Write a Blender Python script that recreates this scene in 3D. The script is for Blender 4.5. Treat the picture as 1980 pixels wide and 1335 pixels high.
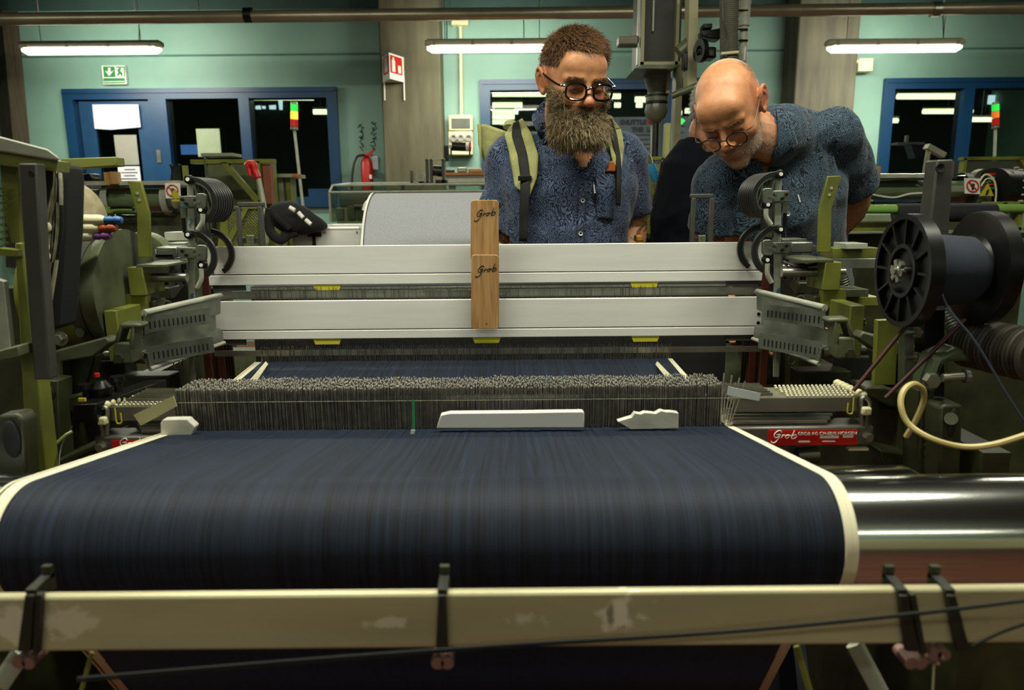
import bpy, bmesh, math, random
import numpy as np
from mathutils import Vector, Matrix, noise
from mathutils.bvhtree import BVHTree
R = math.radians
random.seed(7); rng = np.random.default_rng(7)
for o in list(bpy.data.objects): bpy.data.objects.remove(o)
SC = bpy.context.scene; COL = SC.collection

# ---------------- camera, world, exposure ----------------
F = 1400.0; CAMZ = 1.38; PITCH = 11.0; ROLL = -0.5
CR = Matrix.Rotation(R(90 - PITCH), 3, 'X') @ Matrix.Rotation(R(ROLL), 3, 'Z')
cd = bpy.data.cameras.new('camera'); cam = bpy.data.objects.new('camera', cd); COL.objects.link(cam)
cam.matrix_world = Matrix.Translation((0, 0, CAMZ)) @ CR.to_4x4()
cd.sensor_width = 36; cd.sensor_fit = 'HORIZONTAL'; cd.lens = 36 * F / 1980
cd.clip_start = 0.02; cd.clip_end = 60
cd.dof.use_dof = True; cd.dof.focus_distance = 1.65; cd.dof.aperture_fstop = 5.6
SC.camera = cam
SC.view_settings.view_transform = 'Standard'; SC.view_settings.look = 'None'
SC.view_settings.gamma = 1; SC.view_settings.exposure = -0.08; SC.view_settings.use_curve_mapping = False
w = bpy.data.worlds.new('world'); SC.world = w; w.use_nodes = True
w.node_tree.nodes['Background'].inputs[0].default_value = (0.6, 0.75, 0.6, 1)
w.node_tree.nodes['Background'].inputs[1].default_value = 0.02
SC.cycles.max_bounces = 6; SC.cycles.diffuse_bounces = 3; SC.cycles.glossy_bounces = 4
SC.cycles.transparent_max_bounces = 12; SC.cycles.transmission_bounces = 6
SC.cycles.caustics_reflective = False; SC.cycles.caustics_refractive = False
SC.cycles.sample_clamp_indirect = 3; SC.cycles.use_denoising = True

def P(u, v, Y):
    d = CR @ Vector(((u - 990) / F, (667.5 - v) / F, -1)); t = Y / d.y
    return Vector((0, 0, CAMZ)) + d * t

# ---------------- materials ----------------
def hexc(h):
    c = [int(h[i:i + 2], 16) / 255 for i in (0, 2, 4)]
    return tuple(((x + .055) / 1.055) ** 2.4 if x > .04045 else x / 12.92 for x in c) + (1,)
MATS = {}
def mat(name, h, rough=.5, metal=0., var=.25, scale=12, bump=0., h2=None, thr=None, spec=.5, emis=None, stretch=None, coat=0):
    """principled with a noise that varies colour (towards h2, or darker) and roughness"""
    if name in MATS: return MATS[name]
    m = bpy.data.materials.new(name); m.use_nodes = True; MATS[name] = m
    n = m.node_tree; L = n.links; b = n.nodes['Principled BSDF']
    b.inputs['Roughness'].default_value = rough; b.inputs['Metallic'].default_value = metal
    b.inputs['Specular IOR Level'].default_value = spec
    b.inputs['Coat Weight'].default_value = coat
    c = hexc(h)
    c2 = hexc(h2) if h2 else tuple(x * (1 - var) for x in c[:3]) + (1,)
    tc = n.nodes.new('ShaderNodeTexCoord'); src = tc.outputs['Object']
    if stretch:
        mp = n.nodes.new('ShaderNodeMapping'); mp.inputs['Scale'].default_value = stretch
        L.new(src, mp.inputs[0]); src = mp.outputs[0]
    nz = n.nodes.new('ShaderNodeTexNoise'); nz.inputs['Scale'].default_value = scale; nz.inputs['Detail'].default_value = 5
    L.new(src, nz.inputs['Vector'])
    rp = n.nodes.new('ShaderNodeValToRGB')
    a, e = thr if thr else (.35, .7)
    rp.color_ramp.elements[0].position = a; rp.color_ramp.elements[1].position = e
    rp.color_ramp.elements[0].color = c; rp.color_ramp.elements[1].color = c2
    L.new(nz.outputs['Fac'], rp.inputs[0]); L.new(rp.outputs[0], b.inputs['Base Color'])
    if bump:
        bp = n.nodes.new('ShaderNodeBump'); bp.inputs['Strength'].default_value = bump; bp.inputs['Distance'].default_value = .002
        L.new(nz.outputs['Fac'], bp.inputs['Height']); L.new(bp.outputs[0], b.inputs['Normal'])
    if emis:
        b.inputs['Emission Color'].default_value = hexc(emis[0]); b.inputs['Emission Strength'].default_value = emis[1]
    return m
def glass(name, tint='dfe8e0', gloss=.12, rough=.02):
    if name in MATS: return MATS[name]
    m = bpy.data.materials.new(name); m.use_nodes = True; MATS[name] = m
    n = m.node_tree; L = n.links; n.nodes.remove(n.nodes['Principled BSDF'])
    t = n.nodes.new('ShaderNodeBsdfTransparent'); t.inputs[0].default_value = hexc(tint)
    g = n.nodes.new('ShaderNodeBsdfGlossy'); g.inputs['Roughness'].default_value = rough
    fr = n.nodes.new('ShaderNodeLayerWeight'); fr.inputs[0].default_value = .25
    mth = n.nodes.new('ShaderNodeMath'); mth.operation = 'MULTIPLY_ADD'; mth.inputs[1].default_value = .6; mth.inputs[2].default_value = gloss
    L.new(fr.outputs['Fresnel'], mth.inputs[0])
    x = n.nodes.new('ShaderNodeMixShader'); L.new(mth.outputs[0], x.inputs[0]); L.new(t.outputs[0], x.inputs[1]); L.new(g.outputs[0], x.inputs[2])
    L.new(x.outputs[0], n.nodes['Material Output'].inputs[0]); return m

OLIVE = mat('olive_paint', '70752f', .36, var=.45, scale=9, h2='4a4e22', thr=(.45, .75))
OLIVED = mat('dark_olive_cast', '363a20', .45, var=.5, scale=14, bump=.3, h2='1c1e12')
OLIVEG = mat('grey_green_cast', '5a5f44', .42, scale=16, bump=.2, h2='34372a')
GREYP = mat('dark_grey_paint', '3d3d37', .5, scale=20, var=.3)
BLACK = mat('black_plastic', '080807', .38, var=.3, spec=.35)
BLACKR = mat('black_rubber', '171715', .42, scale=30, var=.4)
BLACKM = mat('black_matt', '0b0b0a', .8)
STEEL = mat('brushed_steel', 'a9a89c', .32, .9, scale=25, var=.35)
ZINC = mat('zinc_plate', '93988a', .38, .8, scale=14, var=.3, h2='5c6056')
CHROME = mat('polished_steel', 'd8dbd5', .15, 1., var=.08, scale=2, stretch=(1, 14, 14))
ALU = mat('anodised_aluminium', 'e2e0da', .4, .12, scale=5, var=.10, bump=.02, stretch=(1, 1, 12))
ALUF = mat('raw_aluminium', 'cdc5a2', .4, .4, scale=6, var=.15, bump=.05, stretch=(1, 1, 8))
WHITEP = mat('pale_grey_paint', 'a6a898', .45, var=.25, scale=25)
BROWN = mat('brown_frame_side', '4a241a', .4, var=.4, scale=20, stretch=(6, 6, 1))
WOOD = None
CREAM = mat('cream_plastic', 'd8d2a8', .45, var=.12)
CREAMR = mat('cream_cord', 'd6d0b0', .8, var=.2, scale=60)
YEL = mat('yellow_plastic', 'c0b82c', .45, var=.15)
RED = mat('red_plastic', 'c01818', .4, var=.15)
REDL = mat('red_label', 'c81e14', .4, var=.12)
WHT = mat('white_print', 'e6e4da', .5, var=.05)
BLUE = mat('blue_paint', '0c3a60', .4, var=.2, scale=3)
BLUEM = mat('blue_marker', '2a6f98', .5)
TEALB = mat('blue_plastic', '1f7ba8', .4)
ORANGE = mat('orange_leather', 'b8601e', .5, var=.3)
SKYGR = mat('green_pipe_paint', '7aa04c', .35, var=.15)
COPPER = mat('copper_pivot', 'a07c74', .4, .5)

# ---------------- mesh builder ----------------
class MB:
    def __init__(s): s.v = []; s.f = []
    def add(s, vs, fs):
        k = len(s.v); s.v.extend([tuple(p) for p in vs]); s.f.extend([tuple(i + k for i in f) for f in fs]); return s
    def box(s, x0, x1, y0, y1, z0, z1):
        vs = [(x, y, z) for x in (x0, x1) for y in (y0, y1) for z in (z0, z1)]
        return s.add(vs, [(0, 1, 3, 2), (4, 6, 7, 5), (0, 4, 5, 1), (2, 3, 7, 6), (0, 2, 6, 4), (1, 5, 7, 3)])
    def pbox(s, u0, v0, u1, v1, Y, th):
        um, vm = (u0 + u1) / 2, (v0 + v1) / 2
        return s.box(P(u0, vm, Y).x, P(u1, vm, Y).x, Y, Y + th, P(um, v1, Y).z, P(um, v0, Y).z)
    def prism(s, pts, ext):
        pts = [Vector(p) for p in pts]; n = len(pts); e = Vector(ext)
        return s.add(pts + [p + e for p in pts], [tuple(range(n)), tuple(range(2 * n - 1, n - 1, -1))] + [(i, i + n, (i + 1) % n + n, (i + 1) % n) for i in range(n)])
    def pprism(s, uv, Y, th, dx=0): return s.prism([P(u, v, Y) for u, v in uv], (dx, th, 0))
    def bar(s, a, b, w, h, up=(0, 0, 1)):
        a, b = Vector(a), Vector(b); d = (b - a).normalized(); up = Vector(up)
        sx = d.cross(up)
        if sx.length < 1e-4: sx = d.cross(Vector((0, 1, 0)))
        sx.normalize(); sz = sx.cross(d).normalized(); sx = sx * w / 2; sz = sz * h / 2
        vs = [p + i * sx + j * sz for p in (a, b) for i, j in ((-1, -1), (1, -1), (1, 1), (-1, 1))]
        return s.add(vs, [(0, 3, 2, 1), (4, 5, 6, 7), (0, 1, 5, 4), (1, 2, 6, 5), (2, 3, 7, 6), (3, 0, 4, 7)])
    def tube(s, pts, r, n=10, caps=True, closed=False, flat=None):
        """r: number or list; flat=(vec,ratio) squashes the section along vec"""
        pts = [Vector(p) for p in pts]; N = len(pts)
        rs = r if isinstance(r, (list, tuple)) else [r] * N
        if closed: t = [(pts[(i + 1) % N] - pts[i - 1]).normalized() for i in range(N)]
        else: t = [(pts[min(i + 1, N - 1)] - pts[max(i - 1, 0)]).normalized() for i in range(N)]
        up = Vector((0, 0, 1)) if abs(t[0].z) < .9 else Vector((0, 1, 0))
        x = t[0].cross(up).normalized(); vs = []
        for i in range(N):
            x = (x - t[i] * x.dot(t[i])).normalized(); y = t[i].cross(x)
            for k in range(n):
                a = 2 * math.pi * k / n; o = (x * math.cos(a) + y * math.sin(a)) * rs[i]
                if flat: fv = flat[0]; o = o - fv * o.dot(fv) * (1 - flat[1])
                vs.append(pts[i] + o)
        fs = [(i * n + k, i * n + (k + 1) % n, (i + 1) * n + (k + 1) % n, (i + 1) * n + k) for i in range(N - 1) for k in range(n)]
        if closed: fs += [((N - 1) * n + k, (N - 1) * n + (k + 1) % n, (k + 1) % n, k) for k in range(n)]
        elif caps: fs += [tuple(range(n - 1, -1, -1)), tuple((N - 1) * n + k for k in range(n))]
        return s.add(vs, fs)
    def cyl(s, a, b, r, n=20, r2=None): return s.tube([a, b], [r, r if r2 is None else r2], n)
    def lathe(s, o, d, prof, n=32, arc=None):
        """prof: (t along d, radius)"""
        o, d = Vector(o), Vector(d).normalized(); up = Vector((0, 0, 1)) if abs(d.z) < .9 else Vector((1, 0, 0))
        x = d.cross(up).normalized(); y = d.cross(x); m = len(prof); vs = []
        for k in range(n):
            a = 2 * math.pi * k / n
            for t, r in prof: vs.append(o + d * t + (x * math.cos(a) + y * math.sin(a)) * r)
        return s.add(vs, [(k * m + j, k * m + j + 1, ((k + 1) % n) * m + j + 1, ((k + 1) % n) * m + j) for k in range(n) for j in range(m - 1)])
    def sph(s, c, r, n=16, m=10, rot=None):
        r = (r, r, r) if isinstance(r, (int, float)) else r; c = Vector(c); vs = [(0, 0, r[2])]; 
        for j in range(1, m):
            for k in range(n):
                th = math.pi * j / m; a = 2 * math.pi * k / n
                vs.append((r[0] * math.sin(th) * math.cos(a), r[1] * math.sin(th) * math.sin(a), r[2] * math.cos(th)))
        vs.append((0, 0, -r[2])); e = len(vs) - 1
        vs = [c + (rot @ Vector(p) if rot else Vector(p)) for p in vs]
        fs = [(0, 1 + k, 1 + (k + 1) % n) for k in range(n)] + [(e, e - n + (k + 1) % n, e - n + k) for k in range(n)]
        fs += [(1 + j * n + k, 1 + (j + 1) * n + k, 1 + (j + 1) * n + (k + 1) % n, 1 + j * n + (k + 1) % n) for j in range(m - 2) for k in range(n)]
        return s.add(vs, fs)
    def hexb(s, a, b, r): return s.tube([a, b], r, 6)
    def arcbar(s, c, r, w, th, a0, a1, Y=None, n=24):
        """flat curved bar in the XZ plane: centre c, mean radius r, radial width w, depth th along y"""
        c = Vector(c); vs = []
        for i in range(n + 1):
            a = R(a0 + (a1 - a0) * i / n); dx, dz = math.cos(a), math.sin(a)
            for rr, y in ((r - w / 2, 0), (r + w / 2, 0), (r + w / 2, th), (r - w / 2, th)):
                vs.append(c + Vector((dx * rr, y, dz * rr)))
        fs = [(i * 4 + k, i * 4 + (k + 1) % 4, i * 4 + 4 + (k + 1) % 4, i * 4 + 4 + k) for i in range(n) for k in range(4)]
        return s.add(vs, fs + [(0, 3, 2, 1), (n * 4, n * 4 + 1, n * 4 + 2, n * 4 + 3)])
    def build(s, name, m, parent=None, bevel=0, smooth=True, kind=None, label=None, subsurf=0):
        me = bpy.data.meshes.new(name); me.from_pydata([tuple(p) for p in s.v], [], s.f)
        bm = bmesh.new(); bm.from_mesh(me); bmesh.ops.recalc_face_normals(bm, faces=bm.faces); bm.to_mesh(me); bm.free()
        me.materials.append(m)
        if smooth:
            me.shade_smooth(); me.set_sharp_from_angle(angle=R(38))
        o = bpy.data.objects.new(name, me); COL.objects.link(o)
        if parent is not None: adopt(o, parent)
        if bevel:
            b = o.modifiers.new('bevel', 'BEVEL'); b.width = bevel; b.segments = 2; b.limit_method = 'ANGLE'; b.angle_limit = R(35)
        if subsurf:
            b = o.modifiers.new('sub', 'SUBSURF'); b.levels = b.render_levels = subsurf
        if kind: o['kind'] = kind
        if label: o['label'] = label
        return o
WO = {}
def adopt(o, parent):
    o.parent = parent
    pw = WO.get(parent, Vector((0, 0, 0))); o.location = -pw; WO[o] = Vector((0, 0, 0))
def thing(name, label, cat, loc=(0, 0, 0), group=None):
    o = bpy.data.objects.new(name, None); COL.objects.link(o); o.location = loc; o.empty_display_size = .05
    WO[o] = Vector(loc); o['label'] = label; o['category'] = cat
    if group: o['group'] = group
    return o
def tag(o, label, cat, group=None, kind=None):
    o['label'] = label; o['category'] = cat
    if group: o['group'] = group
    if kind: o['kind'] = kind
    return o
def struct(o): o['kind'] = 'structure'; return o
def copy_tree(o, dv=(0, 0, 0), label=None):
    c = o.copy(); COL.objects.link(c); c.location = o.location + Vector(dv)
    if label: c['label'] = label
    def rec(a, b):
        for ch in [x for x in COL.objects if x.parent == a]:
            d = ch.copy(); COL.objects.link(d); d.parent = b; rec(ch, d)
    rec(o, c); return c
def text(body, size, loc, rot, m, name='lettering', parent=None, shear=0, ext=.0004, align='CENTER', bold=0):
    cu = bpy.data.curves.new(name, 'FONT'); cu.body = body; cu.size = size; cu.extrude = ext; cu.shear = shear
    cu.align_x = align; cu.align_y = 'CENTER'; cu.offset = bold; cu.materials.append(m)
    o = bpy.data.objects.new(name, cu); COL.objects.link(o)
    if parent is not None: adopt(o, parent)
    o.location = o.location + Vector(loc); o.rotation_euler = rot; return o
def spline(pts, n=8):
    """catmull-rom through pts"""
    pts = [Vector(p) for p in pts]; q = [pts[0] * 2 - pts[1]] + pts + [pts[-1] * 2 - pts[-2]]; out = []
    for i in range(1, len(q) - 2):
        for k in range(n):
            t = k / n; a, b, c, d = q[i - 1], q[i], q[i + 1], q[i + 2]
            out.append(.5 * ((2 * b) + (c - a) * t + (2 * a - 5 * b + 4 * c - d) * t * t + (3 * b - a - 3 * c + d) * t ** 3))
    return out + [pts[-1]]
# ---------------- lamps ----------------
LBODY = mat('lamp_housing', 'b9b79c', .5, var=.1)
LCLIP = mat('lamp_clip', '8d8b74', .4)
TUBE = mat('lamp_diffuser', 'fffbe8', .4, var=.0, emis=('fff6d8', 7.0))
def lamp(x, y, z, L, label, e, group, parts=True):
    t = thing('fluorescent_lamp', label, 'lamp', (x, y, z + .06), group)
    m = MB(); m.tube([(x - L / 2, y, z + .03), (x - L / 2 + .03, y, z + .03), (x + L / 2 - .03, y, z + .03), (x + L / 2, y, z + .03)], [.035, .06, .06, .035], 12, flat=(Vector((0, 0, 1)), .6)).build('housing', LBODY, t)
    m = MB(); m.tube([(x - L / 2 + .02, y, z), (x - L / 2 + .06, y, z - .005), (x + L / 2 - .06, y, z - .005), (x + L / 2 - .02, y, z)], [.025, .05, .05, .025], 12, flat=(Vector((0, 0, 1)), .8)).build('diffuser', TUBE, t)
    if parts:
        for k in range(4):
            q = x - L / 2 + .08 + (L - .16) * k / 3
            MB().box(q - .012, q + .012, y - .064, y - .05, z + .005, z + .045).build('clip', LCLIP, t)
    for k in (-1, 1): MB().cyl((x + k * L * .35, y, z + .06), (x + k * L * .35, y, 4.2), .003, 6).build('hanger', LCLIP, t)
    if e:
        ld = bpy.data.lights.new('lamp_light', 'AREA'); ld.shape = 'RECTANGLE'; ld.size = L * .95; ld.size_y = .11; ld.energy = e; ld.color = (.97, .97, .80)
        lo = bpy.data.objects.new('lamp_light', ld); COL.objects.link(lo); lo.parent = t; lo.location = (0, 0, -.12)
        if y < -1: added_uplight = bpy.data.objects.new('lamp_light', ld.copy()); COL.objects.link(added_uplight); added_uplight.parent = t; added_uplight.location = (0, 0, .08); added_uplight.rotation_euler = (R(180), 0, 0); added_uplight.data.energy = 16  # upward light added on the unseen rear lamps to brighten the ceiling
        if parts: l2 = bpy.data.objects.new('lamp_light', ld.copy()); COL.objects.link(l2); l2.parent = t; l2.location = (0, .13, 0); l2.rotation_euler = (R(90), 0, 0); l2.data.energy = e * .45
    return t
LE = 38
for j, (yy, xs, ee) in enumerate(((-4.0, (-3, 0, 3), 15), (-1.7, (-1.3, .5), 9), (.95, (-1.0, .8), 54), (4.3, (-4.2, -1.6, 1.2, 3.9), 30))):
    for x in xs:
        lamp(x, yy, 3.15, 1.5, 'long hall fluorescent lamp hung above the looms out of view', ee, 'fluorescent lamps over the looms', False)
LG = 'bright fluorescent lamps along the teal wall'
lamps = [((40, 315), 96, 'leftmost bright fluorescent lamp on the teal wall, above the green exit sign'),
         ((822, 1082), 92, 'bright fluorescent lamp behind the bearded person, beside the concrete pillar'),
         ((1596, 1862), 92, 'rightmost bright fluorescent lamp, over the right-hand concrete pillar edge')]
for (u0, u1), v, lb in lamps:
    a, b = P(u0, v, 6.4), P(u1, v, 6.4)
    lamp((a.x + b.x) / 2, 6.4, a.z, b.x - a.x, lb, 40, LG)

# ---------------- setting ----------------
YW = 7.4
TEAL = mat('teal_wall_paint', '86aa9c', .6, var=.22, scale=1.6, h2='6e9488', thr=(.3, .8), bump=.03)
TEALD = mat('dark_teal_paint', '2f4a46', .7, var=.3, scale=3)
CONC = mat('raw_concrete', '635f4b', .85, scale=2.5, h2='45422f', thr=(.3, .75), bump=.4, stretch=(4, 4, .7))
FLOORM = mat('worn_floor', '6a3a26', .6, scale=3, var=.4)
CEILM = mat('grey_ceiling', '565952', .9)
XL, XR, YB, ZC = -7.5, 7.5, -5.0, 4.2
struct(MB().box(XL, XR, YB, 12.5, -.1, 0).build('floor', FLOORM))
struct(MB().box(XL, XR, YB, 12.5, ZC, ZC + .1).build('ceiling', CEILM))
struct(MB().box(XL - .1, XL, YB, 12.5, 0, ZC).build('wall_left', TEAL))
struct(MB().box(XR, XR + .1, YB, 12.5, 0, ZC).build('wall_right', TEAL))
struct(MB().box(XL, XR, YB - .1, YB, 0, ZC).build('wall_front', TEAL))
X = lambda u, v=250, y=YW: P(u, v, y).x
Z = lambda v, u=990, y=YW: P(u, v, y).z
ops = [(X(133), X(656), Z(166), Z(397)), (X(929), X(1376), Z(155), Z(397)), (X(1700), X(2080), Z(159), Z(397))]
zt = Z(14); m = MB(); x = XL
for a, b, z1, z0 in ops:
    m.box(x, a, YW, YW + .12, 0, zt); m.box(a, b, YW, YW + .12, z1, zt)
    if a == ops[0][0]:
        dx = X(302); m.box(dx, b, YW, YW + .12, 0, z0)
    else: m.box(a, b, YW, YW + .12, 0, z0)
    x = b
m.box(x, XR, YW, YW + .12, 0, zt); struct(m.build('wall_back', TEAL, smooth=False))
struct(MB().box(XL, XR, YW - .04, YW + .12, zt, ZC).build('trim_1', TEALD)); 
SEAM = mat('wall_seam', '4c7468', .8)
struct(MB().box(XL, XR, YW - .006, YW, Z(104), Z(100)).build('trim_2', SEAM))
# pillars
CONC2 = mat('lamp_dimmed_concrete', '4f4b3b', .85, scale=3, h2='33312a', thr=(.3, .75), bump=.5, stretch=(5, 5, .6))  # darker concrete copy for the second pillar, cancelling the nearby lamp's light
def pillar(u0, u1, n):
    m = MB(); a, b = P(u0, 200, 7.05).x, P(u1, 200, 7.05).x
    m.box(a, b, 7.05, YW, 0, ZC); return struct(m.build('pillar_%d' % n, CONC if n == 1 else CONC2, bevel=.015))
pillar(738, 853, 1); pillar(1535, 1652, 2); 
# left leaning pillar at the corner
m = MB(); m.pprism([(2, 20), (34, 20), (58, 280), (60, 520), (34, 520), (26, 280)], 7.1, .2, -.25); struct(m.build('pillar_3', mat('dark_timber', '4e4636', .85, scale=5, stretch=(8, 8, .6), var=.5)))
struct(MB().box(P(1524, 200, 7.2).x, P(1536, 200, 7.2).x, 7.2, YW, 0, ZC).build('trim_4', mat('dark_strip', '4a4638', .9)))  # narrow strip of darker brown beside the second pillar

# windows
PANE = glass('window_glass', 'aab8ae', .02)
def frame(n, k, mull, w=.085):
    a, b, z1, z0 = ops[k]; y0, y1 = YW - .05, YW + .1; m = MB()
    m.box(a, b, y0, y1, z1 - w, z1); m.box(a, b, y0, y1, z0, z0 + w); m.box(a, a + w, y0, y1, z0 + w, z1 - w); m.box(b - w, b, y0, y1, z0 + w, z1 - w)
    for u, ww in mull: q = X(u); m.box(q - ww / 2, q + ww / 2, y0, y1, z0 + w, z1 - w)
    m.box(a + .02, b - .02, y0 - .012, y0, z1 - .045, z1 - .02)
    o = struct(m.build('window_%d' % n, BLUE, smooth=False)); return o
w1 = frame(1, 0, [(313, .17), (478, .10)], .1)
w2 = frame(2, 1, [(1290, .1)], .1); w3 = frame(3, 2, [(1862, .1)], .1)
def pane(k, par, ulist):
    a, b, z1, z0 = ops[k]
    for u0, u1 in ulist:
        o = MB().box(X(u0), X(u1), YW + .02, YW + .026, z0 + .08, z1 - .08).build('pane', PANE, par, smooth=False)
pane(0, w1, [(330, 472), (484, 640)]); pane(1, w2, [(944, 1284), (1296, 1366)]); pane(2, w3, [(1716, 1856), (1868, 2070)])
# lower blue panel of window 1 at right
struct(MB().box(X(590), X(640), YW - .02, YW + .02, Z(392), Z(362)).build('trim_5', BLUE))
# door in the frame
d = MB(); a, b = X(160), X(296); z0, z1 = 0, Z(190)
d.box(a, b, YW - .02, YW + .04, z1 - .1, z1); d.box(a, a + .14, YW - .02, YW + .04, z0, z1 - .1); d.box(X(270), b, YW - .02, YW + .04, z0, z1 - .1)
d.box(a + .14, X(270), YW - .02, YW + .04, 0, .3)
door = struct(d.build('door_1', mat('dark_blue_door', '173f63', .4, var=.2)))
MB().box(a + .14, X(270), YW, YW + .008, .3, z1 - .1).build('pane', PANE, door)
MB().pbox(303, 290, 311, 315, YW - .06, .03).build('door_handle', STEEL, door)
# the hall behind the glass
BK = mat('dark_boards', '1c211e', .8, scale=4, h2='0c0f0e', stretch=(12, 1, .4), thr=(.3, .7))
struct(MB().box(XL, XR, 11.8, 11.9, 0, ZC).build('wall_beyond', BK))
BG = 'glowing tubes added as lamp reflections in the window glass'  # glowing tubes added behind the panes stand in for lamps reflected in them
far = [((487, 606), 188, 8.2, 'long thin lamp-reflection tube at the top of the left window'), ((606, 634), 216, 9.2, 'short lamp-reflection tube at the right edge of the left window'),
       ((1735, 1858), 186, 8.2, 'long lamp-reflection tube at the top of the right-hand window'), ((1785, 1880), 215, 9.2, 'second lamp-reflection tube down in the right-hand window, crossing the mullion'),
       ((1716, 1736), 233, 10, 'very small lamp-reflection tube low in the right-hand window'), ((1876, 1918), 231, 10, 'small lamp-reflection tube behind the right signal tower'),
       ((952, 1056), 181, 8.2, 'topmost lamp-reflection tube in the middle window, left of the beard'), ((952, 1010), 203, 9, 'second lamp-reflection tube in the middle window'),
       ((952, 1002), 216, 9.6, 'third lamp-reflection tube in the middle window'), ((952, 995), 226, 10.2, 'fourth lamp-reflection tube in the middle window'), ((952, 985), 236, 10.8, 'lowest lamp-reflection tube in the middle window'),
       ((1228, 1262), 192, 8.4, 'lamp-reflection tube in the middle window just left of the round pipe'), ((1165, 1200), 186, 9, 'lamp-reflection tube in the middle window beside the bearded head'),
       ((1188, 1200), 203, 9.6, 'tiny lamp-reflection tube right of the glasses in the middle window'), ((1230, 1242), 203, 9.6, 'tiny lamp-reflection tube above the window lettering'), ((1325, 1345), 214, 9.2, 'small lamp-reflection tube left of the bald head'), ((1308, 1318), 218, 9.8, 'round small lamp-reflection tube left of the bald head')]
for (u0, u1), v, y, lb in far:
    p, q = P(u0, v, y), P(u1, v, y); L = q.x - p.x; xx = (p.x + q.x) / 2
    t = thing('fluorescent_lamp', lb, 'lamp', (xx, y, p.z), BG)
    MB().tube([p + Vector((0, 0, -.004)), q + Vector((0, 0, -.004))], .03, 10).build('diffuser', TUBE, t)
    MB().box(p.x, q.x, y - .03, y + .03, p.z + .026, p.z + .05).build('housing', LBODY, t); MB().cyl((xx, y, p.z + .05), (xx, y, 4.2), .003, 6).build('hanger', LCLIP, t)
for x_ in (-4, -.5, 3, 5.5): lamp(x_, 9.5, 3.4, 1.5, 'unseen lamp added to brighten the dark hall beyond the glass', 30, 'added unseen lamps brightening the hall beyond the glass', False)  # unseen lamps added to lift the dark boards behind the windows
# far roof lights seen through right window
SKYM = mat('daylight_panel', 'dfe8ff', .5, emis=('dfe8ff', 4.0), var=0)
for uv in (((1914, 184), (1936, 184), (1934, 202), (1912, 201)), ((1950, 184), (1956, 184), (1952, 200), (1945, 200)), ((1962, 184), (1990, 184), (1990, 202), (1955, 202))):
    o = MB().pprism(uv, 11.7, .04).build('roof_light', SKYM); tag(o, 'bright slanted daylight panel at the top of the right window', 'roof light', 'daylight panels in the far hall')
for uv in (((494, 205), (502, 204), (503, 211), (494, 211)), ((506, 205), (512, 205), (512, 210), (507, 210)), ((520, 204), (532, 203), (532, 211), (521, 211)), ((538, 194), (545, 192), (545, 212), (540, 212))):
    o = MB().pprism(uv, 11.7, .04).build('roof_light', SKYM); tag(o, 'small bluish daylight patch high in the left window', 'roof light', 'daylight patches in the left window')
# screen and sheet behind left window
t = thing('monitor', 'small glowing blue screen behind the left window glass', 'monitor', P(366, 300, 7.9))
MB().pbox(347, 278, 384, 301, 7.9, .03).build('casing', BLACK, t)
MB().pbox(349.5, 280, 381.5, 299, 7.895, .006).build('screen', mat('lit_screen', '6fa8ff', .4, emis=('6f9cff', 1.6), h2='b07fe0', scale=4), t)
o = MB().pbox(381, 249, 426, 303, 7.35, .01).build('notice_board', mat('pale_green_card', '8f9c80', .6, var=.1)); tag(o, 'pale grey-green sheet standing in front of the left window', 'board')
# papers on door
PAPER = mat('white_paper', 'd9dbe0', .7, var=.06); GREYC = mat('grey_card', '8f8d84', .7, var=.1)
o = MB().pprism([(178, 202), (267, 202), (272, 246), (215, 251), (183, 249)], YW - .05, .004).build('door_poster', mat('blueish_paper', 'cfd8f0', .6, h2='b5c0e0', scale=9)); tag(o, 'white landscape drawing sheet taped to the blue door', 'poster')
o = MB().pbox(223, 261, 266, 319, YW - .05, .006).build('door_notice', GREYC); tag(o, 'plain grey card fixed under the drawing on the blue door', 'notice')
o = MB().pbox(229, 322, 271, 352, YW - .05, .006).build('door_notice', PAPER); tag(o, 'white notice with lines of print below the grey card', 'notice')
DK = mat('dark_ink', '1b1b1e', .6)
for k in range(4): MB().pbox(240 - (k % 2) * 6, 327 + k * 6, 262 + (k % 2) * 4, 329 + k * 6, YW - .052, .002).build('print_line', DK, o)
# exit sign
SG = mat('sign_green', '0f7a3c', .5, var=.05)
t = thing('exit_sign', 'green emergency exit sign with arrow and running figure above the blue door', 'sign', P(220, 162, YW - .04))
MB().pbox(198, 127, 243, 163, YW - .04, .03).build('sign_plate', WHT, t)
MB().pbox(200, 128.5, 222, 149, YW - .045, .006).build('arrow_field', SG, t)
MB().pprism([(209, 131), (213, 131), (213, 139), (219, 137), (211, 147), (203, 137), (209, 139)], YW - .05, .006).build('arrow', WHT, t)
MB().pbox(200, 151, 241, 161, YW - .045, .006).build('lower_band', SG, t)
MB().pbox(201, 157, 240, 158.5, YW - .049, .005).build('lower_line', WHT, t)
m = MB(); m.pprism([(224, 128.5), (241, 128.5), (241, 149), (239, 149), (239, 131), (236, 131), (224, 131)], YW - .045, .006)
m.pprism([(229, 132), (233, 131), (232, 137), (236, 141), (235, 148), (232, 142), (227, 147), (226, 144), (229, 140), (226, 137)], YW - .05, .006); m.build('running_figure', SG, t)
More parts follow.
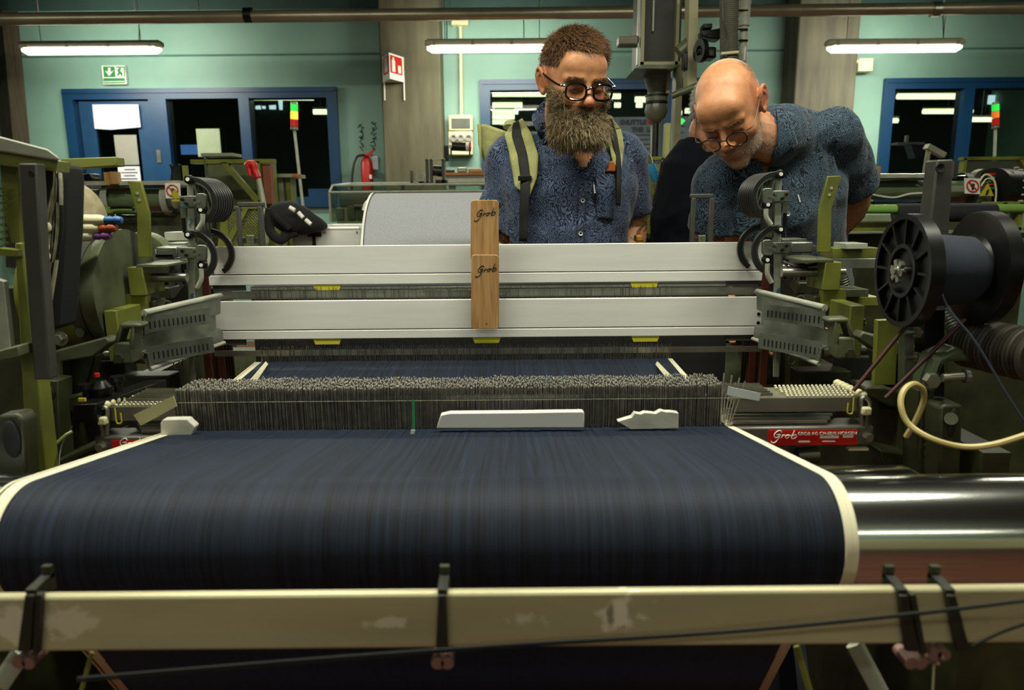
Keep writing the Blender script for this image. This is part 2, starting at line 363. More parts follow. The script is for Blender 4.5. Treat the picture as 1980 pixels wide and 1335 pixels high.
# fire extinguisher sign, a wedge on the pillar
t = thing('fire_sign', 'red and white folded fire extinguisher sign on the concrete pillar', 'sign', P(758, 155, 6.8))
a, b, c = P(739, 128, 7.04), P(753, 128, 6.82), P(781, 128, 7.04)
z1, z0 = P(753, 103, 6.85).z, P(753, 153, 6.85).z
MB().prism([(a.x, a.y, z0), (b.x, b.y, z0), (c.x, c.y, z0)], (0, 0, z1 - z0)).build('sign_body', WHT, t)
def facequad(p, q, s0, s1, t0, t1, name, m_, par, off=.004):
    n = (q - p).cross(Vector((0, 0, 1))).normalized(); n = n if n.y < 0 else -n
    A = lambda s, h: Vector(((p + (q - p) * s).x, (p + (q - p) * s).y, z0 + (z1 - z0) * h)) + n * off
    return MB().prism([A(s0, t0), A(s1, t0), A(s1, t1), A(s0, t1)], -n * .002).build(name, m_, par)
facequad(a, b, .2, .95, .25, .93, 'red_panel', REDL, t); facequad(b, c, .06, .85, .25, .93, 'red_panel', REDL, t)
facequad(a, b, .4, .8, .3, .88, 'symbol', WHT, t, .006); facequad(b, c, .14, .36, .3, .75, 'symbol', WHT, t, .006); facequad(b, c, .2, .3, .75, .86, 'symbol', WHT, t, .006); facequad(b, c, .55, .75, .3, .6, 'symbol', WHT, t, .006)
for u in (743, 781): MB().tube([P(u, 153, 7.03), P(u + 1, 194, 7.03)], .006, 6).build('hanging_tie', WHT, t)
# overhead pipe and clips
o = None
t = thing('overhead_pipe', 'long grey steel pipe running under the ceiling across the hall', 'pipe', P(990, 26, 6.0))
za = P(990, 25, 6.0).z
MB().cyl((-6.2, 6.0, za - .02), (6.2, 6.0, za + .01), .045, 20).build('pipe_run', mat('galvanised_pipe', '9a937c', .35, .6, scale=4, var=.3), t)
MB().cyl((-6.2, 6.1, za + .035), (6.2, 6.1, za + .055), .022, 12).build('thin_conduit', STEEL, t)
for u in (480, 1318, 1808): q = P(u, 25, 6.0); MB().cyl((q.x - .03, 6.0, za), (q.x + .03, 6.0, za), .056, 16).build('clamp', BLACK if u == 480 else STEEL, t)
for u in (75, 262, 385, 870, 1645, 1823): q = P(u, 25, 6.03); MB().cyl((q.x, 6.03, za), (q.x, 6.03, ZC), .004, 6).build('hanger', STEEL, t)
for (u, v0, v1) in ((268, 25, 84), (863, 25, 80), (1012, 25, 80), (1823, 25, 82)):
    o = MB().tube(spline([P(u, v0, 6.2), P(u + 1, (v0 + v1) / 2, 6.3), P(u + 1, v1, 6.4)]), .004, 6).build('hanging_wire', BLACKM); tag(o, 'thin wire from the overhead pipe down to a wall lamp', 'wire', 'lamp suspension wires')
# conduit + boxes
t = thing('wall_conduit', 'cream conduit running down the teal wall from a small junction box', 'conduit', P(889, 40, 7.3))
MB().pbox(872, 34, 905, 48, 7.28, .1).build('junction_box', CREAM, t, bevel=.01)
MB().cyl(P(890, 46, 7.36), P(892, 224, 7.36), .018, 10).build('pipe', CREAM, t)
t = thing('socket_unit', 'cream electrical socket panel with three round sockets on the teal wall', 'electrical panel', P(890, 300, 7.3))
MB().pbox(867, 222, 914, 253, 7.27, .12).build('housing', CREAM, t, bevel=.01); MB().pbox(873, 229, 909, 248, 7.262, .01).build('cover_window', mat('smoked_panel', '5c5f55', .3), t)
MB().pbox(867, 254, 914, 300, 7.27, .12).build('socket_box', CREAM, t, bevel=.01)
for u in (877, 891, 906):
    p = P(u, 267, 7.26); MB().lathe(p, (0, -1, 0), [(0, .034), (.02, .034), (.02, .02), (.005, .02), (.005, 0)], 16).build('socket', GREYC, t)
t = thing('wall_junction_box', 'square cream junction box right of the concrete pillar under the lamp', 'junction box', P(1675, 138, 7.3))
MB().pbox(1660, 112, 1689, 138, 7.27, .12).build('housing', CREAM, t, bevel=.008); MB().cyl(P(1620, 118, 7.2), P(1658, 119, 7.3), .02, 10).build('conduit', CREAM, t)
# extinguisher
t = thing('fire_extinguisher', 'red fire extinguisher with black hose on the teal wall', 'fire extinguisher', P(711, 355, 7.2))
p = P(711, 362, 7.25); zt2 = P(711, 302, 7.25).z
MB().lathe((p.x, 7.25, p.z - .12), (0, 0, 1), [(0, 0), (0, .05), (.02, .058), (zt2 - p.z + .05, .058), (zt2 - p.z + .1, .035), (zt2 - p.z + .12, .02), (zt2 - p.z + .12, 0)], 20).build('cylinder', RED, t)
MB().box(p.x - .03, p.x + .06, 7.2, 7.28, zt2, zt2 + .02).bar((p.x - .01, 7.25, zt2), (p.x + .09, 7.22, zt2 + .06), .02, .015).build('handle', RED, t)
MB().tube(spline([P(706, 300, 7.2), P(690, 304, 7.2), P(682, 330, 7.2), P(680, 380, 7.2)]), .012, 8).build('hose', BLACKR, t)
MB().pbox(714, 338, 719, 346, 7.185, .006).build('label', WHT, t)
o = MB().pbox(720, 302, 731, 328, YW - .01, .008).build('inspection_card', PAPER); tag(o, 'small white inspection card on the wall beside the extinguisher', 'card')
# scribbles
random.seed(3)
for u0, v0, v1, lb in ((697, 240, 288, 'left'), (722, 236, 290, 'right')):
    pts = []
    for i in range(34): pts.append(P(u0 + random.uniform(-6, 7), v0 + (v1 - v0) * i / 33 + random.uniform(-4, 4), YW - .003))
    o = MB().tube(pts, .0035, 4).build('wall_scribble', DK); tag(o, 'dark vertical scribble on the teal wall, %s of the two above the extinguisher' % lb, 'scribble')
# signal towers
def tower(u, v0, v1, vb, y, label, lit, pm, w=13):
    t = thing('signal_tower', label, 'signal light', P(u, vb, y))
    h = (v1 - v0) / 3; r = (P(u + w / 2, v0, y) - P(u, v0, y)).length
    cols = [('green', '22c03a', 1.2 if 'g' in lit else .12), ('orange', 'ff8a28', 4 if 'o' in lit else .25), ('red', 'c01414', .5 if 'r' in lit else .1)]
    MB().lathe(P(u, v0, y), (0, 0, 1), [(0, r), (.015, r * .9), (.015, 0)], 16).build('cap', ZINC, t)
    for k, (nm, c, e) in enumerate(cols):
        a, b = P(u, v0 + h * k, y), P(u, v0 + h * (k + 1) - 1, y); MB().cyl(a, b, r, 16).build('lamp_segment', mat('signal_%s_%s' % (nm, lit), c, .3, emis=(c, e), var=.1), t, label='%s segment' % nm)
    MB().cyl(P(u, v1, y), P(u, v1 + 5, y), r * 1.05, 16).build('collar', ZINC, t); MB().cyl(P(u, v1 + 4, y), P(u + (u - 990) * -.035 + 2 if vb > 330 else u - 2, vb, y), r * .42, 10).build('pole', WHITEP, t)
tower(569, 202, 246, 400, 5.2, 'lit signal tower in front of the left window, green, orange and red', 'go', None, 14)
tower(1925, 202, 243, 305, 5.2, 'signal tower with green, orange and red segments at the right window', 'gx', None, 13)
t = thing('signal_tower', 'signal lamp with a red head between the two men', 'signal light', P(1262, 300, 5.0))
MB().lathe(P(1262, 240, 5.0), (0, 0, 1), [(0, .0), (0, .03), (.03, .04), (.05, .02), (.05, 0)], 14).build('lamp_head', RED, t); MB().cyl(P(1262, 240, 5.0), P(1262, 302, 5.0), .014, 10).build('pole', WHITEP, t)
o = MB().pprism([(1310, 234), (1318, 229), (1325, 233), (1319, 240), (1311, 240)], 7.3, .02).build('green_beacon', mat('lit_green', '30e040', .4, emis=('30d840', 2.0))); tag(o, 'small bright green light left of the bald head', 'beacon')
def stand(t, x, y, z, r=.012, m_=None): MB().cyl((x, y, 0), (x, y, z), r, 10).build('stand', m_ or GREYP, t)
for o_, (u, v, y) in zip([x for x in COL.objects if x.name.startswith('signal_tower') and x.parent is None], ((569 + 17, 398, 5.2), (1923, 303, 5.2), (1262, 301, 5.0))): q = P(u, v, y); stand(o_, q.x, q.y, q.z)
q = P(366, 300, 7.91); stand([x for x in COL.objects if x.name == 'monitor'][0], q.x, q.y + .02, q.z)
MB().box(P(711, 330, 7.3).x - .03, P(711, 330, 7.3).x + .03, 7.28, 7.41, P(711, 335, 7.3).z, P(711, 325, 7.3).z).build('wall_bracket', GREYP, [x for x in COL.objects if x.name == 'fire_extinguisher'][0])
# window lettering panel
t = thing('window_poster', 'grey-blue poster with black capital lettering in the middle window', 'poster', P(1235, 330, 7.38))
MB().pbox(1172, 226, 1335, 330, 7.37, .006).build('sheet', mat('poster_sheet', '4a5760', .6, h2='37434c', scale=3), t)
def ptext(body, u, v, hpx, y, m_, par, **k):
    p = P(u, v, y); D = (p - Vector((0, 0, CAMZ))).dot(CR @ Vector((0, 0, -1)))
    return text(body, hpx / F * D * 1.38, p, (R(90), 0, 0), m_, parent=par, **k)
ptext('SHUTTLE  L', 1231, 237, 9, 7.366, DK, t, bold=.004); ptext('THE  LAS', 1246, 251, 9, 7.366, DK, t, bold=.004)
for k, (a, b) in enumerate(((1205, 1262), (1215, 1255), (1200, 1258), (1205, 1268), (1300, 1325), (1302, 1322))):
    vv = 260 + k * 9 if k < 4 else 243 + (k - 4) * 12
    MB().pbox(a, vv, b, vv + 2.2, 7.366, .002).build('print_line', DK, t)
# ---------------- front beam, rollers, warp ----------------
random.seed(11)
YBm = .55
t = thing('front_rail', 'long scuffed aluminium rail crossing the bottom of the picture', 'rail', (P(990, 1200, YBm).x, YBm, P(990, 1260, YBm).z))
BEAM = mat('scuffed_aluminium', 'cbc59f', .36, .25, scale=2.2, h2='a89f7c', thr=(.35, .75), bump=.05, stretch=(1.2, 1, 5))
def stain(m, spots, col):
    """pale patches with ragged edges at given places on a material"""
    n = m.node_tree; L = n.links; b = n.nodes['Principled BSDF']; src = b.inputs['Base Color'].links[0].from_socket; tc = [x for x in n.nodes if x.type == 'TEX_COORD'][0]
    g = n.nodes.new('ShaderNodeNewGeometry'); nz = n.nodes.new('ShaderNodeTexNoise'); nz.inputs['Scale'].default_value = 70; nz.inputs['Detail'].default_value = 6; L.new(g.outputs['Position'], nz.inputs[0])
    for c, sx, sz, k in spots:
        mp = n.nodes.new('ShaderNodeVectorMath'); mp.operation = 'SUBTRACT'; mp.inputs[1].default_value = c; L.new(g.outputs['Position'], mp.inputs[0])
        ms = n.nodes.new('ShaderNodeVectorMath'); ms.operation = 'MULTIPLY'; ms.inputs[1].default_value = (1 / sx, 0, 1 / sz); L.new(mp.outputs[0], ms.inputs[0])
        ln = n.nodes.new('ShaderNodeVectorMath'); ln.operation = 'LENGTH'; L.new(ms.outputs[0], ln.inputs[0])
        ad = n.nodes.new('ShaderNodeMath'); ad.operation = 'SUBTRACT'; L.new(nz.outputs[0], ad.inputs[0]); mu = n.nodes.new('ShaderNodeMath'); mu.operation = 'MULTIPLY'; mu.inputs[1].default_value = .35; L.new(ln.outputs['Value'], mu.inputs[0]); L.new(mu.outputs[0], ad.inputs[1])
        rr = n.nodes.new('ShaderNodeMapRange'); rr.inputs[1].default_value = .22; rr.inputs[2].default_value = .34; rr.inputs[4].default_value = k; L.new(ad.outputs[0], rr.inputs[0])
        mx = n.nodes.new('ShaderNodeMix'); mx.data_type = 'RGBA'; L.new(rr.outputs[0], mx.inputs[0]); L.new(src, mx.inputs[6]); mx.inputs[7].default_value = hexc(col); src = mx.outputs[2]
    L.new(src, b.inputs['Base Color'])
stain(BEAM, [(P(1205, 1185, .55), .022, .022, .95), (P(1175, 1195, .55), .012, .02, .8), (P(140, 1210, .55), .03, .02, .6), (P(30, 1215, .55), .02, .025, .8), (P(750, 1204, .55), .028, .008, .6), (P(1010, 1198, .55), .03, .01, .5)], 'efe6d0')
stain(BEAM, [(P(1180, 1190, .55), .006, .016, .7)], '5d5138')
za, zb = P(990, 1147, YBm).z, P(990, 1254, YBm).z
MB().box(-.85, .85, YBm, YBm + .010, zb, za).build('rail_body', BEAM, t, bevel=.003)
DKO = mat('dark_olive_strap', '25261e', .45, scale=30)
for k, (u, lean, lb) in enumerate(((56, 6, 'leftmost dark clamp on the bottom rail'), (855, 0, 'narrow dark clamp at the middle of the bottom rail'), (1748, -12, 'wide dark clamp on the bottom rail, second from the right'), (1840, -16, 'rightmost dark clamp on the bottom rail'))):
    y = YBm - .006; p0 = P(u, 1150, y)
    t = thing('rail_clamp', lb, 'clamp', P(u - lean, 1262, y), 'dark clamps on the bottom rail')
    w_ = 10 if k == 1 else 12
    m = MB(); m.pprism([(u - w_ / 2 - 3, 1152), (u + w_ / 2 + 3, 1152), (u + w_ / 2 + 6 - lean * 1.6, 1262), (u - w_ / 2 - 8 - lean * 1.6, 1262)], y, .006)
    if k in (0, 2): m.pprism([(u + w_, 1150), (u + w_ + 12, 1150), (u + w_ + 14 - lean * 1.6, 1268), (u + w_ + 3 - lean * 1.6, 1268)], y, .006)
    m.build('strap', DKO, t, bevel=.001)
    MB().bar((p0.x, YBm - .004, p0.z + .001), (p0.x, YBm + .022, p0.z + .003), .008, .004).build('top_hook', DKO, t)
    MB().bar((p0.x, YBm + .020, p0.z - .01), (p0.x, YBm + .020, p0.z + .012), .008, .005).build('hook_tip', OLIVED, t)
    for du in ((-9, 10) if k != 3 else (-62, -44)): 
        q = P(u + du - lean * 1.9, 1284 if k != 3 else 1268, y); MB().cyl(q, q + Vector((0, .02, 0)), .0055, 14).build('rivet', COPPER, t)
# dark yarn along the rail
def yarn(pts, r, name, label, m_, cat='thread', kind=None):
    o = MB().tube(spline([P(*p) for p in pts]), r, 8).build(name, m_); return tag(o, label, cat, None, kind)
yarn([(150, 1312, .53), (600, 1275, .535), (1000, 1246, .535), (1400, 1222, .53), (1735, 1190, .52), (2010, 1158, .5)], .0012, 'dark_thread', 'long dark thread running diagonally across the bottom rail', BLACKM)
yarn([(150, 1318, .53), (620, 1280, .535), (1010, 1250, .535), (1400, 1225, .53), (1735, 1193, .52), (2010, 1160, .5)], .001, 'dark_thread', 'second dark thread twisted beside the long one on the bottom rail', BLACKM)
yarn([(1880, 1250, .53), (1940, 1222, .52), (2010, 1198, .5)], .0013, 'dark_thread', 'short dark thread at the right end of the bottom rail', BLACKM)
RC = (.744, CAMZ - .358); RR = .062
t = thing('back_rest_roller', 'polished steel roller carrying the indigo warp over its top', 'roller', (0, RC[0], RC[1] - RR))
MB().lathe((-.86, RC[0], RC[1]), (1, 0, 0), [(0, 0), (0, RR - .006), (.006, RR), (1.425, RR), (1.432, RR - .006), (1.432, 0)], 64).build('roller_shell', CHROME, t)
MB().cyl((.565, RC[0], RC[1]), (.9, RC[0], RC[1]), .018, 20).build('axle', STEEL, t)
R2 = (.856, CAMZ - .366)
t = thing('guide_roller', 'slimmer polished roller just behind the main one, ending in a rounded cap', 'roller', (0, R2[0], R2[1] - .04))
MB().lathe((-.75, R2[0], R2[1]), (1, 0, 0), [(0, 0), (0, .034), (.006, .04), (.75 + P(1752, 930, .856).x, .04), (.77 + P(1752, 930, .856).x, .03), (.775 + P(1752, 930, .856).x, 0)], 48).build('roller_shell', CHROME, t)
# warp sheet path (y,z)
yf, zf = 1.10, CAMZ - .349; yh, zh = 1.50, P(900, 698, 1.5).z
r_ = RR + .0022; d = math.hypot(yf - RC[0], zf - RC[1]); base = math.atan2(zf - RC[1], yf - RC[0]); th0 = base + math.acos(r_ / d)
path = [(3.1, zh - .02), (yh, zh), (1.3, (zf + zh) / 2 - .001), (yf, zf)]
for k in range(29):
    a = th0 + k / 28 * R(195); path.append((RC[0] + r_ * math.cos(a), RC[1] + r_ * math.sin(a)))
path.append((.95, .62))
xl, xr = P(338, 830, 1.1).x, P(1411, 822, 1.1).x
xlh, xrh = P(502, 700, 1.5).x, P(1294, 700, 1.5).x
path = path[1:]
def sheet(xa, xb, xah, xbh, n, m_, name, off=0, rip=.0):
    vs, fs = [], []; N = len(path)
    for j, (y, z) in enumerate(path):
        h = 1 if j == 0 else (.5 if j == 1 else 0)
        for i in range(n + 1):
            s = i / n; x = xa + (xb - xa) * s; x2 = xah + (xbh - xah) * s; xx = x + (x2 - x) * h
            q = off
            if j >= 3 and j < N - 1: ny, nz = (y - RC[0]) / r_, (z - RC[1]) / r_
            else: ny, nz = 0, 1
            vs.append((xx, y + ny * q, z + nz * q + (rip * random.random() if j < 3 else 0)))
    for j in range(N - 1):
        for i in range(n): k = j * (n + 1) + i; fs.append((k, k + 1, k + n + 2, k + n + 1))
    mm = MB(); mm.add(vs, fs); o = mm.build(name, m_)
    md = o.modifiers.new('thick', 'SOLIDIFY'); md.thickness = .0016; md.offset = 1 if False else 0
    return o
def warpmat():
    m = bpy.data.materials.new('indigo_warp'); m.use_nodes = True; n = m.node_tree; L = n.links; b = n.nodes['Principled BSDF']
    tc = n.nodes.new('ShaderNodeTexCoord'); mp = n.nodes.new('ShaderNodeMapping'); mp.inputs['Scale'].default_value = (1, .012, .012)
    L.new(tc.outputs['Object'], mp.inputs[0])
    nz = n.nodes.new('ShaderNodeTexNoise'); nz.inputs['Scale'].default_value = 900; nz.inputs['Detail'].default_value = 2; L.new(mp.outputs[0], nz.inputs[0])
    n2 = n.nodes.new('ShaderNodeTexNoise'); n2.inputs['Scale'].default_value = 160; n2.inputs['Detail'].default_value = 3; L.new(mp.outputs[0], n2.inputs[0])
    rp = n.nodes.new('ShaderNodeValToRGB'); e = rp.color_ramp.elements; e[0].position = .36; e[1].position = .72
    e[0].color = hexc('070b12'); e[1].color = hexc('1d293c')
    ad = n.nodes.new('ShaderNodeMath'); ad.operation = 'MULTIPLY_ADD'; ad.inputs[1].default_value = .5; 
    m2 = n.nodes.new('ShaderNodeMath'); m2.operation = 'MULTIPLY'; m2.inputs[1].default_value = .5
    L.new(n2.outputs[0], m2.inputs[0]); L.new(nz.outputs[0], ad.inputs[0]); L.new(m2.outputs[0], ad.inputs[2]); L.new(ad.outputs[0], rp.inputs[0]); L.new(rp.outputs[0], b.inputs['Base Color'])
    bp = n.nodes.new('ShaderNodeBump'); bp.inputs['Strength'].default_value = .5; bp.inputs['Distance'].default_value = .0006
    L.new(nz.outputs[0], bp.inputs['Height']); L.new(bp.outputs[0], b.inputs['Normal'])
    b.inputs['Roughness'].default_value = .62; b.inputs['Specular IOR Level'].default_value = .25
    b.inputs['Sheen Weight'].default_value = .15; b.inputs['Sheen Tint'].default_value = hexc('40587f')
    return m
WARP = warpmat()
o = sheet(xl + .006, xr - .006, xlh + .004, xrh - .004, 160, WARP, 'warp_sheet', 0, .0012)
tag(o, 'wide sheet of dark indigo warp yarns running over the polished roller', 'warp yarn', None, 'stuff')
SELV = mat('selvedge_yarn', 'dcd6b8', .8, scale=4, var=.12, bump=.2, stretch=(200, 1, 1))
o = sheet(xl - .0065, xl + .0075, xlh - .006, xlh + .003, 8, SELV, 'selvedge_band', .0004); tag(o, 'cream selvedge yarn band along the left edge of the indigo warp', 'selvedge')
o = sheet(xr - .0075, xr + .0065, xrh - .003, xrh + .006, 8, SELV, 'selvedge_band', .0004); tag(o, 'cream selvedge yarn band along the right edge of the indigo warp', 'selvedge')
o = sheet(xl - .0125, xl - .0095, xlh - .010, xlh - .007, 3, SELV, 'loose_selvedge_yarn', .0006); tag(o, 'thin separate cream cord left of the left selvedge band', 'cord')
for k in range(5):
    for sx, xx in ((-1, xlh), (1, xrh)):
        pass
# drop wires
WIRE = mat('drop_wire_steel', 'a39e92', .38, .4, scale=90, var=.5)
DW = mat('drop_wire_dark', '928d82', .42, .35, scale=90, var=.5)
t = thing('warp_stop_motion', 'dense bank of steel drop wires standing on the indigo warp', 'drop wires', (0, 1.13, zf - .02))
zb0 = P(900, 834, 1.1).z; zt0 = P(900, 749, 1.1).z
def dropper(m, x, y, h, lx, ly):
    b0 = Vector((x, y, zb0)); tp = Vector((x + lx, y + ly, zt0 + h)); m.bar(b0, tp, .0062, .0006, up=(0, 1, 0)) if False else m.bar(b0, tp, .0006, .0050, up=(0, 1, 0))
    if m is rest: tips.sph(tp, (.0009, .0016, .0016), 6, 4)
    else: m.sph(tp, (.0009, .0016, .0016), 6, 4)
x0, x1 = P(343, 800, 1.1).x, P(1395, 800, 1.1).x
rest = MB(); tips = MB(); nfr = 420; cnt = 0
for row in range(6):
    y = 1.10 + row * .0125
    for i in range(nfr):
        x = x0 + (x1 - x0) * (i + random.random() * .9) / nfr + row * .0006
        lx, ly = random.gauss(0, .0004), random.gauss(0, .0011); h = random.gauss(0, .0013) + .003 * noise.noise(Vector((x * 14, y * 9, 0)))
        if row == 0 and i % 4 == 0 and i < 400: dropper(m := MB(), x, y - .001, h, lx, ly); m.build('drop_wire', WIRE, t)
        else: dropper(rest, x, y, h, lx, ly)
o = rest.build('drop_wires', DW, t); o['kind'] = 'stuff'; o = tips.build('drop_wire_tips', mat('toplit_wire_tip', 'c9c4b8', .35, .6), t); o['kind'] = 'stuff'  # tips coloured brighter to paint in the top light they catch
for k in range(6): 
    y = 1.10 + k * .0125; MB().bar((x0 - .08, y + .003, zb0 + .055), (x1 + .08, y + .003, zb0 + .055), .0018, .005).build('contact_bar', STEEL, t)
MB().cyl((x0 - .02, 1.094, zb0 + .052), (x1 + .07, 1.094, zb0 + .052), .0005, 8).build('front_wire', DW, t)
t = thing('leaning_drop_wires', 'few slanting steel drop wires fanned out at the right end of the bank', 'drop wires', P(1400, 822, 1.1))
for u0, v0, u1, v1 in ((1393, 820, 1400, 722), (1400, 822, 1415, 726), (1408, 822, 1430, 731), (1412, 820, 1441, 738), (1398, 815, 1404, 740), (1405, 812, 1422, 740)):
    MB().bar(P(u0, v0, 1.098), P(u1, v1, 1.098), .0022, .001, up=(0, 1, 0)).build('drop_wire', WIRE, t)
o = MB().pprism([(1409, 748), (1471, 761), (1468, 776), (1406, 764)], 1.088, .0015).build('card_strip', mat('white_card', 'c9cfd2', .7, var=.1)); tag(o, 'white card strip pinned on the slanting wires at the right', 'card strip')
CARD = mat('worn_white_block', 'cfcdbf', .7, scale=30, var=.2, bump=.4)
def rough(uv, n=6, a=2.2):
    out = []
    for i, p in enumerate(uv):
        q = uv[(i + 1) % len(uv)]
        for k in range(n): s = k / n; out.append((p[0] + (q[0] - p[0]) * s + random.uniform(-1, 1), p[1] + (q[1] - p[1]) * s + (random.uniform(-a, a) if k else 0)))
    return out
o = MB().pprism([(852, 803), (870, 799), (1000, 798), (1126, 796), (1130, 799), (1130, 828), (1040, 828), (960, 829), (844, 829)], 1.06, .014).build('white_bar', mat('white_bar_plastic', 'dcdcd6', .4, var=.06), bevel=.0015); tag(o, 'long white plastic bar lying against the foot of the drop wires', 'bar')
o = MB().pprism([(1195, 816), (1222, 808), (1228, 800)] + rough([(1228, 800), (1308, 797)], 8, 3)[:8] + [(1312, 800), (1312, 828), (1220, 830)], 1.06, .014).build('chipped_block', CARD, bevel=.0012); tag(o, 'chipped pale block with a pointed left end beside the long white bar', 'block')
o = MB().pprism(rough([(309, 818), (316, 812), (362, 811), (377, 826), (370, 843), (312, 846)], 3, 1.5), 1.06, .016).build('chipped_block', CARD, bevel=.0015); tag(o, 'worn pale block at the left foot of the drop wires', 'block')
o = MB().pprism([(258, 803), (335, 766), (342, 786), (272, 824)], 1.05, .0015).build('card_strip', mat('yellowed_card', 'b9b486', .7, var=.1)); tag(o, 'yellowed card strip leaning on the left warp stop rail', 'card strip')
o = MB().pprism([(796, 774), (802, 774), (803, 832), (797, 832)], 1.091, .001).build('green_tape', mat('green_tape', '2f9a64', .5)); tag(o, 'narrow green tape on the face of the drop wires', 'tape')
o = MB().pprism([(795, 832), (803, 832), (797, 852), (790, 852)], 1.05, .001).build('paper_tag', PAPER); tag(o, 'small white paper scrap on the warp below the green tape', 'paper')

# stop motion end boxes
def grob(m, c, ex, ez, sz, r=.0006):
    """handwritten word drawn as strokes on a plane: c lower left, ex / ez unit vectors"""
    st = [[(.34, .82), (.27, .98), (.13, .90), (.04, .64), (.09, .42), (.20, .44), (.28, .62)], [(.14, .63), (.30, .66), (.24, .30), (.12, .0), (-.02, -.02), (-.05, .10)],
          [(.36, .36), (.41, .62)], [(.38, .46), (.44, .60), (.50, .60)],
          [(.64, .61), (.55, .54), (.54, .40), (.62, .35), (.69, .47), (.65, .60), (.76, .56)],
          [(.90, 1.0), (.85, .70), (.80, .36), (.92, .32), (1.02, .46), (.95, .62), (.82, .50)]]
    for s in st: m.tube(spline([c + ex * (x * sz) + ez * (z * sz * .55) for x, z in s], 6), r, 6)
    return m
for s in (-1, 1):
    U = (lambda u: u) if s < 0 else (lambda u: 1873 - u)
    V = (lambda v: v) if s < 0 else (lambda v: v - 19)
    sd = 'left' if s < 0 else 'right'
    BX = mat('weathered_steel', '77736a', .4, .6, scale=8, var=.35)
    t = thing('stop_motion_end_rail', 'grey %s end box of the warp stop motion with a red label' % sd, 'rail end', P(U(250), V(882), 1.09))
    ul, ur = sorted((U(184), U(452 if s < 0 else 455)))
    if s < 0: ur = 326
    else: ul = 1421
    MB().pbox(ul, V(845), ur, V(882), 1.09, .05).build('end_box', BX, t, bevel=.003)
    q = P(U(196), V(864), 1.09); MB().hexb(q, q - Vector((0, .008, 0)), .0065).lathe(q, (0, -1, 0), [(0, .009), (.002, .009), (.002, 0)], 18).build('bolt', STEEL, t)
    a, b = (217, 298) if s < 0 else (1485, 1657)
    lv0, lv1 = (852, 876) if s < 0 else (832, 861)
    lab = MB().pbox(a, lv0, b, lv1, 1.089, .001).build('label', REDL, t, label='red maker label')
    c = P(a + (14 if s < 0 else 8), lv1 - 5, 1.0885); g = MB(); grob(g, c, Vector((1, 0, 0)), Vector((.1, 0, 1)).normalized(), .036, .0008); g.build('script_lettering', WHT, lab)
    if s > 0:
        D_ = 1.12
        q = P(1600, 839, 1.0885); text('GROB AG CH-8810 HORGEN', .0072, q, (R(90), 0, 0), WHT, parent=lab, name='print')
        MB().pbox(1586, 843, 1622, 848, 1.0885, .0005).pbox(1630, 842, 1650, 847, 1.0885, .0005).build('print_bars', WHT, lab)
        MB().pbox(1544, 853, 1566, 856, 1.0885, .0005).pbox(1590, 853, 1615, 855, 1.0885, .0005).build('print_bars', WHT, lab)
    # rods between the boxes and the wires
    for k in range(5):
        y = 1.10 + k * .018; qa, qb = P(U(232), V(835 - 0 * k), 1.1), P(U(345 if s < 0 else 460), V(835), 1.1)
        z = qa.z + .001; MB().bar((qa.x - s * (.035 - k * .012) * 1, y, z), (qb.x, y, z), .006, .004).build('guide_rod', STEEL, t)
    # top rail with beads
    qa, qb = P(U(208), V(800), 1.10), P(U(340 if s < 0 else 455), V(800), 1.10)
    MB().box(min(qa.x, qb.x), max(qa.x, qb.x), 1.10, 1.104, qa.z - .012, qa.z + .010).build('top_rail', BX, t)
    zz = qa.z + .012
    MB().box(min(qa.x, qb.x), max(qa.x, qb.x), 1.104, 1.175, qa.z + .0, qa.z + .008).build('top_plate', mat('dull_olive_grey', '6c6a58', .5), t)
    m = MB()
    for i in range(16):
        for j in range(6):
            xx = qa.x - s * .012 - s * i * .0068 + (j % 2) * .003; 
            if (xx - qb.x) * s > 0: m.sph((xx, 1.106 + j * .0125, zz), .0024, 8, 5)
    o = m.build('contact_bead_rows', CREAMR, t)
    for k in range(7):
        x_ = qa.x - s * (-.002 + .0 * k); MB().sph((x_ - s * k * .001, 1.102 + k * .0125, zz + .002), (.0075, .006, .0065), 14, 9).build('knob', CREAM, t)
    q = P(U(209), V(792), 1.098)
    MB().tube(spline([P(U(191), V(812), 1.095), P(U(193), V(795), 1.095), P(U(203), V(788), 1.095), P(U(208), V(800), 1.095), P(U(206), V(842), 1.095)]), .0035, 10).build('bent_post', STEEL, t)
    MB().pbox(min(U(186), U(204)), V(808), max(U(186), U(204)), V(824), 1.085, .012).build('cream_cap', CREAM, t, bevel=.003)
    MB().pbox(min(U(194), U(200)), V(822), max(U(194), U(200)), V(846), 1.09, .006).build('cap_stem', ZINC, t)
    for k in range(4):
        q = P(U(222), V(800), 1.095); y = 1.097 + k * .018
        MB().tube(spline([(q.x + 0, y, q.z + .008), (q.x, y, q.z - .014), (q.x - s * .004, y, q.z - .017), (q.x - s * .008, y, q.z - .014), (q.x - s * .008, y, q.z + .0)]), .0013, 6).build('yellow_clip', YEL, t)
    if s > 0: MB().pbox(1641, 868, 1680, 872, 1.09, .01).build('lower_strip', CREAM, t); 
    if s > 0: MB().cyl(P(1540, 882, 1.1), P(1580, 880, 1.1), .013, 18).build('shaft_end', OLIVED, t)

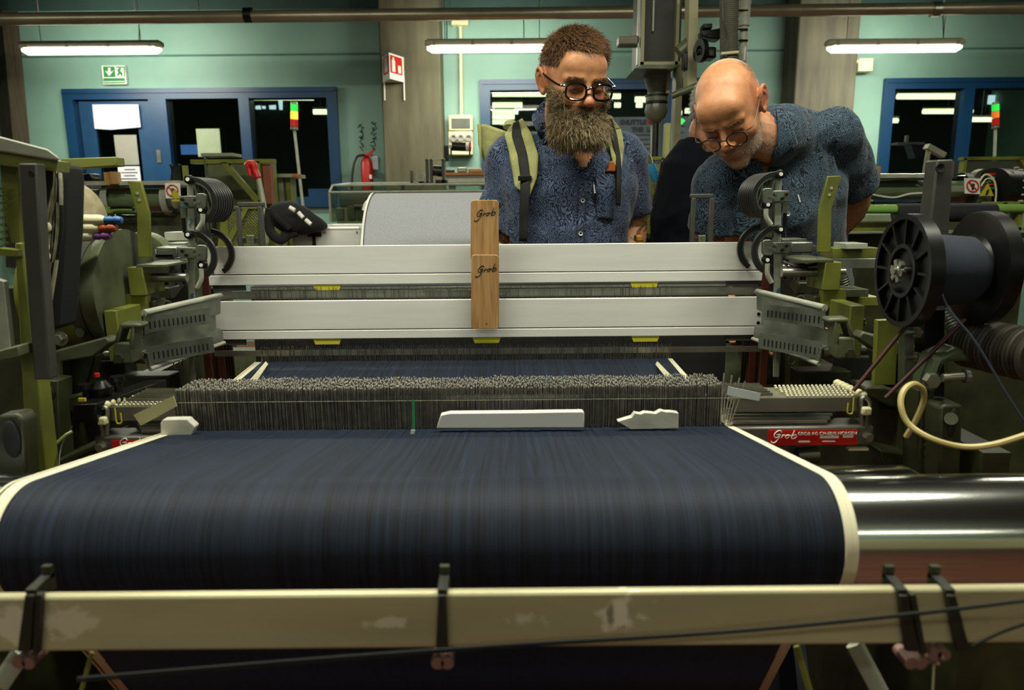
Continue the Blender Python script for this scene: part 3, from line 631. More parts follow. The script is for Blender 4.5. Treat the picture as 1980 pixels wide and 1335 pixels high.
# ---------------- heald frames ----------------
HW = mat('heddle_wire', '8e897e', .35, .9, scale=60, var=.4)
fr = (('front', 1.50, (584, 641, 658), (527,), 'lower and nearer grey aluminium heald frame with two screws at each end', 0),
      ('rear', 1.535, (478, 533, 553), (617,), 'upper grey aluminium heald frame raised behind the lower one', 1))
PH = lambda v: v + 0
for nm, y, (va, vg, vb), _, lb, k in fr:
    cx = lambda v: P(938, v - 5, y).z
    t = thing('heald_shaft', lb, 'heald frame', (-.05, y, .62), None)
    xa, xb = P(398, va, y).x, P(1477, va, y).x; z1, zg, z0 = cx(va), cx(vg), cx(vb)
    MB().box(xa, xb, y, y + .010, zg + .0012, z1).build('top_rail', ALU, t, bevel=.0012)
    MB().box(xa, xb, y - .0006, y + .010, z0, zg - .0006).build('rail_lip', ALU, t, bevel=.0012)
    MB().box(xa, xb, y + .003, y + .008, zg - .0008, zg + .0014).build('rail_groove', BLACKM, t)
    for s, x in ((-1, xa), (1, xb)):
        MB().box(min(x, x + s * .016), max(x, x + s * .016), y + .0, y + .010, .62, z1 + (0 if k else 0)).build('side_post', BROWN, t, bevel=.001)
        if k == 0:
            pass
        for vv in ((617, 634) if k == 0 else (527,)):
            q = Vector((x - s * .0095, y - .0012, cx(vv))); MB().cyl(q, q + Vector((0, .003, 0)), .0035, 14).build('screw', BLACK, t)
        MB().box(min(x - s * .006, x - s * .075), max(x - s * .006, x - s * .075), y + .002, y + .008, z0 - .012, z0).build('rod_bracket', GREYP, t)
    zr = z0 - .030 if k == 0 else z0 - .021
    MB().box(xa + .008, xb + .002, y + .001, y + .004, zr - (.009 if k else .006), zr + (.008 if k else .006)).build('heddle_bar', STEEL, t)
    if k: MB().box(xa + .085, xb - .02, y + .004, y + .007, zr + .010, zr + .015).build('bright_rod', mat('bright_rod_metal', 'd5d3c8', .3, .5), t)
    for u in ((628, 940, 1250) if k == 0 else (628, 1248)):
        a = P(u - 28, va, y).x; b = P(u + 28, va, y).x
        MB().prism([(a, y + .001, z0 + .001), (b, y + .001, z0 + .001), (b - .005, y + .001, z0 - .012), (a + .005, y + .001, z0 - .012)], (0, .006, 0)).build('yellow_clip', YEL, t)
    ha, hb = P(502, 680, y).x, P(1297, 680, y).x; rest = MB(); N = 420 if k == 0 else 300
    zlow = .80
    for i in range(N):
        x = ha + (hb - ha) * (i + random.random() * .8) / N; yy = y - .001 + random.random() * .006
        tz = zr + random.uniform(.008, .017); mm = rest
        ind = i % (N // 100) == 0 and i // (N // 100) < 100
        if ind: mm = MB()
        mm.box(x - .0004, x + .0004, yy - .001, yy + .0006, zlow, tz)
        if ind: mm.build('heddle', HW, t)
    o = rest.build('heddles', HW, t); o['kind'] = 'stuff'
    MB().box(xa, xb, y, y + .010, .66, .72).build('bottom_rail', ALU, t)
# more frames standing behind, only their ends seen
for k in range(4):
    y = 1.57 + k * .016; xa, xb = P(398, 600, 1.5).x, P(1477, 600, 1.5).x; zt_ = P(938, 690, 1.5).z - .02 - .012 * k
    t = thing('heald_shaft', 'lowered brown sided heald frame behind the two raised ones', 'heald frame', (-.05, y, .6), 'lowered heald frames at the back')
    MB().box(xa, xb, y, y + .010, zt_ - .22, zt_ - .14).build('top_rail', GREYP, t)
    for s, x in ((-1, xa), (1, xb)): MB().box(min(x, x + s * .018), max(x, x + s * .018), y, y + .010, .6, P(938, 560, 1.5).z).build('side_post', BROWN, t)
def woodmat():
    m = bpy.data.materials.new('varnished_wood'); m.use_nodes = True; n = m.node_tree; L = n.links; b = n.nodes['Principled BSDF']
    tc = n.nodes.new('ShaderNodeTexCoord'); mp = n.nodes.new('ShaderNodeMapping'); mp.inputs['Scale'].default_value = (55, 55, 4); L.new(tc.outputs['Object'], mp.inputs[0])
    nz = n.nodes.new('ShaderNodeTexNoise'); nz.inputs['Scale'].default_value = 2.2; nz.inputs['Detail'].default_value = 6; nz.inputs['Distortion'].default_value = .6; L.new(mp.outputs[0], nz.inputs[0])
    rp = n.nodes.new('ShaderNodeValToRGB'); e = rp.color_ramp.elements; e[0].position = .3; e[1].position = .75; e[0].color = hexc('8a6238'); e[1].color = hexc('c09763')
    L.new(nz.outputs[0], rp.inputs[0]); L.new(rp.outputs[0], b.inputs['Base Color']); b.inputs['Roughness'].default_value = .4; b.inputs['Coat Weight'].default_value = .2; return m
WOOD = woodmat()
def rrect(u0, v0, u1, v1, r, top=True, bot=True, n=5):
    p = []
    def c(cx, cy, a0): return [(cx + r * math.cos(R(a0 + 90 * k / n)), cy + r * math.sin(R(a0 + 90 * k / n))) for k in range(n + 1)]
    p += c(u1 - r, v1 - r, 0) if bot else [(u1, v1)]
    p += c(u0 + r, v1 - r, 90) if bot else [(u0, v1)]
    p += c(u0 + r, v0 + r, 180) if top else [(u0, v0)]
    p += c(u1 - r, v0 + r, 270) if top else [(u1, v0)]
    return p
for (u0, v0, u1, v1, y, lb, tp, bt, gu, gv) in ((911, 493, 965, 637, 1.478, 'lower varnished wooden guide plate with black script, overlapping the upper one', True, True, 921, 535),
                                  (910, 387, 964.5, 500, 1.497, 'upper varnished wooden guide plate with black script rising above the frames', True, False, 919, 427)):
    t = thing('wooden_guide_plate', lb, 'wooden plate', P((u0 + u1) / 2, v1, y))
    MB().pprism(rrect(u0, v0, u1, v1, 7, tp, bt), y, .007).build('plate', WOOD, t, bevel=.0012)
    g = MB(); a = R(8); grob(g, P(gu, gv, y - .0003), Vector((math.cos(a), 0, math.sin(a))), Vector((.18, 0, 1)).normalized(), .039, .0007); g.build('script_lettering', BLACKM, t)
    q = P(u1 - 24, v1 - 11, y); 
    if bt: MB().cyl(q - Vector((0, .0004, 0)), q + Vector((0, .002, 0)), .0022, 10).build('rivet', COPPER, t)
# white crossing cords on both sides of the warp behind the drop wires
for sd, (ua, ub) in (('left', (514, 482)), ('right', (1271, 1308))):
    for k in range(5):
        du = k * 4 * (1 if sd == 'left' else -1) * .8
        o = MB().tube([P(ua + du * .3, 700 + k, 1.47), P(ub + du, 738, 1.2)], .0009, 5).build('selvedge_yarn_strand', CREAMR)
        tag(o, 'thin cream cord converging to the frames at the %s warp edge' % sd, 'cord', '%s selvedge cords behind the drop wires' % sd)
# ---------------- loom sides (mirrored machinery) ----------------
random.seed(5)
def plate(m, uv, Y, th, U, V): return m.prism([P(U(u), V(v), Y) for u, v in uv], (0, th, 0))
for s in (-1, 1):
    U = (lambda u: u) if s < 0 else (lambda u: 1873 - u)
    V = (lambda v: v) if s < 0 else (lambda v: v - 10)
    sd = 'left' if s < 0 else 'right'
    W = lambda u, v, y: P(U(u), V(v), y)
    # ---- jack lever assembly
    t = thing('jack_lever_stack', 'tall %s post of pivoted levers with a fan of black curved rollers' % sd, 'lever stack', W(367, 740, 1.44))
    y = 1.44
    plate(MB(), [(361, 345), (374, 345), (377, 740), (366, 740)], y, .006, U, V).build('post', WHITEP, t, bevel=.001)
    for k in range(1, 6): MB().prism([W(u, v, y) + Vector((0, .016 * k, 0)) for u, v in ((364, 352), (373, 352), (376, 470), (367, 470))], (0, .005, 0)).build('rear_post', ZINC, t)
    for (u, v) in ((363, 347), (388, 406), (363, 454), (389, 513)):
        q = W(u, v, y - .012); MB().lathe(q, (0, 1, 0), [(0, 0), (0, .0055), (.002, .0085), (.012, .0085)], 20).build('pivot_ring', BLACK, t)
        MB().lathe(q - Vector((0, .002, 0)), (0, 1, 0), [(0, 0), (0, .0035), (.003, .0035), (.003, .0046), (.004, .0046)], 16).build('bolt', WHT, t)
    # fan of black half rings
    for k in range(8):
        c = W(375, 390, y) + Vector((0, .012 * k, 0)); Rr = .043
        a0, a1 = (95, -62) if s < 0 else (85, 242)
        MB().arcbar(c + Vector((0, -.008, 0)), Rr, .009, .007, a0, a1).build('curved_roller', BLACKR, t, bevel=.001)
        MB().arcbar(c, Rr - .007, .004, .004, a0, a1).build('roller_rim', STEEL, t)
        if k % 2 == 0:
            q = W(376, 358, y) + Vector((0, .012 * k, 0)); MB().bar(q, q + Vector((-s * .012, 0, -.05)), .005, .004, up=(0, 1, 0)).build('link', ZINC, t)
    for k, dy_ in enumerate((0, .09)):
        c = W(372, 495, y) + Vector((0, dy_, 0)); MB().arcbar(c + Vector((0, -.008, 0)), .046, .010, .008, *( (92, -58) if s < 0 else (88, 238))).build('curved_roller', BLACKR, t, bevel=.001)
        MB().arcbar(c, .038, .004, .004, *((88, -50) if s < 0 else (92, 230))).build('roller_rim', STEEL, t)
    # cast carrier blocks
    for v in (388, 488):
        MB().pbox(min(U(347), U(384)), V(v - 9), max(U(347), U(384)), V(v + 12), y - .008, .012).build('carrier_block', ZINC, t, bevel=.001)
        plate(MB(), rrect(378, v - 14, 398, v + 16, 6), y - .014, .010, U, V).build('clevis', ZINC, t, bevel=.001)
        for du, dv in ((-16, -2), (-8, 6), (5, -4), (9, 5), (17, 2)):
            q = W(367 + du, v + dv, y - .015); MB().hexb(q, q + Vector((0, .006, 0)), .003).build('nut', STEEL if du > 0 else BLACK, t)
        MB().pbox(min(U(349), U(360)), V(v + 14), max(U(349), U(360)), V(v + 34), y, .01).build('foot_block', ZINC, t)
        MB().pbox(min(U(352), U(357)), V(v + 34), max(U(352), U(357)), V(v + 62), y, .006).build('pin', BLACK, t)
    for (pp) in (((392, 414), (391, 430), (382, 445)), ((389, 520), (389, 540), (381, 557))):
        MB().tube(spline([W(a, b, y - .012) for a, b in pp]), .0048, 10).build('curved_finger', WHITEP, t)
    # marker digits
    D_ = (W(367, 430, y) - Vector((0, 0, CAMZ))).dot(CR @ Vector((0, 0, -1)))
    if s < 0: text('7', .020, W(367, 431, y - .001), (R(90), 0, 0), BLUEM, parent=t, name='marker_digit', shear=.3)
    text('8', .015, W(370, 573, y - .001), (R(90), 0, 0), BLUEM, parent=t, name='marker_digit', shear=.3)
    text('%', .012, W(371, 597, y - .001), (R(90), R(20), 0), BLUEM, parent=t, name='marker_scrawl') if False else None
    # blue hooks beneath
    for k in range(4):
        MB().tube(spline([W(348 + k * 7, 612, y - .004 + .008 * k), W(366 + k * 4, 608, y - .004 + .008 * k), W(369 + k * 4, 625, y - .004 + .008 * k), W(370 + k * 4, 690, y - .004 + .008 * k)]), .0022, 8).build('blue_spacer', TEALB, t)
    if s > 0: MB().pbox(1515, 593, 1531, 622, y - .02, .02).build('red_stop_block', mat('brick_red_plastic', '8e2a1c', .5), t, bevel=.001)
    MB().cyl(W(337, 656, y - .05), W(383, 626, y + .01), .0055, 12).build('round_lever', WHITEP, t)
    MB().pbox(min(U(365), U(385)), V(628), max(U(365), U(385)), V(650), y - .01, .02).build('lever_clamp', ZINC, t, bevel=.001)
    MB().tube(spline([W(350, 612, y - .02), W(354, 660, y - .02), W(354, 690, y - .02), W(348, 712, y - .02), W(338, 712, y - .02), (W(336, 702, y - .02)), W(344, 697, y - .02), W(350, 708, y - .02)]), .0013, 8).build('wire_hook', STEEL, t)
    q = W(318, 590, 1.36); MB().lathe(W(316, 592, 1.37), Vector((-s * 1, -.5, 0)), [(-.012, 0), (-.012, .012), (.012, .0125), (.012, .009), (.006, .008), (.006, 0)], 24).build('tension_roller', STEEL, t)
    plate(MB(), [(362, 545), (366, 590), (325, 592)], 1.45, .004, U, V).build('gusset', ZINC, t)
    # ---- perforated zinc tray
    t = thing('perforated_tray', 'stepped zinc tray with slotted faces beside the %s ends of the frames' % sd, 'tray', W(300, 712, 1.25))
    sec = [(277, 608), (277, 645), (266, 650), (268, 682), (283, 686), (287, 713), (292, 714)]
    ya, yb = 1.22, 1.46
    m = MB(); A = [W(u, v, ya) for u, v in [(285, 604)] + sec]; top = A[:]
    hz = Vector((-s * .035, yb - ya, 0))
    vs = A + [p + hz for p in A]; n = len(A); m.add(vs, [(i, i + 1, n + i + 1, n + i) for i in range(n - 1)])
    o = m.build('sheet', ZINC, t, smooth=False); md = o.modifiers.new('s', 'SOLIDIFY'); md.thickness = .003
    # front facing slotted plates
    m = MB(); sl = MB()
    for (uu0, v0, v1) in ((277, 612, 645), (285, 672, 705)):
        p = W(uu0, v1, ya + .002); q = W(uu0, v0, ya + .002)
        L_ = .075; dv = Vector((-s * L_, .10, 0)); h = q.z - p.z
        m.prism([p, p + dv, p + dv + Vector((0, 0, h)), p + Vector((0, 0, h))], (0, .002, 0))
        for i in range(14):
            b_ = p + dv * ((i + .6) / 15) + Vector((0, -.0008, h * .22)); e_ = b_ + Vector((0, 0, h * .42)); sl.bar(b_, e_, .0026, .001, up=(0, 1, 0))
    m.build('slotted_face', ZINC, t); sl.build('slots', BLACKM, t)
    MB().tube([W(278, 606, ya), W(278, 606, ya) + hz], .006, 10).build('rolled_edge', WHITEP, t)
    MB().tube([W(290, 714, ya), W(290, 714, ya) + hz], .004, 10).build('lower_edge', WHITEP, t)
    # ---- cast bearing bracket with shaft
    t = thing('cast_bearing_bracket', 'worn olive cast bracket with a window opening and shaft, %s side' % sd, 'bracket', W(242, 712, 1.22))
    m = MB(); yq = 1.19
    plate(m, [(230, 627), (240, 627), (228, 665), (218, 665)], yq, .03, U, V); plate(m, [(252, 627), (262, 630), (256, 690), (246, 676)], yq, .03, U, V)
    plate(m, [(230, 625), (272, 626), (272, 636), (228, 637)], yq, .03, U, V); plate(m, [(219, 662), (258, 662), (256, 705), (216, 705)], yq, .034, U, V)
    m.build('casting', OLIVEG, t, bevel=.004)
    q = W(228, 694, yq - .004); MB().hexb(q, q + Vector((0, .01, 0)), .008).build('bolt', OLIVED, t)
    MB().cyl(W(160, 688, 1.27), W(232, 686, 1.27), .010, 18).build('shaft', STEEL, t)
    MB().cyl(W(258, 688, 1.25), W(285, 690, 1.25), .013, 18).build('bearing_hub', STEEL, t)
    # ---- tall drilled bracket + stepped beam
    t = thing('drilled_bracket', 'bent olive flat bracket with two holes standing on the %s side frame' % sd, 'bracket', W(270, 500, 1.32))
    m = MB(); plate(m, [(246, 350), (272, 351), (288, 412), (291, 498), (266, 498), (264, 412)], 1.38, .008, U, V)
    m.build('flat_bar', OLIVE, t, bevel=.0012)
    for v_, u_ in ((374, 265), (387, 269)): q = W(u_, v_, 1.379); MB().cyl(q, q + Vector((0, .002, 0)), .0028, 12).build('bolt_hole', mat('bright_hole', 'a9aa92', .5), t)
    t = thing('stepped_side_beam', 'olive welded box beam stepping down toward the viewer on the %s' % sd, 'frame beam', W(240, 650, 1.2))
    def step(uv0, uv1, dy, Y):
        m = MB(); (a0, b0), (a1, b1) = uv0, uv1
        p, q = W(a0, b0, Y), W(a1, b1, Y); m.box(min(p.x, q.x), max(p.x, q.x), Y, Y + dy, min(p.z, q.z), max(p.z, q.z)); return m
    step((245, 517), (281, 572), .08, 1.34).build('upper_box', OLIVE, t, bevel=.0015)
    step((200, 601), (236, 700), .085, 1.26).build('lower_box', OLIVE, t, bevel=.0015)
    plate(MB(), [(237, 570), (281, 570), (281, 604), (237, 606)], 1.345, .02, U, V).build('riser', OLIVE, t)
    m = MB(); a = W(245, 517, 1.34); 
    m.box(min(W(250, 500, 1.32).x, W(310, 500, 1.32).x), max(W(250, 500, 1.32).x, W(310, 500, 1.32).x), 1.34, 1.46, a.z, a.z + .004); m.build('top_plate', OLIVEG, t)
    # loom side casting behind / below
    t = thing('loom_side_casting', 'dark olive cast %s side frame of the loom with ribs and bolts' % sd, 'machine frame', (W(150, 900, 1.3).x, 1.3, 0))
    xo = W(150, 700, 1.35).x; 
    m = MB(); plate(m, [(96, 682), (204, 652), (214, 664), (180, 690), (120, 700), (114, 880), (96, 880)], 1.2, .03, U, V); m.build('upper_flange', OLIVEG, t, bevel=.003)
    plate(MB(), [(108, 690), (182, 690), (160, 760), (155, 800), (110, 800)], 1.23, .03, U, V).build('web', OLIVED, t)
    plate(MB(), [(112, 775), (160, 760), (200, 760), (200, 775), (150, 798), (112, 798)], 1.18, .05, U, V).build('rib', OLIVED, t, bevel=.003)
    plate(MB(), [(84, 735), (112, 737), (118, 930), (84, 930)], 1.15, .04, U, V).build('slotted_plate', OLIVED, t, bevel=.002)
    for v in (760, 790, 828): q = W(95, v, 1.148); MB().sph(q, (.009, .003, .013), 14, 8).build('cast_hole', BLACKM, t)
    for u, v in ((118, 655), (97, 708)):
        q = W(u, v, 1.14 if u < 100 else 1.19); MB().lathe(q, (0, -1, 0), [(0, .012), (.003, .012), (.003, 0)], 18).hexb(q, q - Vector((0, .012, 0)), .008).build('bolt', STEEL, t)
    q1, q2 = W(60, 500, 1.65), W(330, 500, 1.65); MB().box(min(q1.x, q2.x), max(q1.x, q2.x), 1.62, 1.70, P(990, 505, 1.65).z - .02, P(990, 505, 1.65).z + .0).build('cross_rail', ZINC, t)
    MB().box(min(xo, xo - s * .04), max(xo, xo - s * .04), 1.0, 2.0, 0, 1.02).build('side_wall', OLIVED, t)
    for v, L0, L1 in ((537, 240, 362),): MB().cyl(W(L0, v, 1.38), W(L1, v, 1.38), .0085, 14).build('steel_shaft', STEEL, t)
    for (u0, v0, u1, v1, Y, mt, nm) in ((285, 520, 345, 585, 1.62, BLACKM, 'gear_housing'), (300, 478, 345, 500, 1.5, ZINC, 'slide_block'), (290, 506, 330, 516, 1.42, GREYP, 'flat_slide'), (300, 556, 330, 580, 1.5, OLIVED, 'lug'),
                                  (262, 582, 300, 604, 1.36, OLIVED, 'lug'), (226, 728, 330, 770, 1.42, OLIVED, 'lower_casting'), (150, 700, 245, 745, 1.45, BLACKM, 'black_housing')):  # the last box is a plain matt black housing
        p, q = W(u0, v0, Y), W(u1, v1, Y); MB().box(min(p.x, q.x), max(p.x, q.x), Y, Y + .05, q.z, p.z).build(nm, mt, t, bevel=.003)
    for k in range(5): MB().cyl(W(300 + 9 * k, 530 + 5 * (k % 3), 1.56), W(306 + 9 * k, 560 + 4 * (k % 2), 1.56), .004 + .001 * (k % 3), 10).build('linkage', (STEEL, OLIVEG, BLACK)[k % 3], t)

t = thing('shade_reed_beam', 'black beater beam put in to darken the gaps behind the heald frames', 'beam', (0, 1.66, .5)); MB().box(-.60, .50, 1.66, 1.70, .62, P(938, 551, 1.66).z).build('beam', BLACKM, t)  # beam put in black so its colour gives the shade behind the frames
t = thing('floor_blackout_panel', 'dark panel added to black out the floor at the right edge below the hose', 'panel', P(2000, 1100, 1.3))  # near-black panels added at both edges to blot out the floor
MB().box(P(1850, 900, 1.3).x, 1.6, 1.32, 1.36, 0, P(1900, 700, 1.3).z).build('panel', OLIVED, t); MB().box(1.58, 1.62, 1.30, 2.4, 0, .9).build('edge_post', OLIVED, t)
t = thing('floor_blackout_panel', 'dark panel added to black out the floor behind the olive posts at the left edge', 'panel', P(-40, 1100, 1.3))
MB().box(-1.6, P(110, 900, 1.3).x, 1.32, 1.36, 0, P(60, 560, 1.3).z).build('panel', OLIVED, t); MB().box(-1.62, -1.58, 1.30, 2.4, 0, .9).build('edge_post', OLIVED, t)
# small pieces lying on the right frame
t = thing('warp_beam', 'large navy wound warp beam in the shadow under the indigo sheet', 'warp beam', (-.1, 1.28, .22))
MB().lathe((-.62, 1.28, .52), (1, 0, 0), [(0, 0), (0, .30), (.02, .30), (.02, .22), (1.06, .22), (1.06, .30), (1.08, .30), (1.08, 0)], 48).build('wound_yarn', mat('navy_wound_yarn', '0c1220', .8), t)

# slim bars under the rail
for (a, b, lb, r, mt) in (((178, 1262, .62), (155, 1345, .62), 'thin olive rod under the rail at lower left', .0022, OLIVE), ((0, 1325, .60), (42, 1262, .60), 'pale steel lever end at the lower left corner', .009, WHITEP),
                     ((1540, 1250, .62), (1568, 1345, .62), 'thin olive rod below the rail right of centre', .003, OLIVE), ((1652, 1245, .66), (1705, 1345, .66), 'worn pale flat lever below the rail at right', .009, WHITEP)):
    o = MB().tube([P(*a), P(*b)], r, 10, flat=(Vector((0, 1, 0)), .4)).build('rod', mt); tag(o, lb, 'rod')
t = thing('thread_guide', 'little metal thread guide fitting hanging below the right clamps', 'thread guide', P(1805, 1290, .545))
for u, v, r in ((1775, 1276, .0025), (1790, 1268, .003), (1822, 1272, .003), (1812, 1283, .0025)): MB().sph(P(u, v, .545), r, 10, 7).build('bead', COPPER, t)
MB().bar(P(1770, 1285, .55), P(1830, 1262, .55), .006, .004, up=(0, 1, 0)).build('link', STEEL, t); MB().cyl(P(1806, 1280, .55), P(1803, 1340, .55), .0008, 6).build('thread', CREAMR, t)

# ---------------- left foreground ----------------
t = thing('control_cabinet', 'pale grey sloping machine cover over olive posts at the far left', 'machine cover', P(30, 940, 1.0))
y = 1.0
a = P(-60, 254, y); 
MB().prism([P(-60, 248, y), P(92, 288, y), P(116, 306, y), P(112, 311, y), P(-60, 283, y)], (-.2, .3, .0)).build('cover', WHITEP, t, bevel=.004)
MB().pprism([(-60, 286), (112, 312), (108, 332), (-60, 312)], y + .01, .03).build('cover_frame', OLIVE, t)
MB().pprism([(34, 316), (70, 316), (78, 480), (96, 735), (66, 735), (46, 480)], y - .02, .02, dx=0).build('dark_post', GREYP, t, bevel=.002)
q = P(60, 336, y - .021); MB().cyl(q, q + Vector((0, .002, 0)), .004, 14).build('post_hole', BLACKM, t)
MB().pprism([(0, 318), (33, 320), (38, 470), (22, 470), (6, 400)], y + .05, .02).build('olive_brace', OLIVE, t)
MB().pprism([(28, 470), (42, 470), (88, 885), (92, 930), (58, 930), (50, 880)], y, .03).build('olive_post', OLIVE, t, bevel=.002)
MB().pprism([(-10, 480), (32, 484), (34, 496), (-10, 494)], y - .01, .02).build('side_arm', OLIVE, t)
m = MB()
for k in range(9):
    v = 358 + k * 14; m.bar(P(-14, v, y + .04), P(16, v + 14, y + .04), .0018, .0018); m.bar(P(-14, v + 14, y + .04), P(16, v, y + .04), .0018, .0018)
m.build('wire_mesh', OLIVE, t)
MB().pprism([(-10, 540), (6, 545), (22, 692), (-10, 692)], y - .02, .01).build('grey_panel', WHITEP, t)
MB().pprism([(-10, 806), (34, 800), (46, 815), (52, 945), (-10, 945)], y - .08, .03).build('slotted_casting', OLIVED, t, bevel=.004)
q = P(22, 850, y - .082); MB().sph(q, (.012, .003, .026), 16, 10).build('slot', BLACKM, t)
MB().pprism([(-10, 680), (36, 668), (38, 690), (-10, 700)], y - .04, .04).build('clamp_plate', OLIVEG, t, bevel=.002)
# cables
CB = mat('dusty_cable', 'aaa68e', .7, scale=60, var=.5)
t = thing('cable_bundle', 'dark sagging bundle of cables and lint hanging behind the grey post', 'cables', P(105, 600, 1.1))
MB().pprism([(80, 320), (118, 314), (124, 350), (122, 450), (108, 640), (86, 640), (76, 420)], 1.12, .06).build('sleeve', BLACKM, t, bevel=.01)
for k in range(9):
    b = random.uniform(-6, 6); MB().tube(spline([P(108 + k % 4 * 3, 316, 1.1), P(114 + b - k, 370, 1.09), P(116 - 3 * k + b, 440, 1.09), P(108 - k * 2 + b, 500, 1.09), P(92 + b, 560 + 10 * (k % 4), 1.09)]), random.choice((.0018, .0026, .0034)), 8).build('cable', CB if k % 3 else BLACKR, t)
for (u, v) in ((92, 440), (88, 478), (90, 496), (84, 515)): MB().sph(P(u, v, 1.085), (.006, .005, .008), 10, 7).build('lint_tuft', CREAMR, t)
o = MB().pprism([(116, 307), (224, 303), (226, 321), (122, 328)], 1.35, .03).build('olive_bar', OLIVE, bevel=.002); tag(o, 'olive flat arm pointing right from the grey cover', 'arm')
t = thing('felt_disc', 'big round pale felt covered disc at the left behind the bobbins', 'disc', P(110, 470, 1.9))
q = P(108, 428, 1.9); MB().lathe((q.x, 1.9, q.z), (0, 1, 0), [(0, 0), (0, .100), (.004, .108), (.05, .108), (.05, 0)], 48).build('felt', mat('beige_felt', 'a89c7c', .95, scale=50, bump=.8, var=.3), t)
# bobbins
for k, (u0, u1, v, c, nm, r) in enumerate(((118, 206, 426, '2a5f96', 'blue tipped', .0095), (116, 196, 441, 'a8542c', 'orange-brown tipped', .0105), (116, 185, 456, '7a4a86', 'purple tipped', .010))):
    a, b = P(u0, v, 1.25), P(u1, v, 1.25)
    t = thing('yarn_bobbin', '%s cream yarn bobbin, %s of the three on the drum' % (nm, ('topmost', 'middle', 'lowest')[k]), 'bobbin', a, 'cream bobbins on the left drum')
    MB().lathe(a, b - a, [(0, 0), (0, r * .8), (.01, r), ((b - a).length * .85, r), ((b - a).length, r * .6), ((b - a).length, 0)], 20).build('yarn', CREAM, t)
    MB().lathe(b - (b - a).normalized() * .002, b - a, [(0, r * .7), (.008, r * .75), (.012, r * .6), (.018, r * .8), (.028, r * .55), (.03, 0)], 18).build('tip', mat('tip_' + c, c, .4), t)
# drum
t = thing('bobbin_drum', 'large olive drum with a dark clamping band at the left side', 'drum', P(160, 660, 1.28))
c1, c2 = P(100, 566, 1.36), P(224, 566, 1.36); rr = .105
MB().lathe((c1.x, 1.36, c1.z), (1, 0, 0), [(0, 0), (0, rr), (c2.x - c1.x - .012, rr), (c2.x - c1.x - .012, 0)], 48).build('drum_shell', OLIVE, t)
MB().lathe((c2.x - .028, 1.36, c1.z), (1, 0, 0), [(0, rr - .002), (0, rr + .003), (.02, rr + .003), (.02, rr - .002)], 48).build('clamping_band', GREYP, t)
for dz in (.055, -.06): q = Vector((c2.x - .018, 1.36 - math.sqrt(rr ** 2 - dz ** 2), c1.z + dz)); MB().hexb(q, q - Vector((0, .012, 0)), .009).build('bolt', OLIVEG, t)
MB().lathe((c2.x - .008, 1.36, c1.z), (1, 0, 0), [(0, 0), (0, rr), (.03, rr + .012), (.034, rr + .012), (.034, 0)], 48).build('flange', OLIVEG, t)
q = P(280, 480, 1.62); o = MB().lathe((q.x, 1.60, q.z - .03), (0, 1, 0), [(0, 0), (0, .062), (.01, .066), (.03, .066), (.03, 0)], 48).build('round_guard', OLIVEG); tag(o, 'rounded grey-green guard disc behind the left drilled bracket', 'guard')
# black switch box
t = thing('switch_box', 'black box with round knobs and a red push button low at the left', 'switch box', P(190, 830, 1.1))
MB().prism([P(140, 783, 1.08), P(186, 781, 1.08), P(186, 820, 1.08), P(140, 818, 1.08)], (.035, .16, 0)).build('box', BLACK, t, bevel=.002)
for (u, v, r) in ((170, 757, .011), (230, 742, .011)): q = P(u, v + 16, 1.12); MB().lathe(q, (0, 0, 1), [(0, .006), (.016, .007), (.018, r), (.026, r), (.027, 0)], 20).build('knob', BLACK, t)
q = P(197, 765, 1.13); MB().lathe(q, (0, 0, 1), [(0, .015), (.014, .016), (.025, .008), (.025, 0)], 16).build('button_turret', BLACK, t); MB().lathe(P(188, 729, 1.12), (0, 0, 1), [(0, .004), (.006, .004), (.006, 0)], 14).build('push_button', RED, t)
MB().pbox(151, 771, 164, 777, 1.075, .004).build('yellow_mark', YEL, t)
yarn([(28, 940, 1.0), (62, 905, 1.02), (120, 848, 1.05), (140, 835, 1.06)], .0028, 'air_hose', 'olive tube bending down beside the left selvedge', OLIVE, 'hose')
yarn([(115, 930, 1.0), (117, 870, 1.03), (140, 825, 1.08)], .0012, 'black_wire', 'thin black wire dropping from the black switch box', BLACKR, 'wire')
o = MB().pprism([(80, 905), (200, 850), (200, 862), (84, 922)], 1.12, .08).build('cast_bar', OLIVED, bevel=.003); tag(o, 'dark olive arm sloping below the black switch box', 'arm')

# ---------------- right foreground ----------------
t = thing('yarn_spool', 'large black spool wound with dark indigo yarn at the right', 'spool', P(1810, 640, 1.1))
yS = 1.08; c = P(1752, 524, yS); RS = .084; ax = Vector((1, -.03, 0)).normalized()
def flange(o_, name):
    m = MB(); m.lathe(o_, ax, [(-.008, RS - .008), (-.008, RS), (.012, RS), (.012, RS - .006), (.004, RS - .008), (.004, .0)], 64)
    m.lathe(o_, ax, [(.0, 0), (.0, RS - .006)], 64)
    m.lathe(o_, ax, [(-.008, .034), (-.008, .040), (.002, .040)], 40); m.lathe(o_, ax, [(.0, .034), (-.008, .034)], 40)
    for k in range(12):
        a = 2 * math.pi * k / 12; d_ = Vector((0, math.cos(a), math.sin(a))); m.bar(o_ + d_ * .038 - ax * .002, o_ + d_ * (RS - .005) - ax * .002, .0035, .009, up=ax)
    return m.build(name, BLACK, t)
flange(c, 'flange'); L2 = P(1892, 518, yS + .01) - c
f2 = MB().lathe(c + L2, ax, [(-.008, 0), (-.008, RS - .004), (-.006, RS), (.014, RS), (.014, 0)], 64).build('flange', BLACK, t)
MB().lathe(c + L2, ax, [(-.012, 0), (-.012, .03), (-.014, .045), (-.008, .05)], 40).build('hub_ring', BLACK, t)
YARN = mat('dark_indigo_yarn', '1a2230', .85, scale=3, bump=.6, stretch=(260, 1, 1))
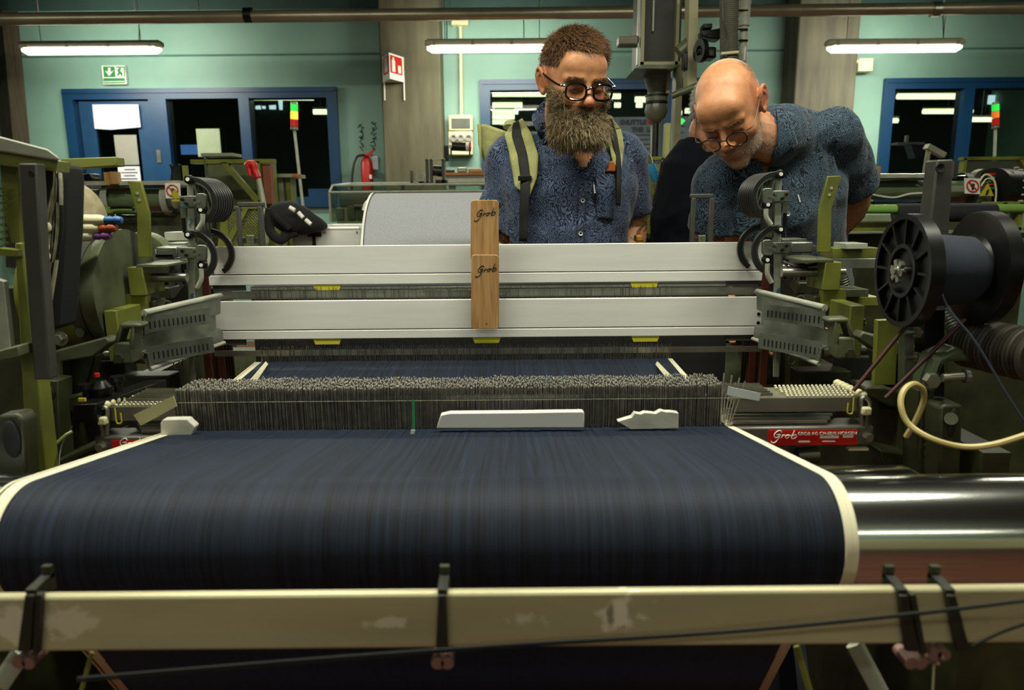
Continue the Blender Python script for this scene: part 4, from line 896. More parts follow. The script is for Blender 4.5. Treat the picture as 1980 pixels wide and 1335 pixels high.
MB().lathe(c, ax, [(.006, .03), (.01, .050), (.05, .053), (.09, .050), (L2.length - .006, .034)], 48).build('wound_yarn', YARN, t)
m = MB()
for k in range(6):
    a = 2 * math.pi * k / 6 + .2; d_ = Vector((0, math.cos(a), math.sin(a))); m.bar(c - ax * .012, c - ax * .012 + d_ * .017, .008, .006, up=ax)
m.lathe(c - ax * .016, ax, [(0, 0), (0, .008), (.008, .010), (.008, 0)], 18); m.build('star_nut', STEEL, t)
MB().cyl(c - ax * .02, c + L2 + ax * .03, .006, 14).build('spindle', STEEL, t)
yarn([(1800, 500, 1.03), (1830, 590, 1.0), (1885, 660, .97), (1945, 760, .94), (1990, 830, .92)], .0016, 'indigo_thread', 'dark thread leaving the black spool toward the lower right', YARN)
t = thing('spool_stand', 'dark square post with an eye hole carrying the black spool', 'post', P(1810, 800, 1.2))
MB().pprism([(1812, 309), (1845, 308), (1835, 455), (1828, 640), (1790, 640), (1796, 455)], 1.2, .035, dx=0).build('post', GREYP, t, bevel=.003)
q = P(1818, 325, 1.198); MB().lathe(q, (0, 1, 0), [(0, .0035), (-.001, .007), (.002, .007)], 18).cyl(q, q + Vector((0, .001, 0)), .0045).build('eye_hole', BLACKM, t)
MB().pprism([(1788, 600), (1826, 600), (1826, 770), (1788, 770)], 1.13, .03).build('lower_post', BLACK, t)
t = thing('olive_upright_stand', 'olive flat uprights and bolts of the frame below the black spool', 'machine frame', P(1740, 930, 1.1))
MB().pprism([(1697, 620), (1738, 618), (1732, 745), (1691, 745)], 1.16, .012).build('upright', OLIVE, t, bevel=.001)
MB().pprism([(1750, 630), (1768, 632), (1766, 775), (1748, 775)], 1.13, .02).build('steel_strip', ZINC, t)
for v in (643, 691):
    q = P(1768, v, 1.12); MB().cyl(q - Vector((.014, 0, 0)), q + Vector((.012, 0, 0)), .0035, 12).hexb(q, q + Vector((.008, 0, 0)), .0085).build('threaded_bolt', STEEL, t)
t = thing('cast_u_bracket', 'green cast fork bracket with long bolt on the right frame', 'bracket', P(1830, 940, 1.05))
MB().pprism([(1797, 735), (1815, 690), (1860, 672), (1880, 700), (1835, 700), (1822, 712), (1812, 760), (1796, 760)], 1.04, .05).build('fork', mat('green_cast', '4d5a3c', .4, scale=20, var=.3), t, bevel=.006)
MB().pprism([(1780, 755), (1808, 748), (1806, 935), (1776, 935)], 1.06, .05).build('left_post', OLIVED, t, bevel=.003)
MB().pprism([(1818, 790), (1826, 783), (1862, 783), (1858, 935), (1816, 935)], 1.02, .05).build('slotted_post', OLIVED, t, bevel=.004)
q = P(1842, 818, 1.018); MB().sph(q, (.006, .003, .022), 12, 8).build('slot', BLACKM, t); MB().cyl(P(1839, 810, 1.016), P(1839, 810, 1.01), .009, 16).build('slot_bolt', OLIVEG, t)
q = P(1797, 734, 1.03); MB().hexb(q - Vector((0, .012, 0)), q, .011).build('bolt', STEEL, t); MB().cyl(P(1822, 731, 1.03), P(1862, 728, 1.03), .006, 14).lathe(P(1864, 728, 1.03), (1, 0, 0), [(0, 0), (0, .010), (.006, .010), (.006, 0)], 18).build('long_bolt', STEEL, t)
for v in (760, 775, 850, 862, 880): MB().sph(P(1791, v, 1.058), (.004, .002, .006), 10, 6).build('cast_hole', BLACKM, t)
o = MB(); 
for k in range(26): 
    pass
def coil(a, b, r, n, wr, name, m_, par=None):
    a, b = Vector(a), Vector(b); d_ = (b - a); L_ = d_.length; d_.normalize(); x_ = d_.cross(Vector((0, 1, 0))).normalized(); y_ = d_.cross(x_)
    return MB().tube([a + d_ * L_ * i / (n * 10) + (x_ * math.cos(i * .628) + y_ * math.sin(i * .628)) * r for i in range(n * 10)], wr, 6).build(name, m_, par)
o = coil(P(1815, 592, 1.25), P(1862, 668, 1.2), .009, 14, .0022, 'coil_spring', ZINC); tag(o, 'bright coil spring slanting below the black spool', 'spring')
o = coil(P(1628, 530, 1.5), P(1636, 562, 1.5), .010, 7, .0022, 'coil_spring', OLIVEG); tag(o, 'upright coil spring behind the right stepped beam', 'spring')
o = coil(P(1645, 605, 1.4), P(1668, 628, 1.38), .010, 6, .0022, 'coil_spring', OLIVEG); tag(o, 'short coil spring beside the right perforated tray', 'spring')
t = thing('corrugated_hose', 'thick brown-grey corrugated hose entering at the right edge', 'hose', P(1940, 720, 1.0))
a, b = P(1872, 662, 1.12), P(2010, 690, 1.0); dd = (b - a); prof = []
for k in range(60): prof.append((dd.length * k / 59, .036 + .0035 * math.sin(k * 1.9)))
MB().lathe(a, dd, [(0, 0)] + prof + [(dd.length, 0)], 32).build('hose_wall', mat('dusty_brown_hose', '3c352a', .6, scale=12, var=.3), t)
MB().lathe(a - dd.normalized() * .02, dd, [(0, 0), (0, .026), (.024, .03), (.024, 0)], 24).build('collar', BLACKR, t)
HOSEM = mat('beige_air_hose', 'b5a468', .45, var=.15)
yarn([(1752, 845, 1.02), (1770, 815, 1.01), (1786, 775, 1.0), (1783, 752, .99), (1765, 743, .98), (1747, 757, .97), (1742, 785, .96), (1757, 820, .95), (1800, 848, .93), (1860, 864, .92), (1920, 860, .91), (1995, 838, .9)], .0042, 'air_hose', 'beige air hose looping in front of the right frame', HOSEM, 'hose')
DR = mat('dark_red_paint', '3e1210', .5)
for (a, b, lb) in (((1762, 618, 1.1), (1650, 756, 1.1), 'upper dark red rod slanting down left under the spool'), ((1866, 618, 1.06), (1712, 770, 1.06), 'lower dark red rod slanting down left under the spool')):
    o = MB().cyl(P(*a), P(*b), .0032, 12).build('slanting_rod', DR); tag(o, lb, 'rod', 'dark red rods under the spool')
o = MB().pprism([(1700, 755), (1770, 755), (1772, 800), (1700, 790)], 1.22, .05).build('upper_casting', OLIVED, bevel=.003); tag(o, 'dark cast lug just behind the top of the beige hose loop', 'casting')
o = MB().pprism([(1700, 870), (1760, 880), (1770, 925), (1710, 915)], 1.15, .05).build('lower_casting', OLIVED, bevel=.003); tag(o, 'dark cast ledge behind the beige hose loop', 'casting')
# table-like bright parts at mid right
t = thing('right_slide_table', 'grey machined plates on top of the right side frame', 'machine plates', P(1650, 510, 1.6))
for (u0, v0, u1, v1, y, mt) in ((1512, 462, 1560, 476, 1.56, ZINC), (1520, 476, 1585, 486, 1.55, GREYP), (1636, 471, 1678, 482, 1.5, WHITEP), (1610, 480, 1700, 500, 1.52, OLIVE), (1628, 560, 1680, 575, 1.35, OLIVEG), (1600, 575, 1700, 592, 1.38, OLIVE), (1940, 462, 1990, 472, 1.6, STEEL), (1945, 500, 1990, 512, 1.5, STEEL)):
    MB().pbox(u0, v0, u1, v1, y, .06).build('machined_plate', mt, t, bevel=.001)
MB().cyl(P(1512, 518, 1.4), P(1556, 518, 1.4), .008, 14).build('shaft', STEEL, t)
MB().tube(spline([P(1515, 506, 1.4), P(1540, 514, 1.38), P(1575, 512, 1.38), P(1582, 500, 1.38)]), .003, 8).build('rubber_hose', BLACKR, t)
t = thing('left_slide_table', 'grey machined plates on top of the left side frame behind the bracket', 'machine plates', P(320, 500, 1.6))
for (u0, v0, u1, v1, y, mt) in ((318, 449, 362, 466, 1.75, WHITEP), (322, 470, 358, 480, 1.62, ZINC), (300, 482, 345, 492, 1.55, WHITEP), (300, 492, 335, 498, 1.5, BLACK), (337, 498, 360, 520, 1.5, ZINC)):
    MB().pbox(u0, v0, u1, v1, y, .06).build('machined_plate', mt, t, bevel=.001)
# slotted black uprights in front of the far machinery
for (ua, ub, lb) in ((458, 510, 'dark slotted upright frame behind the rail, left of the black bag'), (1335, 1380, 'dark slotted upright frame in front of the third person')):
    y = 1.72; t = thing('slotted_upright', lb, 'upright frame', P((ua + ub) / 2, 480, y)); v0 = 391 if ua < 900 else 375
    MB().pbox(ua, v0, ub, v0 + 9, y, .01).build('crossbar', GREYP, t, bevel=.002)
    for a_, b_ in ((ua, ua + 9), (ub - 10, ub)): MB().pbox(a_, v0 + 8, b_, 500, y, .01).build('upright', GREYP, t, bevel=.002)
    MB().pbox((ua + ub) / 2 - 7, 455, (ua + ub) / 2 + 7, 500, y, .01).build('inner_tongue', OLIVEG, t, bevel=.002)
    MB().pbox(ua, 460, ub, 470, y + .01, .01).build('lower_crossbar', GREYP, t)
# ---------------- neighbouring looms and the middle distance ----------------
random.seed(9)
CLEAR = glass('clear_guard', 'e4ece0', .16, .05)
GGREEN = mat('grey_green_metal', '8c9478', .4, var=.2)
def floorbox(u0, u1, v, Y, th, name, m_, par, v1=None):
    p, q = P(u0, v, Y), P(u1, v, Y); return MB().box(p.x, q.x, Y, Y + th, 0 if v1 is None else P(u0, v1, Y).z, p.z).build(name, m_, par, bevel=.004)
def prohib(c, ex, ez, w, par, y=-.003):
    n = Vector(ex).cross(Vector(ez)).normalized(); n = n if n.y < 0 else -n; ex, ez = Vector(ex).normalized(), Vector(ez).normalized()
    MB().prism([c + ex * i * w + ez * j * w for i, j in ((-1, -1), (1, -1), (1, 1), (-1, 1))], -n * .003).build('sign_plate', WHT, par)
    ring = [c + n * .004 + (ex * math.cos(a) + ez * math.sin(a)) * w * .75 for a in [2 * math.pi * k / 28 for k in range(28)]]
    m = MB(); m.tube(ring, w * .09, 6, closed=True); m.tube([c + n * .004 + (ex - ez) * -w * .5, c + n * .004 + (ex - ez) * w * .5], w * .08, 6); m.build('red_ring', REDL, par)
    m = MB(); m.sph(c + n * .003 + ez * w * .1, (w * .3, .002, w * .25), 10, 6); m.bar(c + n * .003 - ez * w * .5, c + n * .003 + ez * .1 * w, w * .25, .002, up=n); m.build('hand_symbol', DK, par)
# left neighbour loom: clear roller guard
t = thing('neighbour_loom', 'grey-green loom with a clear rounded guard behind the left bobbins', 'loom', P(250, 500, 3.4))
y = 3.4
MB().pbox(158, 350, 345, 358, y, .5).build('top_rail', WHITEP, t); floorbox(150, 360, 412, y + .15, .5, 'bed', OLIVEG, t)
a, b = P(165, 385, y + .1), P(338, 385, y + .1); rg = .075
MB().lathe(a, b - a, [(0, rg), ((b - a).length, rg)], 36).build('clear_guard', CLEAR, t)
MB().cyl(a, b, .045, 20).build('inner_roller', GGREEN, t)
for u in (210, 322): q = P(u, 385, y + .1); MB().lathe(q, (1, 0, 0), [(0, .0765), (.03, .0765)], 36).build('guard_band', YEL if False else WHITEP, t)
MB().pbox(199, 400, 262, 412, y - .02, .06).build('green_roller', SKYGR, t)
MB().tube(spline([P(216, 405, y - .05), P(218, 402, y - .05), P(255, 402, y - .05), P(258, 408, y - .05)]), .006, 8).build('black_handle', BLACK, t)
prohib(P(334, 369, y - .02), (1, 0, 0), (0, .1, 1), .034, t)
MB().pprism([(330, 376), (338, 366), (346, 378), (340, 386)], y - .03, .02).build('yellow_clip', YEL, t); MB().pbox(332, 386, 349, 390, y - .03, .02).build('yellow_arm', YEL, t)
m = MB()
for k in range(7): m.tube(spline([P(330 + k * 3, 318 + (k % 3) * 5, 3.6), P(334 + k * 2, 330 + (k % 2) * 4, 3.6), P(331 + k * 3, 356, 3.6)], 3), .008, 6)
m.build('black_levers', BLACKR, t)
t = thing('wooden_block', 'small pair of brown wooden blocks on the left guard rail', 'wooden block', P(212, 358, 3.38))
MB().pbox(201, 333, 211, 358, 3.37, .05).build('block', WOOD, t); MB().pbox(212, 332, 223, 356, 3.37, .05).build('block', WOOD, t)
o = MB().pprism([(150, 345), (157, 336), (172, 335), (180, 343), (180, 350), (150, 350)], 3.9, .1).build('black_fitting', BLACK, bevel=.01); tag(o, 'black fitting in front of the blue door, left of the wooden blocks', 'fitting')
# small post near machine
for (u, v0, v1, y, m_, lb) in ((357, 320, 352, 3.0, OLIVE, 'short olive upright left of the fan of black rollers'), (1848, 312, 345, 3.2, GREYP, 'short grey upright beside the dark eye post')):
    o = MB().pbox(u - 4, v0, u + 4, v1, y, .02).build('short_upright', m_); tag(o, lb, 'upright')
# olive frame with diagonal brace
t = thing('olive_machine_stand', 'olive machine frame with a diagonal brace in front of the left window', 'machine frame', P(450, 470, 3.6))
y = 3.6
MB().pbox(368, 308, 528, 316, y, .05).build('top_bar', OLIVE, t); MB().pprism([(426, 314), (438, 314), (512, 400), (500, 400)], y, .03).build('diagonal_brace', OLIVE, t)
MB().pbox(500, 312, 508, 480, y, .04).build('upright', OLIVE, t); MB().pbox(402, 318, 500, 480, y + .3, .02).build('back_panel', mat('olive_panel', '5d6340', .5, var=.3), t)
MB().pbox(388, 296, 450, 302, y, .12).build('shelf', GGREEN, t); MB().pprism([(393, 300), (397, 300), (403, 345), (399, 345)], y, .02).build('strut', OLIVEG, t)
MB().pbox(508, 310, 527, 480, y + .1, .1).build('side_panel', OLIVE, t); MB().pbox(510, 318, 524, 394, y + .02, .05).build('brown_panel', mat('rust_brown_panel', '7a3f28', .5, h2='8a5a44', scale=7), t)
for k in range(3): MB().pbox(528 + k * 14, 338, 537 + k * 14, 480, y + .3, .1).build('rear_upright', OLIVE if k % 2 == 0 else GGREEN, t)
MB().pbox(526, 336, 570, 343, y + .25, .2).build('rear_shelf', GGREEN, t); MB().pbox(565, 336, 573, 342, y + .2, .1).build('orange_end', ORANGE, t)
t = thing('mesh_guard', 'olive expanded metal guard with a diagonal strap, behind the fan of black rollers', 'guard', P(480, 470, 2.6))
y = 2.6; MB().pprism([(432, 402), (438, 402), (444, 480), (420, 480)], y, .02).build('left_bar', OLIVE, t)
MB().pbox(425, 398, 510, 404, y, .02).build('top_bar', OLIVE, t); MB().pprism([(470, 404), (480, 404), (440, 480), (428, 480)], y - .01, .01).build('diagonal_strap', OLIVE, t); MB().pbox(500, 400, 508, 480, y, .02).build('right_bar', OLIVE, t)
def mesh_panel(u0, v0, u1, v1, y, step, par, r=.0025):
    m = MB()
    k = u0 - (v1 - v0)
    while k < u1:
        for sg in (0, 1):
            aa, bb = max(k, u0), min(k + (v1 - v0), u1)
            if bb > aa:
                va, vb = v0 + (aa - k), v0 + (bb - k)
                if sg: va, vb = v0 + v1 - va, v0 + v1 - vb
                m.bar(P(aa, va, y), P(bb, vb, y), r, r, up=(0, 1, 0))
        k += step
    return m.build('mesh', OLIVE, par)
mesh_panel(425, 404, 500, 478, y + .01, 6, t)
MB().pbox(425, 404, 505, 480, y + .25, .02).build('rear_plate', OLIVED, t)
# red air gun with hose
t = thing('air_gun', 'red air gun hanging by its hook beside the olive diagonal brace', 'air gun', P(490, 370, 3.4))
MB().tube(spline([P(478, 322, 3.4), P(482, 317, 3.4), P(490, 318, 3.4), P(493, 330, 3.4), P(500, 346, 3.4)]), [.016] * 32 + [.012], 10).build('body', RED, t)
MB().tube([P(480, 322, 3.4), P(484, 340, 3.4)], .010, 8).build('trigger', RED, t); MB().tube(spline([P(500, 346, 3.4), P(507, 380, 3.38), P(513, 420, 3.36), P(515, 470, 3.36)]), .012, 8).build('hose', GGREEN, t)
# backpack black on aluminium crate
t = thing('metal_crate', 'open pale aluminium crate with rolled edges left of the white fabric roll', 'crate', P(640, 500, 2.9))
y = 2.9; z1 = P(640, 442, y).z; z0 = z1 - .35; xa, xb = P(566, 450, y).x, P(695, 450, y).x; xc = P(722, 430, y + .38).x
for (q0, q1, q2, q3) in (((xa, y), (xb, y), 0, 0), ((xb, y), (xc, y + .45), 0, 0), ((xa, y), (xa + .05, y + .45), 0, 0), ((xa + .05, y + .45), (xc, y + .45), 0, 0)):
    MB().bar((q0[0], q0[1], (z0 + z1) / 2), (q1[0], q1[1], (z0 + z1) / 2), .006, z1 - z0).build('side', ALU, t); MB().tube([(q0[0], q0[1], z1), (q1[0], q1[1], z1)], .007, 8).build('rolled_rim', ALU, t)
MB().box(xa, xc, y, y + .45, z0 - .01, z0).build('base', ALU, t)
for qx in (xa + .06, xc - .1):
    for qy in (y + .02, y + .4): MB().box(qx, qx + .03, qy, qy + .03, 0, z0 - .01).build('trolley_leg', GREYP, t)
m = MB(); 
for u in (598, 630, 690): m.cyl(P(u, 449, y - .003), P(u, 449, y - .008), .004, 8)
m.build('rivet', STEEL, t)
MB().pbox(594, 449, 621, 458, y - .006, .004).build('label', mat('dark_red_label', '5e1a1a', .5), t, label='small dark and red label')
MB().pbox(595, 450, 601, 457, y - .009, .004).build('label_mark', RED, t)
MB().pbox(603, 438, 609, 476, y - .02, .01).build('black_strap', BLACKM, t)
t = thing('black_bag', 'black bag with white piping slumped over the rim of the aluminium crate', 'bag', P(570, 460, 2.85))
y = 2.83
m = MB(); m.tube(spline([P(522, 402, y), P(545, 415, y), P(575, 425, y), P(602, 432, y), P(632, 438, y + .05)], 6), [q_ * .72 for q_ in (.02, .035, .05, .062, .07, .075, .08, .085, .09, .09, .09, .088, .085, .082, .08, .076, .072, .066, .058, .05, .045, .04, .03, .022, .012)], 14, flat=(Vector((0, 1, 0)), .8)); m.build('body', mat('black_cloth', '101011', .85, scale=40, bump=.5), t, subsurf=1)
MB().tube(spline([P(523, 404, y - .02), P(520, 425, y - .02), P(524, 450, y - .02), P(542, 463, y - .02), P(560, 452, y - .02), P(575, 448, y - .02)]), .019, 10, flat=(Vector((0, 1, 0)), .4)).build('shoulder_strap', BLACKM, t)
MB().tube(spline([P(528, 405, y - .03), P(536, 420, y - .05), P(560, 442, y - .04)]), .014, 8, flat=(Vector((0, 1, 0)), .4)).build('inner_strap', BLACKM, t)
for (a, b) in (((560, 401), (570, 407)), ((577, 411), (586, 421)), ((591, 425), (601, 434))): MB().tube([P(*a, y - .072), P(*b, y - .075)], .008, 8).build('piping', WHT, t)
# white fabric roll
t = thing('fabric_roll', 'big roll of pale grey woven fabric behind the frames, left of the wooden plate', 'fabric roll', P(830, 480, 2.6))
a = P(722, 470, 2.75); rad = .30; q = P(750, 374, 2.75); cz = q.z - rad
m = MB(); m.lathe((P(728, 420, 2.75).x, 2.75, cz), (1, 0, 0), [(0, 0), (0, rad - .004), (.004, rad), (.85, rad), (.85, 0)], 96)
m.build('wound_fabric', mat('pale_woven_fabric', 'a4a5aa', .85, scale=500, var=.18, bump=.4, thr=(.4, .6), stretch=(1, .5, .5)), t)
MB().lathe((P(726, 420, 2.75).x, 2.75, cz), (1, 0, 0), [(-.004, 0), (-.004, rad + .003), (.004, rad + .004)], 96).build('cut_edge', WHT, t)
MB().cyl((P(700, 420, 2.75).x, 2.75, cz), (P(728, 420, 2.75).x, 2.75, cz), .06, 20).build('core_shaft', STEEL, t)
qx = P(728, 420, 2.75).x
for k in (.12, .70): MB().box(qx + k, qx + k + .05, 2.72, 2.78, 0, cz - rad + .01).build('stand_post', GREYP, t)
# centre clear cover loom
t = thing('covered_loom', 'loom under an angular clear plastic cover behind the white fabric roll', 'loom', P(800, 500, 4.2))
y = 3.9
m = MB(); L0, L1 = P(636, 360, y).x, P(945, 360, y).x
prof = [(y, P(640, 430, y).z), (y, P(640, 372, y).z), (y + .08, P(640, 358, y).z), (y + .5, P(640, 353, y + .3).z), (y + .5, P(640, 430, y).z)]
m.add([(x, q[0], q[1]) for x in (L0, L1) for q in prof], [(0, 1, 6, 5), (1, 2, 7, 6), (2, 3, 8, 7), (3, 4, 9, 8), (0, 1, 2, 3, 4)])
m.build('clear_cover', CLEAR, t, smooth=False)
for pa, pb in (((L0, *prof[1]), (L1, *prof[1])), ((L0, *prof[2]), (L1, *prof[2])), ((L0, *prof[0]), (L0, *prof[1])), ((L0, *prof[1]), (L0, *prof[2])), ((L0, *prof[2]), (L0, *prof[3])), ((L0, *prof[3]), (L1, *prof[3]))): MB().tube([pa, pb], .006, 6).build('cover_edge', WHITEP, t)
for u in (775,): MB().bar((P(u, 360, y).x, y, prof[0][1]), (P(u, 360, y).x, y + .08, prof[2][1]), .02, .01).build('strap', GREYP, t)
floorbox(650, 940, 402, y + .05, .4, 'bed', GGREEN, t); MB().cyl(P(660, 385, y + .2), P(930, 385, y + .2), .05, 20).build('roller', GREYP, t)
for u, h in ((650, 14), (672, 20), (690, 12), (705, 18)): MB().pbox(u, 418 - h, u + 14, 424, y + .03, .06).build('fitting', OLIVEG, t)
MB().cyl(P(685, 400, y + .02), P(712, 400, y + .02), .012, 12).build('rod_end', BLACK, t)
q = P(722, 397, 3.3); o = MB().tube(spline([P(706, 408, 3.3), P(712, 394, 3.3), P(724, 390, 3.3), P(732, 400, 3.3)]), .016, 10).build('white_hook', WHT); tag(o, 'white rounded hook at the left edge of the pale fabric roll', 'hook')
# workbench with tools and little machine
t = thing('workbench', 'workbench with a thick brown wooden top against the teal wall', 'workbench', P(900, 440, 5.6))
y = 5.6; MB().pbox(858, 333, 1040, 338.5, y, .6).build('bench_top', mat('worn_bench_wood', '9a6a38', .5, scale=6, stretch=(1, 8, 8), var=.4), t); MB().pbox(862, 339, 1040, 356, y + .02, .55).build('drawer_front', WHITEP, t)
for u in (866, 1030):
    q = P(u, 350, y); MB().box(q.x, q.x + .05, y + .05, y + .11, 0, q.z).build('leg', WHITEP, t)
for (u0, v0, u1, v1, lb, mt) in ((861, 328, 878, 333, 'flat dark tool at the left end of the workbench', GREYP), (884, 324, 902, 333, 'small grey metal jig on the workbench', STEEL), (905, 326, 932, 333, 'low wooden tray of parts on the workbench', WOOD)):
    o = MB().pbox(u0, v0, u1, v1, y + .1, .1).build('bench_tool', mt, bevel=.006); tag(o, lb, 'tool')
t = thing('small_winder', 'small dark framed winding fixture standing on the clear cover', 'winder', P(845, 356, 4.2))
y = 4.2
MB().pbox(822, 306, 860, 310, y, .03).build('top_bar', STEEL, t)
for u in (823, 831, 854): MB().pbox(u, 308, u + 5, 354, y, .03).build('upright', GREYP, t)
MB().cyl(P(838, 330, y + .05), P(858, 332, y + .05), .030, 16).build('black_drum', BLACKR, t); MB().pbox(842, 348, 864, 355, y, .06).build('foot', BLACK, t)
MB().pbox(793, 330, 798, 354, y, .03).build('side_pin', OLIVEG, t); MB().lathe(P(814, 344, y), (0, 1, 0), [(0, .012), (0, .03), (.02, .03)], 18).build('guide_wheel', STEEL, t); MB().pbox(796, 351, 830, 355, y, .05).build('base_plate', STEEL, t)
t = thing('motor_spool', 'small black and silver motor with red end in front of the socket panel', 'motor', P(893, 300, 4.4))
MB().cyl(P(874, 283, 4.4), P(901, 284, 4.4), .026, 18).build('motor_body', BLACK, t); MB().cyl(P(901, 284, 4.4), P(907, 284, 4.4), .027, 18).build('silver_ring', WHT, t); MB().cyl(P(907, 284, 4.4), P(911, 284, 4.4), .026, 18).build('red_end', RED, t)
MB().pbox(858, 282, 867, 312, 4.38, .03).build('black_bracket', BLACK, t); MB().pbox(866, 280, 874, 286, 4.4, .03).build('link', STEEL, t)
for u in (872, 908): MB().pbox(u - 1.5, 286, u + 1.5, 302, 4.4, .02).build('leg', BLACK, t)
# centre-right: green guards, posts, ducts
t = thing('mesh_guard', 'olive mesh side guard between the two men with a diagonal bar', 'guard', P(1255, 480, 2.9))
y = 2.9
MB().pbox(1222, 303, 1284, 309, y, .03).build('top_bar', OLIVE, t); MB().pprism([(1232, 330), (1242, 330), (1278, 388), (1268, 388)], y - .01, .02).build('diagonal_bar', OLIVE, t)
mesh_panel(1226, 309, 1278, 385, y + .02, 5, t, .0022); MB().pbox(1277, 306, 1284, 470, y, .03).build('upright', OLIVE, t)
MB().pprism([(1215, 394), (1232, 388), (1284, 388), (1296, 398), (1296, 404), (1215, 404)], y - .2, .12).build('housing_top', GGREEN, t)
mesh_panel(1216, 404, 1292, 462, y - .18, 5, t, .0022); MB().pprism([(1266, 404), (1276, 404), (1240, 470), (1228, 470)], y - .2, .01).build('strap_left', OLIVE, t); MB().pprism([(1262, 404), (1272, 404), (1296, 440), (1290, 448)], y - .2, .01).build('strap_right', OLIVE, t)
MB().pprism([(1292, 400), (1285, 400), (1250, 450), (1256, 454)], y - .21, .01).build('strap_right', OLIVE, t)
MB().pbox(1287, 398, 1296, 480, y - .19, .03).build('corner_post', OLIVE, t); MB().pbox(1220, 404, 1290, 480, y + .02, .02).build('rear_plate', OLIVED, t)
t = thing('air_gun', 'blue air gun hanging on the olive mesh guard between the two men', 'air gun', P(1262, 350, 2.8))
MB().tube([P(1258, 318, 2.8), P(1263, 335, 2.8), P(1268, 350, 2.8)], [.016, .018, .009], 10).build('body', TEALB, t); MB().tube([P(1256, 322, 2.8), P(1252, 330, 2.8)], .008, 8).build('trigger', TEALB, t)
MB().tube(spline([P(1246, 299, 2.8), P(1254, 300, 2.8), P(1260, 316, 2.8)]), .006, 8).build('nozzle', STEEL, t); MB().tube([P(1267, 349, 2.8), P(1270, 357, 2.8)], .006, 8).build('connector', STEEL, t)
POSTM = mat('pale_olive_post', '9a9470', .5, scale=6, var=.2)
t = thing('suction_unit', 'dusty vertical suction cabinet with glazed front, cone and pipe between the men', 'suction unit', P(1290, 500, 3.4))
y = 3.4
MB().pbox(1245, -60, 1318, 122, y + .04, .3).build('cabinet', mat('smoky_grey', '16170f', .6, scale=3, h2='35332b', thr=(.45, .8)), t)
for (u0, v0, u1, v1) in ((1240, -60, 1247, 126), (1308, -60, 1314, 126), (1238, 119, 1316, 126)): MB().pbox(u0, v0, u1, v1, y, .06).build('door_frame', POSTM, t)
MB().pprism([(1228, 132), (1240, 125), (1314, 125), (1300, 133)], y - .05, .3).build('sill', OLIVEG, t)
MB().pbox(1262, 0, 1265, 60, y + .02, .02).build('light_strip', WHITEP, t)
MB().pbox(1197, 68, 1238, 86, y, .08).build('side_box', mat('grey_box', '6e6858', .5), t, bevel=.006); MB().pbox(1234, -60, 1238, 125, y, .03).build('conduit', WHITEP, t)
c = P(1271, 136, y + .15)
def vz(v): return P(1271, v, y + .15).z - c.z
SM = mat('smoky_clear_plastic', '6b6a58', .3, var=.5, scale=7)
MB().lathe(c, (0, 0, 1), [(0, 0), (0, .062), (vz(150), .062), (vz(176), .042), (vz(182), .042), (vz(184), .050), (vz(196), .050), (vz(198), .045), (vz(215), .055), (vz(228), .045), (vz(240), .014), (vz(241), 0)], 32).build('cone', SM, t)
MB().cyl((c.x, c.y, c.z + vz(238)), (c.x, c.y, c.z + vz(305)), .016, 14).build('drain_pipe', BLACKR, t)
for v in (184, 198): MB().cyl((c.x, c.y, c.z + vz(v)), (c.x, c.y, c.z + vz(v + 3)), .054, 24).build('ring', BLACK, t)
for (u0, v0, u1, v1, nm) in ((1289, 125, 1296, 180, 'pale_post'), (1302, 120, 1314, 520, 'long_post'), ): MB().pbox(u0, v0, u1, v1, y + .1, .08).build(nm, POSTM, t)
t = thing('yellow_green_post', 'pale yellow-green upright post right of the blue air gun', 'post', P(1289, 480, 3.1)); MB().pprism([(1288, 238), (1297, 238), (1290, 398), (1281, 398)], 3.1, .05).build('post', mat('yellow_green_paint', 'a0a060', .45), t); q = P(1285, 396, 3.1); stand(t, q.x, 3.125, q.z)
t = thing('tall_post', 'tall pale olive post left of the corrugated duct, with a sloping arm', 'post', P(1338, 500, 3.2))
MB().pprism([(1334, -40), (1351, -40), (1347, 172), (1329, 172)], 3.2, .08).build('post', POSTM, t); MB().tube([P(1298, 186, 3.2), P(1350, 165, 3.2)], .014, 12).build('sloping_arm', OLIVEG, t)
MB().tube([P(1312, 102, 3.25), P(1334, 84, 3.25)], .03, 10).build('brace', OLIVEG, t); MB().pprism([(1323, 100), (1331, 100), (1330, 136), (1322, 132)], 3.15, .05).build('fitting', BLACK, t, bevel=.005)
for k, (u, v, lb) in enumerate(((1372, 60, 'upper black spotlight clamped to the corrugated duct'), (1372, 98, 'lower black spotlight clamped to the tall post'))):
    t = thing('spotlight', lb, 'spotlight', P(u, v, 3.1))
    if k == 0:
        MB().pbox(1360, 45, 1378, 55, 3.1, .06).build('head', BLACK, t, bevel=.004); MB().pprism([(1357, 58), (1380, 56), (1394, 52), (1393, 76), (1372, 74), (1358, 70)], 3.1, .07).build('bracket', BLACK, t, bevel=.004)
    else:
        MB().pbox(1367, 90, 1386, 112, 3.1, .08).build('head', BLACK, t, bevel=.006); MB().pbox(1371, 97, 1380, 107, 3.09, .02).build('plate', GREYP, t); MB().tube([P(1349, 100, 3.1), P(1368, 102, 3.1)], .012, 8).build('arm', BLACK, t); MB().lathe(P(1351, 98, 3.1), (1, .3, 0), [(0, .02), (0, .045), (.02, .045), (.02, .02)], 18).build('clamp_ring', BLACK, t)
    MB().tube(spline([P(1360, v - 10, 3.08), P(1354, v, 3.08), P(1358, v + 10, 3.08), P(1372, v + 6, 3.08)]), .002, 6).build('cable', BLACK, t)
t = thing('corrugated_duct', 'dark grey ribbed flexible duct dropping behind the bald head', 'duct', P(1410, 200, 3.0))
